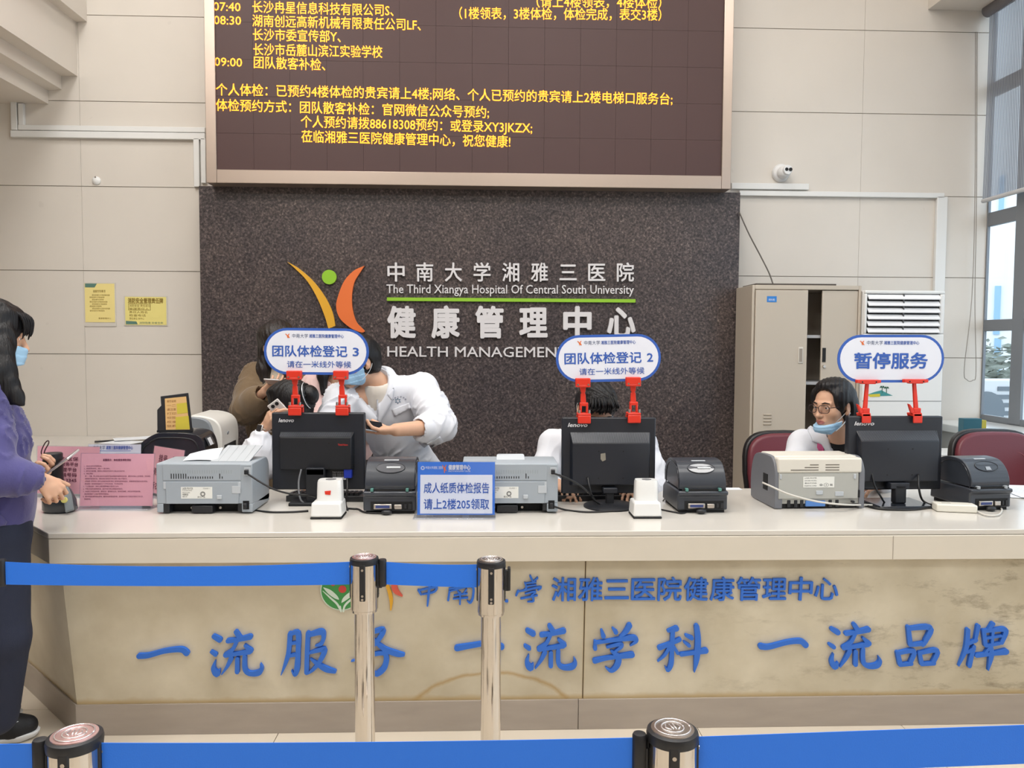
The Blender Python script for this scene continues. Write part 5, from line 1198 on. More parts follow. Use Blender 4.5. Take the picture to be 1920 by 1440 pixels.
    MB().b2((w*1.0, 0.07, h2*0.14), (w*1.9, 0.33, h2*0.19)).build('paper_tray', mat('tray_grey', (150, 154, 158), 0.4), t, bevel=0.004)
    MB().b2((w*1.1, 0.09, h2*0.192), (w*1.88, 0.31, h2*0.235)).build('paper_stack', M_paper, t)
    MB().cyl((w*1.245, 0.15, h2*0.62), (w*1.275, 0.15, h2*0.615), 0.014, n=16).build('badge', M_g2, t)
wing_printers()

# ------------------------------------------------------------------ keyboards
def keyboard(x, y, w, rz, label, d=0.145):
    t = thing('keyboard', label, 'keyboard', (x, y, CT), rz, 'black keyboards')
    MB().add([(-w/2, -d/2, 0), (w/2, -d/2, 0), (w/2, d/2, 0), (-w/2, d/2, 0), (-w/2, -d/2, 0.026), (w/2, -d/2, 0.026), (w/2, d/2, 0.014), (-w/2, d/2, 0.014)], [(3, 2, 1, 0), (4, 5, 6, 7), (0, 1, 5, 4), (1, 2, 6, 5), (2, 3, 7, 6), (3, 0, 4, 7)]).build('tray', M_black, t, bevel=0.003)
    ks = MB()
    for r in range(6):
        n = 21; y0 = -d/2+0.012+r*(d-0.02)/6
        for k in range(n):
            if k in (15, 19): continue
            x0 = -w/2+0.008+k*(w-0.016)/n
            ks.box((x0+(w-0.016)/n/2, y0+0.009, 0.030-0.002*r), ((w-0.016)/n*0.86, 0.0165, 0.012), taper=(0.8, 0.8))
    o = ks.build('keys', M_mond, t); o['kind'] = 'stuff'
a = PZ(1062, 926, CT); b_ = PZ(1190, 926, CT)
keyboard((a.x+b_.x)/2-0.03, 3.47, 0.44, 0.0, 'black keyboard behind the monitor with the round foot')
c = PZ(655, 926, CT); keyboard(c.x-0.02, 3.47, 0.44, -0.03, 'black keyboard behind the monitor of desk 3')
c = PZ(430, 853, CT); keyboard(c.x-0.02, c.y-0.1, 0.36, 0.1, 'black keyboard on the side wing below the white printer tray')

# ------------------------------------------------------------------ acrylic notices
def acrylic(name, pbl, pbr, pyt, rz, label, colr, group=None, lean=0.10, base=True, cat='notice'):
    a, b_ = PZ(*pbl, CT), PZ(*pbr, CT); w = (b_-a).length; h = (PY(pbl[0], pyt, a.y).z-CT)/math.cos(lean)
    rz = math.atan2(b_.y-a.y, b_.x-a.x) if rz is None else rz
    t = thing(name, label, cat, ((a.x+b_.x)/2, (a.y+b_.y)/2, CT), rz, group)
    RX = Matrix.Rotation(-lean, 4, 'X')
    MB().b2((-w/2, -0.003, 0.004), (w/2, 0.0045, h)).xform(RX).build('holder', M_acrylic, t)
    s = MB().b2((-w/2+0.003, -0.0005, 0.012), (w/2-0.003, 0.0015, h-0.003)).xform(RX).build('sheet', colr, t)
    if base: MB().b2((-w/2-0.012, -0.035, 0), (w/2, 0.05, 0.005)).build('foot', M_acrylic, t, bevel=0.001)
    xd, up = Vector((1, 0, 0)), RX @ Vector((0, 0, 1))
    def line(s_, u, v, wd, hh, m, bold=0.0, nm='text_line', shear=0.0, off=-0.0046):
        return text(t, nm, s_, RX @ Vector((-w/2+u*w, off+0.003, v*h)), xd, up, wd*w if wd else None, hh*h, m, 0, bold, shear, world=False)
    return t, w, h, line, RX
# blue and white report notice
M_hb = mat('header_blue', (62, 120, 214), 0.4)
t, w, h, ln, RX = acrylic('counter_notice', (781, 971), (929, 971), 866, None, 'blue and white landscape notice about collecting adult paper reports', M_hb, lean=0.08)
MB().b2((-w/2+0.045*w, -0.0014, 0.075*h), (w/2-0.04*w, -0.0004, 0.76*h)).xform(RX).build('white_field', M_signwhite, t)
ln('成人纸质体检报告', 0.09, 0.525, 0.83, 0.175, M_signblue, 0.012, off=-0.005); ln('请上2楼205领取', 0.09, 0.24, 0.83, 0.175, M_signblue, 0.012, off=-0.005)
ln('中南大学湘雅三医院', 0.11, 0.885, 0.22, 0.05, M_signwhite, 0.0); ln('健康管理中心', 0.40, 0.89, 0.28, 0.085, M_signwhite, 0.03); ln('HEALTH MANAGEMENT CENTER', 0.40, 0.825, 0.28, 0.03, M_signwhite)
ln('◎', 0.05, 0.88, 0.05, 0.075, M_signwhite)
e = MB(); f = lambda x, y: RX @ Vector((-w/2+(0.345+x*0.01)*w, -0.0012, (0.87+y*0.01)*h))
stroke_into(e, [(-2, 6, .8), (0, 1, 1.2), (0.6, -7, 1.0)], f, 0.0006); stroke_into(e, [(2.6, 6, .8), (1.2, 1, 1.2), (2.6, -4, .8)], f, 0.0006); e.build('emblem', M_org, t)
# pink notices
t, w, h, ln, RX = acrylic('counter_notice', (148, 954), (287, 954), 851, None, 'pink landscape notice with small print, front one beside the grey printer', M_pink, 'pink counter notices', lean=0.12)
ln('温馨提示：体检报告领取须知', 0.30, 0.875, 0.38, 0.036, M_pinkink, 0.02)
P_ = ['1、请出示身份证及回执单。', '2、请按照预约时间，排队一一登记体检。', '3、体检当天请空腹，携带本人有效证件到本中心登记台办理手续。', '4、体检须知：', '第一、空腹，禁止进食以及饮水后再进行抽血和腹部彩超等项目检查，请您先完成以上各项检查，然后用餐。', '请保管好您的指引单，体检结束后请将指引单交回到一楼大厅服务台。', '领取报告 请您凭本人身份证或者体检回执单到二楼领取纸质体检报告，如需邮寄请到服务台登记地址。', '体检报告一般在体检结束后七个工作日内完成，可以电话咨询。', '5、个人隐私保护，非本人领取请携带委托书及双方证件。', '6、孕期女性请勿做放射检查，备孕半年内男女请提前告知医生。', '7、体检前三天请清淡饮食，避免饮酒，避免剧烈运动，保持充足睡眠，体检当天早晨请空腹。', '请妥善保管好个人随身携带的贵重物品。', '8、慢性病患者请照常服用药物，糖尿病患者请自备早餐，检查期间如有不适请及时联系工作人员。', '谢谢配合。']
for k, s in enumerate(P_): ln(s, (0.05 if s[0].isdigit() else 0.068), 0.765-0.0455*k, min(0.9, 0.0185*len(s)), 0.026, M_pinkink)
t, w, h, ln, RX = acrylic('counter_notice', (67, 930), (186, 932), 836, None, 'pink notice behind the black bottle, with lines of large print', M_pink, 'pink counter notices', lean=0.08)
for k, (s, u) in enumerate((('支持 医保', 0.28), ('湖南政务服务平台', 0.12), ('健康管理平台', 0.18), ('服务热线号码', 0.16), ('0731 12345', 0.22))): ln(s, u, 0.74-0.105*k, 0.64-u if k not in (0, 1) else 0.66-u, 0.075, M_pinkink, 0.005)
t, w, h, ln, RX = acrylic('counter_notice', (277, 927), (334, 940), 836, None, 'tilted pink notice with large print between the front pink notice and the grey printer', M_pink, 'pink counter notices', lean=0.16)
ln('挂号、缴费', 0.22, 0.76, 0.72, 0.14, M_pinkink, 0.01); ln('预缴费、退费', 0.06, 0.48, 0.86, 0.14, M_pinkink, 0.01); ln('新农合、医保', 0.06, 0.20, 0.86, 0.14, M_pinkink, 0.01)
p = PZ(163, 906, CT)
t, w, h, ln, RX = acrylic('counter_notice', (163, 906), (264, 906), 833, None, 'pale grey notice with blue heading half hidden behind the pink notices', mat('pale_sheet', (206, 208, 218), 0.5), lean=0.1)
ln('中南大学', 0.10, 0.90, 0.22, 0.10, mat('script_grey', (70, 84, 120), 0.6)); ln('湘雅三医院健康管理中心', 0.34, 0.90, 0.50, 0.09, M_signblue, 0.015)
MB().b2((-w/2+0.12*w, -0.0012, 0.815*h), (w/2-0.2*w, -0.0006, 0.825*h)).xform(RX).build('rule', M_signblue, t)

# ------------------------------------------------------------------ small things on the counter
M_bk = mat('bottle_black', (18, 18, 20), 0.3)
b0 = PZ(101, 938, CT); hB = PY(101, 849, b0.y).z-CT; rB = 17*b0.y/FPX
t = thing('thermos_bottle', 'black thermos bottle with a carrying loop behind the phone', 'bottle', (b0.x, b0.y, CT))
MB().lathe([(rB*0.94, 0), (rB, 0.006), (rB, hB*0.86), (rB*0.95, hB*0.87)], 32).build('body', M_bk, t, smooth=40)
MB().lathe([(rB*0.97, hB*0.872), (rB*0.97, hB*0.985), (rB*0.88, hB)], 32).build('lid', mat('lid_black', (30, 30, 33), 0.45), t, smooth=40)
MB().tube([Vector(p_) for p_ in catmull([(-rB*0.9, -0.004, hB*0.9), (-rB*1.1, -0.008, hB*1.02), (-rB*0.7, -0.008, hB*1.2), (-rB*0.35, -0.008, hB*1.26), (-rB*0.3, -0.008, hB*1.2), (-rB*0.7, -0.008, hB*1.06), (-rB*0.95, -0.006, hB*0.9)], 5)], 0.0025, 8).build('loop', mat('strap_maroon', (64, 40, 44), 0.6), t, smooth=True)
# bag
bg = PZ(96, 968, CT)
t = thing('handbag', 'small dark grey glossy handbag with a flap lying on the counter', 'bag', (bg.x, bg.y+0.08, CT))
s = bg.y/FPX
rg = []
for z, rx, ry, ox in ((0.0, 26, 15, -6), (0.012, 32, 18, -5), (0.05, 31, 17, -6), (0.09, 25, 13, -9), (0.12, 16, 8, -12), (0.126, 6, 3, -12)):
    rg.append([((ox+rx*math.cos(a)*(1+.05*math.sin(3*a)))*s, ry*s*math.sin(a)*1.2, z) for a in np.linspace(0, 2*math.pi, 37)[:-1]])
MB().loft(rg).build('pouch', mat('bag_dark', (58, 62, 66), 0.25, coat=0.4, bump=0.2, bscale=18), t, smooth=True)
MB().loft([[(8*s, -0.055, 0.118), (16*s, -0.03, 0.126), (16*s, -0.02, 0.12), (8*s, -0.045, 0.112)], [(17*s, -0.062, 0.075), (28*s, -0.04, 0.08), (28*s, -0.032, 0.072), (17*s, -0.055, 0.068)], [(22*s, -0.066, 0.012), (33*s, -0.045, 0.02), (32*s, -0.036, 0.014), (21*s, -0.056, 0.006)]]).build('flap', mat('flap_grey', (116, 122, 124), 0.45), t, bevel=0.004)
MB().cyl((20*s, -0.058, 0.06), (20*s, -0.066, 0.062), 0.012, n=20).build('button', mat('button_yellow', (214, 204, 120), 0.35), t, bevel=0.001)
MB().tube([(-14*s, -0.03, 0.118), (-4*s, -0.045, 0.124), (6*s, -0.05, 0.112)], 0.004, 8).build('clasp', mat('gold_clasp', (222, 196, 140), 0.2, 0.9), t, smooth=True)

# pen, papers on the wing
p = PZ(196, 829, CT)
t = thing('pen', 'dark pen lying on the far part of the counter top', 'pen', (p.x, p.y, CT+0.006), 0.5)
MB().tube([(-0.06, 0, 0), (0.05, 0, 0.002), (0.066, 0, 0.001)], [0.006, 0.006, 0.001], 10).build('barrel', M_bk, t, smooth=40)
MB().b2((-0.058, -0.001, 0.006), (-0.02, 0.001, 0.009)).build('pocket_clip', M_steel, t)
for k, (px, py, r) in enumerate(((222, 835, 0.2), (238, 830, -0.25), (252, 826, 0.5))):
    p = PZ(px, py, CT)
    o = MB()
    rows = [[Matrix.Rotation(r, 4, 'Z') @ Vector((x, y, 0.002+0.0075*k+0.012*max(0, x)*8*abs(x))) for x in np.linspace(-0.12, 0.12, 9)] for y in np.linspace(-0.085, 0.085, 4)]
    o.sheet(rows); o = o.build('paper_sheet', M_paper, solid=0.0008); o.location = (p.x, p.y-0.1+0.04*k, CT)
    setp(o, ('lowest loose white sheet on the far counter top', 'middle loose white sheet on the far counter top', 'topmost loose white sheet beside the long black printer')[k], 'paper', 'loose sheets on the side wing')
# papers at the far end of the counter
p = PZ(1925, 925, CT)
for k in range(2):
    o = MB().sheet([[Matrix.Rotation(-0.3+0.12*k, 4, 'Z') @ Vector((x, y, 0.003+0.004*k+0.02*max(0, y)*y*10)) for x in np.linspace(-0.11, 0.11, 5)] for y in np.linspace(-0.15, 0.15, 8)]).build('printed_form', M_paper, solid=0.0008); o.location = (p.x+0.02*k, p.y, CT)
    setp(o, ('lower printed sheet beside the label printer at the counter end', 'upper printed sheet beside the label printer at the counter end')[k], 'paper', 'printed sheets at the counter end')
    tl = MB()
    for q in range(9): text_into(tl, '体检指引单项目内容结果签字', Matrix.Rotation(-0.3+0.12*k, 4, 'Z') @ Vector((-0.09, 0.1-0.024*q, 0.006+0.004*k+0.02*max(0, 0.1-0.024*q)*(0.1-0.024*q)*10)), Matrix.Rotation(-0.3+0.12*k, 3, 'Z') @ X1, Matrix.Rotation(-0.3+0.12*k, 3, 'Z') @ Vector((0, 1, 0)), 0.17, 0.007)
    tl.build('print', mat('print_grey', (130, 140, 155), 0.8), o, fix=False)
p = PZ(1374, 915, CT); o = MB().b2((-0.05, -0.02, 0), (0.03, 0.03, 0.0015)).build('paper_slip', M_paper); o.location = (p.x, p.y-0.03, CT+0.0003); setp(o, 'small white slip beside the cream laser printer', 'paper')
# white adapter with its lead
a, b_ = PZ(1760, 957, CT), PZ(1836, 966, CT)
t = thing('adapter_box', 'flat white adapter box with a looped lead before the last label printer', 'adapter', tuple((a+b_)/2+Vector((0.0, 0.03, 0))), -0.22)
MB().box((0, 0, 0.017), (0.155, 0.065, 0.032)).build('box', mat('adapter_cream', (226, 222, 210), 0.4), t, bevel=0.005)
MB().b2((-0.05, -0.006, 0.0325), (-0.015, 0.008, 0.0336)).build('badge', mat('badge_grey', (180, 178, 170), 0.5), t)
q = [PZ(1836, 953, CT), PZ(1862, 951, CT), PZ(1878, 957, CT), PZ(1872, 968, CT), PZ(1850, 969, CT), PZ(1833, 962, CT)]
cable('lead', [v+Vector((0, 0, 0.006)) for v in q], 0.0035, mat('lead_grey', (206, 202, 194), 0.5), t)

# cables
M_cb = mat('cable_black', (22, 22, 24), 0.45)
def desk_cable(name, pts, label, r=0.004, m=None):
    out = []
    for p_ in pts:
        if len(p_) == 3: out.append(PY(p_[0], p_[1], p_[2]))
        else: out.append(PZ(p_[0], p_[1], CT)+Vector((0, 0, r+0.0005)))
    for v in out: v.z = max(v.z, CT+r+0.0005)
    o = cable(name, out, r, m or M_cb, None); setp(o, label, 'cable', 'cables on the counter'); return o
ya, yb_ = PB1.y, mon1[0].location.y
desk_cable('cable', [(465, 889, ya-0.015), (490, 905, ya-0.03), (515, 918, ya-0.03), (545, 926, ya+0.0), (575, 928, ya+0.02), (590, 931, ya+0.06)], 'black data cable from the upper socket of the grey printer to the first monitor')
desk_cable('cable', [(459, 949, ya-0.02), (475, 958), (505, 962), (545, 962), (578, 960)], 'black power cable from the low socket of the grey printer towards the stickered card reader')
desk_cable('cable', [(565, 880, yb_+0.0), (560, 905, yb_-0.02), (563, 935, yb_-0.04), (575, 948), (590, 950)], 'grey screen cable hanging behind the first monitor stand', m=mat('cable_grey', (110, 112, 116), 0.5))
desk_cable('cable', [(651, 897, yb_+0.0), (651, 920, yb_-0.04), (648, 945, yb_-0.05), (652, 958), (640, 952)], 'black screen cable hanging from the blue plug of the desk 3 monitor')
desk_cable('cable', [(648, 955), (662, 956), (672, 957), (682, 962), (700, 964), (727, 964)], 'black cable curling from the first card reader to the label printer')
ya, yb_ = PB2.y, mon2[0].location.y
desk_cable('cable', [(1040, 888, ya-0.015), (1062, 896, ya-0.02), (1085, 908, ya), (1105, 925, ya+0.02), (1117, 940), (1135, 952), (1165, 957)], 'black data cable from the second grey printer sweeping past the round foot')
desk_cable('cable', [(1040, 950, ya-0.02), (1060, 958), (1100, 962), (1150, 960), (1190, 957)], 'black power cable from the second grey printer along the counter')
desk_cable('cable', [(1102, 895, yb_), (1106, 915, yb_-0.03), (1115, 938, yb_-0.03), (1140, 952), (1175, 956), (1188, 962)], 'black screen cable hanging beside the neck of the second monitor')
desk_cable('cable', [(1240, 957), (1265, 962), (1280, 964), (1296, 958)], 'thin black cable between the second card reader and its label printer', r=0.003)
desk_cable('cable', [(1243, 940), (1250, 933), (1265, 933), (1278, 945)], 'thin dark wire looping beside the label printer near the second card reader', r=0.002)
yb_ = mon3[0].location.y; y3 = pb3[1].y
desk_cable('cable', [(1430, 905, y3+0.03), (1446, 912, y3-0.02), (1480, 927, y3-0.04), (1530, 940, y3-0.05), (1580, 946, y3-0.05), (1640, 949), (1700, 951), (1760, 951)], 'pale grey data cable crossing the face of the cream laser printer', m=mat('lead_grey', (206, 202, 194), 0.5))
desk_cable('cable', [(1597, 940, y3-0.02), (1612, 946), (1640, 955), (1680, 958), (1720, 957), (1756, 951)], 'black power cable from the cream laser printer to the white adapter', r=0.005)
desk_cable('cable', [(1722, 890, yb_), (1723, 915, yb_-0.04), (1728, 935, yb_-0.03), (1738, 946), (1755, 950)], 'black screen cable with a thick ferrite below the blue plug of the last monitor', r=0.0045)
desk_cable('cable', [(1635, 888, yb_), (1640, 910, yb_-0.02), (1652, 932, yb_-0.03), (1662, 946), (1690, 952)], 'black power cable beside the stand of the last monitor')

# small white side table behind the last chair
t = thing('side_table', 'small white side table behind the empty burgundy chair', 'table', (3.0, 5.0, 0))
MB().b2((-0.33, -0.16, 0.755), (0.30, 0.15, 0.789)).build('tabletop', mat('table_white', (230, 230, 228), 0.3), t, bevel=0.003)
for sx_ in (-0.31, 0.28):
    for sy_ in (-0.14, 0.13): MB().cyl((sx_, sy_, 0), (sx_, sy_, 0.755), 0.014, n=12).build('leg', M_steel, t, smooth=40)
# teal display box on the window ledge
p0, p1_ = PY(1806, 830, 4.95), PY(1850, 785, 4.95)
t = thing('display_box', 'teal and yellow cardboard box standing on the small white side table', 'box', (p0.x, 4.95, 0.7895))
MB().b2((0, 0, 0), (p1_.x-p0.x-0.03, 0.06, p1_.z-0.79)).build('box', mat('box_teal', (30, 88, 104), 0.5), t, bevel=0.002)
MB().b2((p1_.x-p0.x-0.03, 0, 0), (p1_.x-p0.x, 0.06, p1_.z-0.80)).build('yellow_end', mat('box_yellow', (176, 166, 60), 0.5), t, bevel=0.002)
text(t, 'script', 'A f', (0.01, -0.001, 0.05), X1, UPZ, 0.06, 0.03, mat('box_script', (150, 180, 190), 0.6), world=False, shear=0.3)
# ------------------------------------------------------------------ smooth-blended solids for people
class Solid:
    """signed distance samples on a graded grid; blended round cones and ellipsoids; meshed as one closed surface"""
    def __init__(s, lo, hi, h, fine=()):
        def axis(a):
            out = [lo[a]]
            while out[-1] < hi[a]:
                x = out[-1]; st = h
                for c, r, fh in fine:
                    if c[a]-r[a]-st < x < c[a]+r[a]: st = min(st, fh)
                out.append(x+st)
            return np.array(out, np.float32)
        s.ax = [axis(0), axis(1), axis(2)]
        s.D = np.ones([len(a) for a in s.ax], np.float32)
    def _blk(s, lo, hi):
        sl = []
        for a in range(3):
            i0 = max(0, int(np.searchsorted(s.ax[a], lo[a]))-1); i1 = min(len(s.ax[a]), int(np.searchsorted(s.ax[a], hi[a]))+1)
            if i1 <= i0: return None, None
            sl.append(slice(i0, i1))
        X, Y, Z = np.meshgrid(*[s.ax[a][sl[a]] for a in range(3)], indexing='ij', sparse=True)
        return tuple(sl), (X, Y, Z)
    def _op(s, sl, d, k, cut):
        A = s.D[sl]
        if cut: A, d = -A, d
        if k > 0:
            h = np.clip(0.5+0.5*(A-d)/k, 0, 1); r = A*(1-h)+d*h-k*h*(1-h)
        else: r = np.minimum(A, d)
        s.D[sl] = -r if cut else r
    def cone(s, a, b, r1, r2, k=0.01, cut=False, flat=None, fs=1.0):
        """round cone from a to b; flat = axis along which it is squeezed by fs"""
        a = np.array(a, float); b = np.array(b, float); m = max(r1, r2)*max(1.0, 1/fs)+k+0.02
        sl, P = s._blk(np.minimum(a, b)-m, np.maximum(a, b)+m)
        if sl is None: return s
        ab = b-a; L2 = float(ab @ ab)+1e-12
        p = [P[i]-a[i] for i in range(3)]
        t = np.clip((p[0]*ab[0]+p[1]*ab[1]+p[2]*ab[2])/L2, 0, 1)
        q = [p[i]-t*ab[i] for i in range(3)]
        if flat is not None:
            f = np.array(flat, float); f /= np.linalg.norm(f); dn = (q[0]*f[0]+q[1]*f[1]+q[2]*f[2])*(1/fs-1)
            q = [q[i]+dn*f[i] for i in range(3)]
        d = np.sqrt(q[0]**2+q[1]**2+q[2]**2)-(r1+(r2-r1)*t)
        if flat is not None and fs < 1: d = d*(0.5+0.5*fs)
        s._op(sl, d.astype(np.float32), k, cut); return s
    def chain(s, pts, k=0.01, **kw):
        for i in range(len(pts)-1): s.cone(pts[i][:3], pts[i+1][:3], pts[i][3], pts[i+1][3], k, **kw)
        return s
    def ell(s, c, r, k=0.01, rot=None, cut=False):
        c = np.array(c, float); r = np.array(r, float) if hasattr(r, '__len__') else np.array([r]*3, float); m = r.max()+k+0.02
        sl, P = s._blk(c-m, c+m)
        if sl is None: return s
        p = [P[i]-c[i] for i in range(3)]
        if rot is not None:
            R = np.array(rot); p = [R[0][i]*p[0]+R[1][i]*p[1]+R[2][i]*p[2] for i in range(3)]
        k0 = np.sqrt((p[0]/r[0])**2+(p[1]/r[1])**2+(p[2]/r[2])**2); k1 = np.sqrt((p[0]/r[0]**2)**2+(p[1]/r[1]**2)**2+(p[2]/r[2]**2)**2)+1e-6
        d = k0*(k0-1)/k1
        s._op(sl, np.broadcast_to(d, s.D[sl].shape).astype(np.float32), k, cut); return s
    def half(s, o, n, k=0.004):
        """keep the side of the plane that n points away from"""
        n = np.array(n, float); n /= np.linalg.norm(n); o = np.array(o, float)
        X, Y, Z = np.meshgrid(*s.ax, indexing='ij', sparse=True)
        d = (X-o[0])*n[0]+(Y-o[1])*n[1]+(Z-o[2])*n[2]
        A = s.D; h = np.clip(0.5-0.5*(A-d)/k, 0, 1); s.D = (A*(1-h)+d*h+k*h*(1-h)).astype(np.float32); return s
    def grow(s, e): s.D = s.D-e; return s
    def copy(s):
        o = Solid.__new__(Solid); o.ax = s.ax; o.D = s.D.copy(); return o
    def sub(s, o, k=0.004):
        s._op(tuple(slice(0, n) for n in s.D.shape), o.D, k, True); return s
    def keep(s, o):
        s.D = np.maximum(s.D, o.D); return s
    def mesh(s, name, m, parent=None, ripple=None, label=None, regions=None):
        D = s.D; nx, ny, nz = D.shape; ins = D < 0
        c = np.zeros((nx-1, ny-1, nz-1), np.int8)
        for dx in (0, 1):
            for dy in (0, 1):
                for dz in (0, 1): c += ins[dx:nx-1+dx, dy:ny-1+dy, dz:nz-1+dz]
        I, J, K = np.nonzero((c > 0) & (c < 8))
        idx = -np.ones(c.shape, np.int64); idx[I, J, K] = np.arange(len(I))
        acc = np.zeros((len(I), 3)); cnt = np.zeros(len(I))
        corners = [(a, b, e) for a in (0, 1) for b in (0, 1) for e in (0, 1)]
        AX = s.ax
        for p in corners:
            for a in range(3):
                if p[a]: continue
                q = list(p); q[a] = 1
                d0 = D[I+p[0], J+p[1], K+p[2]]; d1 = D[I+q[0], J+q[1], K+q[2]]
                mk = (d0 < 0) != (d1 < 0); t = d0/(d0-d1+1e-12*np.sign(d0-d1+1e-20))
                P = np.stack([AX[0][I+p[0]], AX[1][J+p[1]], AX[2][K+p[2]]], 1).astype(float); Q = np.stack([AX[0][I+q[0]], AX[1][J+q[1]], AX[2][K+q[2]]], 1)
                acc[mk] += (P+(Q-P)*t[:, None])[mk]; cnt[mk] += 1
        V = acc/np.maximum(cnt, 1)[:, None]
        F = []
        for a in range(3):
            b, e = (a+1) % 3, (a+2) % 3
            s0 = [slice(None)]*3; s1 = [slice(None)]*3; s0[a] = slice(0, -1); s1[a] = slice(1, None)
            x0 = ins[tuple(s0)]; x1 = ins[tuple(s1)]
            E = np.argwhere(x0 != x1)
            E = E[(E[:, b] > 0) & (E[:, e] > 0) & (E[:, b] < D.shape[b]-1) & (E[:, e] < D.shape[e]-1)]
            if not len(E): continue
            def cell(db, de):
                G = E.copy(); G[:, b] += db; G[:, e] += de; return idx[G[:, 0], G[:, 1], G[:, 2]]
            Q = np.stack([cell(-1, -1), cell(0, -1), cell(0, 0), cell(-1, 0)], 1)
            fl = ~x0[E[:, 0], E[:, 1], E[:, 2]]
            Q[fl] = Q[fl][:, ::-1]; F.append(Q)
        F = np.concatenate(F) if F else np.zeros((0, 4), int)
        F = F[(F >= 0).all(1)]
        me = bpy.data.meshes.new(name)
        if parent is not None:
            iv = np.array(rootmat(parent).inverted()); V = V @ iv[:3, :3].T+iv[:3, 3]
        me.vertices.add(len(V)); me.vertices.foreach_set('co', V.astype(np.float32).ravel())
        me.loops.add(len(F)*4); me.loops.foreach_set('vertex_index', F.ravel().astype(np.int32))
        me.polygons.add(len(F)); me.polygons.foreach_set('loop_start', (np.arange(len(F))*4).astype(np.int32))
        me.update(calc_edges=True); me.validate()
        if ripple:
            nrm_ = np.zeros(len(V)*3, np.float32); me.vertex_normals.foreach_get('vector', nrm_); nrm_ = nrm_.reshape(-1, 3)
            dsp = np.array([ripple(v) for v in V]); V = V+nrm_*dsp[:, None]; me.vertices.foreach_set('co', V.astype(np.float32).ravel()); me.update()
        for mm in (m if isinstance(m, (list, tuple)) else [m]): me.materials.append(mm)
        if regions:
            off = Vector(rootmat(parent).translation) if parent is not None else Vector((0, 0, 0))
            for p in me.polygons:
                for i, fn in enumerate(regions):
                    if fn(p.center+off): p.material_index = i+1; break
        me.polygons.foreach_set('use_smooth', np.ones(len(me.polygons), bool))
        o = bpy.data.objects.new(name, me); COL.objects.link(o)
        if parent is not None: o.parent = parent; ROOT[o.name] = rootmat(parent)
        if label: o['label'] = label
        return o

def folds(amp, dirv, across=20, seed=0.0, along=5.0):
    """cloth creases: ridges running along dirv, coming and going over the garment"""
    L = Vector(dirv).normalized(); a = L.orthogonal().normalized(); b = L.cross(a)
    def f(v):
        v = Vector(v); w = v+Vector((noise.noise(v*4+Vector((seed, 0, 0))), noise.noise(v*4+Vector((0, seed, 7))), noise.noise(v*4+Vector((3, 0, seed)))))*.05
        n = noise.noise(Vector((w.dot(a)*across+seed, w.dot(b)*across, w.dot(L)*along)))
        r = max(0.0, 1-abs(n)*3.2); k = min(1.0, max(0.1, 0.45+noise.noise(v*4.5+Vector((seed, seed, 0)))*1.5))
        return amp*k*(r*r*1.3-.35)+amp*.3*noise.noise(v*9+Vector((seed, 2, 5)))
    return f
def V3(*a): return np.array(a, float)
def frame(fwd, up=(0, 0, 1)):
    """columns: right, forward, up"""
    f = Vector(fwd).normalized(); r = f.cross(Vector(up)).normalized(); u = r.cross(f)
    return np.array([[r.x, f.x, u.x], [r.y, f.y, u.y], [r.z, f.z, u.z]])
SKIN = mat('skin', (214, 170, 142), 0.5, spec=0.35, var=0.05, vscale=25, sss=0.12)
LIP = mat('lip', (184, 112, 104), 0.45)
M_hair = mat('black_hair', (20, 18, 20), 0.44, spec=0.35, bump=0.3, bscale=60, stretch=(3, 3, 0.25))
M_coat = mat('white_coat_cloth', (221, 223, 230), 0.75, bump=0.12, bscale=22, var=0.02)
M_mask = mat('mask_blue', (160, 200, 230), 0.75, bump=0.1, bscale=30)
M_maskw = mat('mask_white', (228, 232, 236), 0.8)
M_eyew = mat('eye_white', (228, 224, 218), 0.25); M_iris = mat('iris_dark', (40, 28, 22), 0.15)

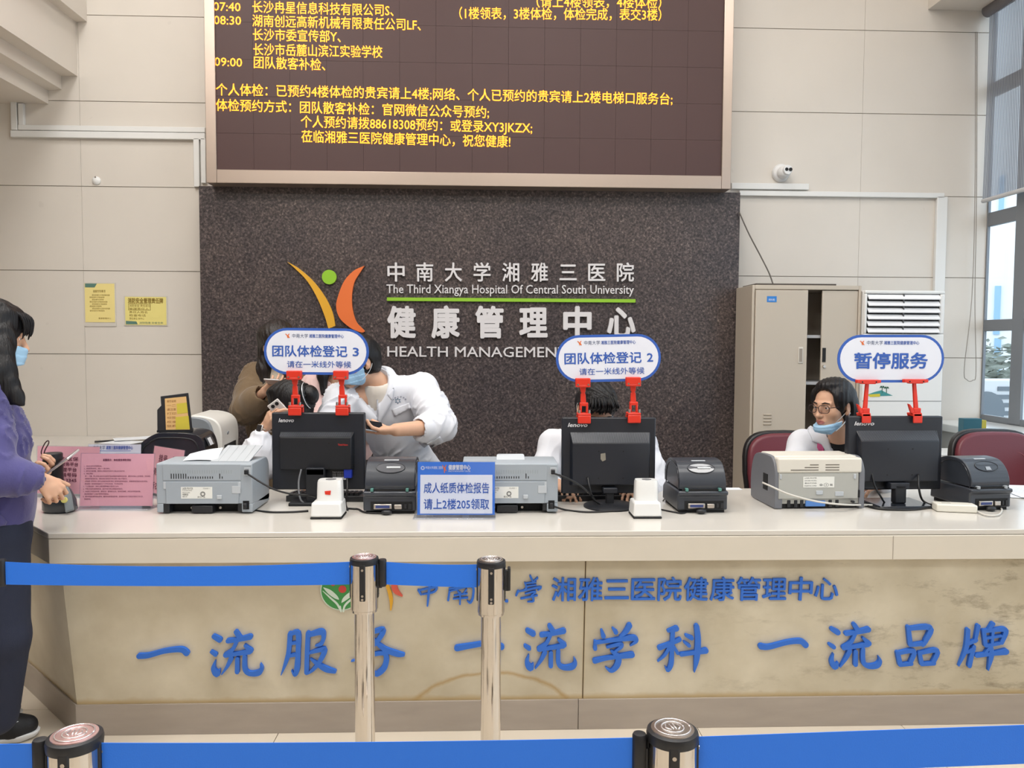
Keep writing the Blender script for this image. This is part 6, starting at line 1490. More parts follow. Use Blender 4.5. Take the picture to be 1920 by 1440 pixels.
class Head:
    def __init__(s, c, R, sc=1.0): s.c, s.R, s.sc = np.array(c, float), np.array(R), sc
    def p(s, x, y, z): return s.c+s.R @ (np.array([x, y, z], float)*s.sc)
    def simple(s, S, k=0.02, e=0.0):
        q = s.sc
        S.ell(s.p(0, -.012, .045), (np.array([.076, .096, .085])+e)*q, k, s.R)
        S.ell(s.p(0, .026, .0), (np.array([.064, .064, .085])+e)*q, k, s.R)
        S.ell(s.p(0, .036, -.055), (np.array([.050, .050, .044])+e)*q, k, s.R)
        S.cone(s.p(-.012, .074, -.085), s.p(.012, .074, -.085), (.017+e)*q, (.017+e)*q, k)
        return s
    def add(s, S, eyes=True):
        q = s.sc; s.simple(S)
        for a in (-1, 1):
            S.ell(s.p(a*.042, .054, -.012), np.array([.025, .026, .024])*q, .02, s.R)
            S.cone(s.p(a*.010, .085, .036), s.p(a*.044, .074, .034), .009*q, .008*q, .012)
        S.ell(s.p(0, .085, -.046), np.array([.026, .016, .024])*q, .014, s.R)
        if eyes:
            for a in (-1, 1): S.ell(s.p(a*.031, .098, .016), np.array([.017, .015, .0105])*q, .008, s.R, cut=True)
            for a in (-1, 1):
                S.ell(s.p(a*.031, .0765, .016), .0122*q, .002)
                S.chain([tuple(s.p(a*.016, .083, .019))+(.0035*q,), tuple(s.p(a*.031, .0885, .024))+(.0042*q,), tuple(s.p(a*.046, .080, .020))+(.0035*q,)], .003)
                S.chain([tuple(s.p(a*.018, .083, .011))+(.003*q,), tuple(s.p(a*.031, .087, .0075))+(.0036*q,), tuple(s.p(a*.045, .080, .012))+(.003*q,)], .003)
        S.cone(s.p(0, .090, .026), s.p(0, .108, -.014), .0068*q, .0098*q, .010)
        S.ell(s.p(0, .109, -.020), np.array([.0115, .0115, .0095])*q, .007, s.R)
        for a in (-1, 1): S.ell(s.p(a*.0125, .100, -.022), np.array([.0075, .0095, .0075])*q, .005, s.R)
        for a in (-1, 1): S.ell(s.p(a*.006, .106, -.0305), np.array([.0035, .005, .0035])*q, .002, s.R, cut=True)
        S.chain([tuple(s.p(-.021, .090, -.049))+(.0045*q,), tuple(s.p(0, .1, -.0455))+(.0066*q,), tuple(s.p(.021, .090, -.049))+(.0045*q,)], .005)
        S.chain([tuple(s.p(-.018, .091, -.054))+(.0045*q,), tuple(s.p(0, .0975, -.0575))+(.0072*q,), tuple(s.p(.018, .091, -.054))+(.0045*q,)], .004)
        S.cone(s.p(-.022, .101, -.0515), s.p(.022, .101, -.0515), .0022*q, .0022*q, .002, cut=True)
        for a in (-1, 1):
            S.ell(s.p(a*.079, -.008, .006), np.array([.009, .018, .031])*q, .006, s.R @ np.array(Matrix.Rotation(a*-0.35, 3, 'Z')))
            S.ell(s.p(a*.089, -.004, .010), np.array([.006, .009, .017])*q, .004, s.R, cut=True)
            S.ell(s.p(a*.078, .002, -.018), np.array([.007, .009, .010])*q, .005, s.R)
        return s
    def lips(s):
        def f(v):
            d = s.R.T @ (np.array(v)-s.c)/s.sc
            return abs(d[0]) < .024 and d[1] > .085 and -.0655 < d[2] < -.040 and (abs(d[0])/.024)**2+((d[2]+.0525)/.0115)**2 < 1
        return f
    def eyes(s, parent, brow=True):
        q = s.sc
        for a in (-1, 1):
            o = MB().ball(s.p(a*.031, .0775, .016), .0124*q, 16, 12).build('eye', M_eyew, parent, world=True, smooth=True)
            c = Vector(s.p(a*.031, .0775, .016)); f = Vector(s.R @ V3(0, 1, 0))
            MB().ball(c+f*.0075*q, .0062*q, 14, 10).build('iris', M_iris, o, world=True, smooth=True)
            if brow:
                MB().tube([s.p(a*.014, .0955, .036), s.p(a*.030, .0945, .042), s.p(a*.048, .082, .037)], [.0022*q, .0034*q, .0014*q], 8).build('eyebrow', M_hair, parent, world=True, smooth=True)
    def mask(s, parent, drop=0.0, loops=True, h=.0035, col=None):
        """pleated surgical mask hugging the lower face"""
        c = s.p(0, .04, -.05); S = Solid(c-.15, c+.15, h)
        s.simple(S, .03, .004*1); S.ell(s.p(0, .088, -.02-drop), np.array([.022, .024, .03])*s.sc, .03, s.R); S.ell(s.p(0, .075, -.06-drop*.5), np.array([.034, .026, .03])*s.sc, .03, s.R)
        S.grow(.003)
        top, bot = .006-drop, -.094-drop*.45
        S.half(s.p(0, 0, top), s.R @ V3(0, .18, 1)).half(s.p(0, 0.05, bot), s.R @ V3(0, .35, -1))
        S.half(s.p(0, .012, -.05), s.R @ V3(0, -1, 0.15))
        ff = s.R
        def rp(v):
            d = ff.T @ (np.array(v)+np.array(rootmat(parent).translation)-s.c)/s.sc
            t = (d[2]-bot)/(top-bot); ph = (t*4) % 1.0
            return .0022*(ph-.5) if .12 < t < .88 else .0008
        o = S.mesh('mask', [col or M_mask, M_maskw], parent, ripple=rp, regions=[lambda v: (s.R.T @ (np.array(v)-s.c)/s.sc)[2] > top-.007])
        if loops:
            for a in (-1, 1):
                e = [s.p(a*.055, .05, top-.012), s.p(a*.072, .02, .012), s.p(a*.083, -.018, .03), s.p(a*.084, -.028, .0), s.p(a*.074, -.005, -.04), s.p(a*.053, .045, bot+.014)]
                cable('ear_loop', e, .0016, M_maskw, o, n=6)
        return o

def hand(S, w, d, n, side, curl, sc=1.0, spread=.12, thumb=(.75, .55, .25), tcurl=.35):
    """palm and five fingers: w wrist, d direction of the fingers, n palm side, side +1/-1 where the thumb leaves; curl per finger"""
    w = np.array(w, float); d = np.array(d, float)/np.linalg.norm(d); n = np.array(n, float); n = n-d*(n @ d); n /= np.linalg.norm(n); t = np.cross(d, n)*side
    lens = [(.041, .025, .021), (.046, .028, .022), (.043, .026, .022), (.034, .021, .019)]
    tips = []
    for i in range(4):
        off = (.030-.0195*i)
        b0 = w+t*off*.55+d*.008; kn = w+t*off+d*(.088-.004*abs(i-1)-(.006 if i == 3 else 0))*sc
        S.cone(b0, kn, .0135*sc, .0108*sc, .012)
        dd = d+t*spread*(1.5-i)*.5; dd /= np.linalg.norm(dd); a = 0.0; p = kn; r = .0092*sc
        for j in range(3):
            a += curl[i]*(.75 if j == 0 else (1.0 if j == 1 else .7))
            v = dd*math.cos(a)+n*math.sin(a); p2 = p+v*lens[i][j]*sc
            S.cone(p, p2, r, r*.92, .003); r *= .92; p = p2
        tips.append(p)
    S.ell(w+d*.05*sc+n*.004, np.array([.034, .034, .034])*sc*.55, .02)
    b = w+t*.022*sc+d*.022*sc; v = d*thumb[0]+t*thumb[1]+n*thumb[2]; v /= np.linalg.norm(v)
    p1 = b+v*.044*sc; S.cone(b, p1, .0155*sc, .0115*sc, .01)
    v2 = v*math.cos(tcurl)+(d*.8+n*.6)*math.sin(tcurl); v2 /= np.linalg.norm(v2); p2 = p1+v2*.032*sc; S.cone(p1, p2, .0108*sc, .0098*sc, .004)
    p3 = p2+v2*.024*sc; S.cone(p2, p3, .0098*sc, .0085*sc, .003)
    return tips
def patch(parent, name, poly, target, m, d=0.004, thick=0.003, nsub=3, label=None, axis=(0, 1, 0), smoothn=2):
    """flat cloth piece laid on a garment: outline given in world x,z, dropped along the axis onto the garment's surface"""
    from mathutils.bvhtree import BVHTree
    me = target.data; off = rootmat(target).translation
    bv = BVHTree.FromPolygons([v.co+off for v in me.vertices], [tuple(p.vertices) for p in me.polygons])
    bm = bmesh.new(); vs = [bm.verts.new((p[0], 0, p[1])) for p in poly]; bm.faces.new(vs)
    bmesh.ops.triangulate(bm, faces=bm.faces)
    for _ in range(nsub): bmesh.ops.subdivide_edges(bm, edges=[e for e in bm.edges if e.calc_length() > 0.012], cuts=1, use_grid_fill=True)
    bmesh.ops.triangulate(bm, faces=bm.faces)
    last = None; hits = {}
    for v in bm.verts:
        h, nn, _, _ = bv.ray_cast(Vector((v.co.x, -2.0, v.co.z)), Vector((0, 1, 0)))
        hits[v] = h.y if h else None
    known = [(v.co.x, v.co.z, y) for v, y in hits.items() if y is not None]
    for v in bm.verts:
        y = hits[v]
        if y is None and known: y = min(known, key=lambda q: (q[0]-v.co.x)**2+(q[1]-v.co.z)**2)[2]
        v.co.y = (y or 0)-d
    for _ in range(smoothn): bmesh.ops.smooth_vert(bm, verts=[v for v in bm.verts if not v.is_boundary], factor=.5, use_axis_y=True)
    mb = MB(); ix = {v: i for i, v in enumerate(bm.verts)}
    mb.add([v.co.copy() for v in bm.verts], [tuple(ix[v] for v in f.verts) for f in bm.faces]); bm.free()
    return mb.build(name, m, parent, world=True, solid=thick, smooth=True, label=label, fix=True)
def strands(parent, name, paths, r, m=None, world=True):
    mb = MB()
    for p in paths:
        C = [Vector(q) for q in catmull(p, 5)]; n = len(C)
        mb.tube(C, [r*(1-.8*(i/(n-1))**2) for i in range(n)], 6)
    o = mb.build(name, m or M_hair, parent, world=world, smooth=True); return o
# ------------------------------------------------------------------ people
def clothed(S, j, fw, r, legs=True):
    """torso and sleeves of a garment or body from joints; r: dict of radii"""
    n, c, p = j['N'], j['C'], j['P']
    S.cone(j['SL'], j['SR'], r['sh'], r['sh'], .05, flat=fw, fs=.8)
    S.cone(c+(j['SL']-c)*.35, c+(j['SR']-c)*.35, r['ch'], r['ch'], .06, flat=fw, fs=.78)
    S.cone(c, p, r['ch'], r['wa'], .06, flat=fw, fs=.75)
    S.cone(p+(j['HL']-p)*.7, p+(j['HR']-p)*.7, r['hi'], r['hi'], .06, flat=fw, fs=.85)
    for q_ in ('SL', 'SR'): S.cone(n+V3(0, 0, -.035), j[q_], r['sh']*1.0, r['sh']*.95, .03)
    return S
def arm(S, pts, k=.02): return S.chain(pts, k)
def A4(p, r): return (p[0], p[1], p[2], r)
def q3(px, py, Y): return np.array(PY(px, py, Y)[:])
def grid(pts, pad, h, fine=()):
    P = np.array([np.array(p[:3]) for p in pts]); return Solid(P.min(0)-pad, P.max(0)+pad, h, fine)

def hair_cap(S, H, e=.014, low=-.03, front=.055, side=.02):
    """hair over the skull, open at the face"""
    q = H.sc
    S.ell(H.p(0, -.014, .048), np.array([.078+e, .098+e, .086+e])*q, .02, H.R)
    S.ell(H.p(0, -.045, .0), np.array([.070+e, .060+e, .075+e])*q, .03, H.R)
    S.ell(H.p(0, front+.075, -.01), np.array([.085, .085, .072])*q, .008, H.R, cut=True)
    S.ell(H.p(0, .05, -.10), np.array([.11, .085, .075])*q, .01, H.R, cut=True)
    return S
def strand_ripple(R, amp=.0016, fr=240):
    ax = Vector(R[:, 0]); fy = Vector(R[:, 1])
    def f(v):
        v = Vector(v); a = v.dot(ax)*fr+v.dot(fy)*fr*.55+noise.noise(v*9)*5
        return amp*math.sin(a)+amp*.7*noise.noise(Vector((v.x*60, v.y*60, v.z*8)))
    return f

# ---- the woman standing at the left end of the counter
def woman_standing():
    Y = 2.80
    pel = q3(-14, 985, Y)
    t = thing('person', 'standing woman with long black hair, purple sweatshirt and blue mask looking at a phone', 'person', (float(pel[0]), float(pel[1]), 0))
    H = Head(q3(-19, 637, Y), frame((.86, .50, -.14)))
    yv = V3(-.50, .865, 0)
    j = dict(N=q3(-24, 716, Y), C=q3(-22, 800, Y), P=pel, SL=q3(-30, 750, Y)+yv*.145, SR=q3(-30, 750, Y)-yv*.145, HL=pel+yv*.08, HR=pel-yv*.08)
    eR, wR = q3(-6, 893, Y-.2), q3(70, 896, Y-.12); eL, wL = q3(-10, 900, Y+.2), q3(56, 892, Y+.04)
    fw = (.86, .50, 0); F3 = frame(fw)
    hL, hR = q3(108, 888, Y+.02), q3(108, 925, Y-.1)
    S = grid([H.c+V3(0, 0, .17), pel-V3(.12, .2, .3), pel+V3(.2, .25, 0), eR, wR+V3(.18, 0, -.05), V3(pel[0], Y, .02)], .12, .012, [(H.c, (.14, .11, .16), .0036), (q3(104, 905, Y-.04), (.09, .11, .10), .0038)])
    H.add(S); S.cone(H.p(0, -.02, -.05), j['N'], .050, .055, .03)
    clothed(S, j, fw, dict(sh=.06, ch=.10, wa=.10, hi=.10))
    for s_, e_, w_ in ((j['SR'], eR, wR), (j['SL'], eL, wL)): arm(S, [A4(s_, .048), A4(e_, .036), A4(w_, .026)])
    hand(S, wR+V3(.012, 0, -.006), V3(.50, .35, -.72), V3(-.55, .55, -.3), 1, (.85, .95, 1.05, 1.1), .80, spread=.04)
    dL = V3(.93, -.1, .25)
    hand(S, wL, dL, V3(-.2, -.45, .85), 1, (.95, .95, 1.0, 1.0), .88, thumb=(.7, .2, .7), tcurl=.3)
    kn = [(pel+yv*.085, q3(2, 1195, Y+.09), q3(-4, 1345, Y+.11)), (pel-yv*.085, q3(4, 1195, Y-.08), q3(-6, 1352, Y-.05))]
    for h_, k_, a_ in kn: S.chain([A4(h_, .085), A4(k_, .055), A4(a_, .038)], .03)
    body = S.mesh('body', [SKIN, LIP], t, regions=[H.lips()])
    H.eyes(t); H.mask(t)
    # sweatshirt
    M_pur = mat('purple_sweatshirt', (74, 70, 124), 0.9, bump=0.12, bscale=120, var=0.05, sheen=0.3)
    G = grid([j['N']+V3(0, 0, .05), pel-V3(.15, .25, .08), pel+V3(.22, .3, 0), eR, wR], .12, .0075)
    jj = dict(j); jj['P'] = pel+V3(.012, 0, .04)
    clothed(G, jj, fw, dict(sh=.068, ch=.112, wa=.118, hi=.122))
    G.ell(q3(-4, 930, Y), (.170, .115, .15), .05, F3); G.ell(q3(-13, 835, Y), (.15, .115, .13), .05, F3)
    for s_, e_, w_ in ((j['SR'], eR, wR), (j['SL'], eL, wL)):
        arm(G, [A4(s_, .076), A4(s_+(e_-s_)*.5, .068), A4(e_, .064), A4(e_+(w_-e_)*.55, .054), A4(w_-(w_-e_)*.0, .042)], .03)
    G.cone(j['N']+V3(0.01, 0, -.01), j['N']+V3(.008, 0, .03), .054, .050, .02)
    G.half(pel+V3(0, 0, -.005), (0, 0, -1)); 
    for w_, e_ in ((wR, eR), (wL, eL)): G.cone(w_-(w_-e_)*-.03, w_+(w_-e_)*.5, .034, .04, .004, cut=True)
    f1 = folds(.009, (.6, .1, 1), 20, 2.0)
    sw = G.mesh('sweatshirt', M_pur, t, ripple=f1)
    # hem rib
    G2 = Solid(pel-.24, pel+.24, .008); G2.ell(pel+V3(0.004, 0, .015), (.175, .122, .06), .01, F3)
    G2.half(pel+V3(0, 0, -.035), (0, 0, -1)).half(pel+V3(0, 0, .03), (0, 0, 1))
    G2.mesh('hem', M_pur, t)
    pk = [q3(x, y, Y)[[0, 2]] for x, y in ((8, 925), (46, 935), (56, 962), (54, 968), (0, 968))]
    patch(t, 'pocket', pk, sw, M_pur, .004, .004)
    # trousers
    M_jean = mat('dark_denim', (32, 38, 58), 0.85, bump=0.1, bscale=200, var=0.12, vscale=6)
    J = grid([pel+V3(0, 0, .1), pel-V3(.1, .25, 0), pel+V3(.1, .25, 0), V3(pel[0], Y, .03)], .14, .009)
    J.cone(pel-yv*.06, pel+yv*.06, .128, .128, .03, flat=fw, fs=.95)
    for h_, k_, a_ in kn: J.chain([A4(h_+V3(.0, 0, -.04), .112), A4(k_, .086), A4(a_+V3(0, 0, .02), .068)], .02)
    J.half((0, 0, .065), (0, 0, -1)); J.half(pel+V3(0, 0, .06), (0, 0, 1))
    J.mesh('jeans', M_jean, t, ripple=folds(.006, (0.2, .3, 1), 16, 5.0))
    # sneakers
    M_sh = mat('sneaker_black', (22, 22, 26), 0.6, bump=0.2, bscale=150); M_so = mat('sole_white', (230, 230, 230), 0.5)
    toe = PZ(79, 1368, 0.02); heel = PZ(-44, 1396, 0.02); dv = (toe-heel).normalized(); L = 0.265
    heel = toe-dv*L; sd_ = Vector((-dv.y, dv.x, 0))
    for k, off in ((0, Vector((0, 0, 0))), (1, sd_*.2-dv*.05)):
        hp = heel+off
        So = Solid(np.array(hp)-.34, np.array(hp)+.34, .007)
        for a_, r_ in ((.05, .032), (.11, .034), (.175, .043), (.215, .038)):
            pass
        So.chain([tuple(hp+dv*.045+Vector((0, 0, .02)))+(.036,), tuple(hp+dv*.11+Vector((0, 0, .02)))+(.036,), tuple(hp+dv*.19+Vector((0, 0, .02)))+(.044,), tuple(hp+dv*.222+Vector((0, 0, .02)))+(.040,)], .01)
        So.half((0, 0, .032), (0, 0, 1), .003).half((0, 0, .0015), (0, 0, -1), .001)
        Up = Solid(np.array(hp)-.34, np.array(hp)+.34, .006)
        Up.chain([tuple(hp+dv*.045+Vector((0, 0, .055)))+(.040,), tuple(hp+dv*.10+Vector((0, 0, .052)))+(.038,), tuple(hp+dv*.175+Vector((0, 0, .034)))+(.042,), tuple(hp+dv*.218+Vector((0, 0, .030)))+(.036,)], .03)
        Up.cone(np.array(hp+dv*.055+Vector((0, 0, .06))), np.array(hp+dv*.05+Vector((0, 0, .095))), .04, .043, .02)
        Up.half((0, 0, .024), (0, 0, -1), .002); Up.half((0, 0, .10), (0, 0, 1), .002)
        s_ = Up.mesh('sneaker', M_sh, t); So.mesh('sole', M_so, s_)
        nn = -sd_
        strands(s_, 'side_stripe', [[hp+dv*.07+nn*.040+Vector((0, 0, .036)), hp+dv*.13+nn*.043+Vector((0, 0, .046)), hp+dv*.19+nn*.034+Vector((0, 0, .066))]], .008, M_so)
        strands(s_, 'laces', [[hp+dv*(.10+.018*i)+nn*.02+Vector((0, 0, .092-.011*i)), hp+dv*(.108+.018*i)+Vector((0, 0, .100-.012*i)), hp+dv*(.10+.018*i)-nn*.02+Vector((0, 0, .092-.011*i))] for i in range(4)], .003, M_so)
    # hair
    B = grid([H.c+V3(0, 0, .16), q3(40, 755, Y-.1), H.c-V3(.2, .12, 0), H.c+V3(.12, .13, 0)], .06, .005)
    hair_cap(B, H, .016, front=.075)
    for s_ in (1, -1):
        B.chain([tuple(H.p(s_*.066, .004, .07))+(.066,), tuple(H.p(s_*.094, .006, -.01))+(.067,), tuple(H.p(s_*.098, .002, -.09))+(.064,)], .02, flat=(-.5, .865, 0), fs=.5)
        o_ = -s_*.098
        B.chain([tuple(q3(-10, 668, Y+o_))+(.058,), tuple(q3(-8, 700, Y+o_*1.1))+(.058,), tuple(q3(10, 726, Y+o_*1.05))+(.040,), tuple(q3(28, 744, Y+o_))+(.024,), tuple(q3(42, 757, Y+o_))+(.009,)], .02, flat=(-.5, .865, 0), fs=.55)
        B.chain([tuple(q3(-40, 690, Y+o_*1.5))+(.05,), tuple(q3(-30, 740, Y+o_*2.3))+(.035,)], .02, flat=(-.5, .865, 0), fs=.5)
    B.chain([tuple(H.p(0, -.07, .05))+(.08,), tuple(H.p(0, -.085, -.08))+(.075,), tuple(H.p(0, -.08, -.22))+(.06,)], .03)
    B.ell(H.p(0, .05, .100), np.array([.066, .040, .022]), .02, H.R)
    hb = B.mesh('hair', M_hair, t, ripple=strand_ripple(H.R, .0014, 260))
    strands(t, 'bangs', [[H.p(.060-.0132*i, .05, .118-.002*abs(i-4)), H.p(.062-.0138*i, .082+.007*min(i, 9-i), .092), H.p(.058-.0129*i, .096+.006*min(i, 9-i), .052), H.p(.056-.0124*i, .094+.006*min(i, 9-i), .016+.012*(i % 3))] for i in range(10)], .0075)
    strands(t, 'loose_strands', [[H.p(.075, .045, .05), H.p(.082, .052, -.03), H.p(.08, .052, -.12), H.p(.07, .07, -.20)], [H.p(.074, .05, .07), H.p(.076, .068, .03), H.p(.074, .066, -.01)]], .003)
    # phone held in the hand
    a_, b2 = q3(92, 884, Y+.03), q3(137, 852, Y+.0)
    ph = thing('mobile_phone', 'silver edged phone held out by the standing woman in purple', 'phone', tuple((a_+b2)/2))
    ud = Vector(b2-a_).normalized(); sdv = Vector((.0, .9, .25)); sdv = (sdv-ud*sdv.dot(ud)).normalized(); nn = ud.cross(sdv)
    R_ = Matrix((ud, sdv, nn)).transposed()
    L = (Vector(b2)-Vector(a_)).length
    MB().box((0, 0, 0), (L*1.05, .074, .008), R_).build('shell', mat('phone_silver', (206, 200, 200), 0.25, 0.5), ph, bevel=0.003)
    sg = 1 if nn.z > 0 else -1
    MB().box(nn*.0043*sg, (L*1.02, .070, .0006), R_).build('screen', mat('phone_screen', (34, 36, 40), 0.08), ph)
woman_standing()

M_under = mat('black_knit', (20, 20, 24), 0.9)
def lower_body(t, pel, yv, knees, ankles, m, seated, feet=(0, -1, 0)):
    pts = [pel]+list(knees)+list(ankles)
    S = grid(pts, .16, .014)
    S.cone(pel-yv*.07, pel+yv*.07, .115, .115, .03)
    for s_, k_, a_ in zip((1, -1), knees, ankles):
        S.chain([A4(pel+yv*.085*s_, .095), A4(k_, .07), A4(a_, .052)], .02)
    S.half((0, 0, .05), (0, 0, -1))
    S.mesh('trousers', m, t)
    for a_ in ankles:
        F = Solid(np.array(a_)-.3, np.array(a_)+.3, .012); g = np.array([a_[0], a_[1], .042]); f = np.array(feet, float)
        F.cone(g, g+f*.15, .042, .036, .01); F.cone(g+V3(0, 0, .02), g+V3(0, 0, .05), .04, .04, .02); F.half((0, 0, .002), (0, 0, -1)); F.mesh('shoe', M_black, t)

# ---- seated woman in glasses
def woman_glasses():
    Y = 3.64
    H = Head(q3(1562, 766, Y), frame((-.88, -.46, -.10)), .97)
    N = q3(1577, 828, 3.76); C = q3(1578, 900, 3.86); pel = np.array([C[0]+.06, 4.18, .56])
    t = thing('person', 'seated woman in glasses and white coat with a blue mask under her chin', 'person', (float(pel[0]), float(pel[1]), 0))
    xv = V3(1, .12, 0)
    j = dict(N=N, C=C, P=pel, SL=q3(1503, 832, 3.82), SR=q3(1648, 832, 3.90), HL=pel-xv*.09, HR=pel+xv*.09)
    eL, wL = q3(1474, 925, 3.68), q3(1500, 925, 3.56); eR, wR = q3(1690, 925, 3.84), q3(1640, 921, 3.56)
    wL[2] = max(wL[2], CT+.04); wR[2] = CT+.045
    S = grid([H.c+V3(0, 0, .17), pel-V3(.2, .1, .1), pel+V3(.2, .1, 0), eL, eR, wR, wL-V3(0, .16, 0)], .12, .012, [(H.c, (.15, .14, .16), .0030), (wR-V3(.06, .06, 0), (.10, .10, .05), .004)])
    H.add(S); S.cone(H.p(0, -.015, -.05), N, .047, .054, .03)
    fw = (0, 1, 0)
    clothed(S, j, fw, dict(sh=.038, ch=.078, wa=.09, hi=.10))
    for s_, e_, w_ in ((j['SL'], eL, wL), (j['SR'], eR, wR)): arm(S, [A4(s_, .042), A4(e_, .034), A4(w_, .025)])
    hand(S, wR, V3(-.85, -.5, -.12), V3(0, .1, -1), -1, (.2, .25, .3, .35), .92)
    hand(S, wL, V3(.2, -1, -.1), V3(0, 0, -1), 1, (.2, .25, .3, .35), .92)
    S.mesh('body', [SKIN, LIP], t, regions=[H.lips()])
    H.eyes(t)
    # mask pulled under the chin
    H2 = H
    m = H2.mask(t, drop=.056, loops=False)
    for a in (-1, 1):
        cable('ear_loop', [H.p(a*.050, .050, -.058), H.p(a*.068, .018, -.028), H.p(a*.083, -.012, .004)], .0018, M_maskw, m, n=6)
        cable('ear_loop', [H.p(a*.046, .046, -.10), H.p(a*.066, .010, -.066), H.p(a*.082, -.018, -.016)], .0022, M_maskw, m, n=6)
    # hair: short, swept back, covering the temple
    B = Solid(H.c-.19, H.c+.19, .0038)
    hair_cap(B, H, .015, front=.052)
    B.ell(H.p(-.01, .128, .035), np.array([.085, .088, .088]), .006, H.R, cut=True)
    for s_ in (1, -1):
        B.ell(H.p(s_*.066, .018, .060), np.array([.024, .045, .044]), .02, H.R)
        B.ell(H.p(s_*.072, .020, .022), np.array([.012, .016, .030]), .012, H.R)
        B.ell(H.p(s_*.060, -.055, -.03), np.array([.03, .04, .06]), .02, H.R)
    B.ell(H.p(0, .0, .122), np.array([.062, .070, .024]), .02, H.R)
    for s_ in (1, -1): B.ell(H.p(s_*.092, -.002, -.008), np.array([.030, .026, .042]), .006, H.R, cut=True)
    B.mesh('hair', M_hair, t, ripple=strand_ripple(H.R, .0012, 300))
    # glasses
    gl_ = None
    M_fr = mat('glasses_frame', (46, 30, 30), 0.25)
    fr = MB()
    rims = []
    for a in (-1, 1):
        pts = []
        for k in range(24):
            an = 2*math.pi*k/24; cx_ = math.copysign(abs(math.cos(an))**.6, math.cos(an))*.026; cz_ = math.copysign(abs(math.sin(an))**.6, math.sin(an))*.0185
            x = a*.033+cx_; pts.append(H.p(x, .112-3.2*x*x, .013+cz_))
        rims.append(pts); fr.tube(pts+pts[:2], .0017, 6)
    fr.tube([H.p(-.008, .1125, .018), H.p(0, .1145, .021), H.p(.008, .1125, .018)], .0018, 6)
    g_ = fr.build('glasses', M_fr, t, world=True, smooth=True)
    for a in (-1, 1):
        MB().tube([H.p(a*.059, .101, .020), H.p(a*.074, .06, .020), H.p(a*.080, .0, .022), H.p(a*.082, -.02, .010)], .0019, 6).build('temple_arm', M_fr, g_, world=True, smooth=True)
    for pts in rims:
        MB().add(pts, [tuple(range(24))]).build('lens', M_acrylic, g_, world=True, fix=False)
    # knit top and coat
    K = grid([N+V3(0, 0, .05), C-V3(.15, .12, .1), C+V3(.15, .12, 0)], .08, .008)
    K.cone(C+V3(0, 0, .02), C-V3(0, 0, .12), .115, .112, .03, flat=fw, fs=.8); K.cone(N+V3(0, 0, -.012), C, .070, .112, .03); K.cone(j['SL']*.6+j['SR']*.4, j['SR']*.6+j['SL']*.4, .06, .06, .03); K.cone(N+V3(-.005, -.03, .055), N+V3(-.01, -.05, .16), .055, .07, .01, cut=True)
    K.mesh('knit_top', M_under, t)
    G = grid([N+V3(0, 0, .06), pel-V3(.25, .2, .05), pel+V3(.25, .15, 0), eL, eR, wL], .12, .0075)
    clothed(G, j, fw, dict(sh=.054, ch=.112, wa=.13, hi=.15))
    for s_, e_, w_ in ((j['SL'], eL, wL), (j['SR'], eR, wR)):
        arm(G, [A4(s_, .062), A4(s_+(e_-s_)*.5, .064), A4(e_, .060), A4(e_+(w_-e_)*.8, .048)], .03)
    G.cone(N+V3(0.02, .06, -.02), N+V3(.015, .055, .035), .06, .05, .02); G.cone(N+V3(-.05, .03, -.005), j['SL']+V3(.02, .01, .012), .045, .05, .03)
    G.cone(N+V3(-.030, -.09, -.15), N+V3(-.030, -.07, .08), .014, .060, .01, cut=True)
    G.cone(N+V3(0, 0, -.03), N+V3(-.01, -.03, .12), .062, .075, .01, cut=True)
    ct = G.mesh('coat', M_coat, t, ripple=folds(.006, (.8, .1, .6), 20, 1.0))
    def XZ(l, Yd): return [tuple(q3(x, y, Yd)[[0, 2]]) for x, y in l]
    Yf = C[1]-.1
    patch(t, 'collar', XZ([(1527, 800), (1545, 812), (1568, 860), (1574, 880), (1552, 862), (1536, 832), (1521, 826), (1520, 806)], Yf), ct, M_coat, .009, .005)
    patch(t, 'lapel', XZ([(1586, 806), (1575, 836), (1566, 866), (1566, 890), (1592, 862), (1600, 830)], Yf), ct, M_coat, .009, .005)
    patch(t, 'pink_ribbon', XZ([(1530, 827), (1540, 828), (1537, 838), (1545, 852), (1552, 868), (1541, 868), (1535, 850), (1529, 838)], Yf), ct, mat('ribbon_pink', (206, 90, 140), 0.6), .006, .003, label='bright pink ribbon at the coat edge')
    lower_body(t, pel, xv, [pel+V3(-.10, -.36, -.06), pel+V3(.10, -.36, -.06)], [pel*V3(1, 1, 0)+V3(-.1, -.36, .09), pel*V3(1, 1, 0)+V3(.1, -.36, .09)], M_under, True)
woman_glasses()

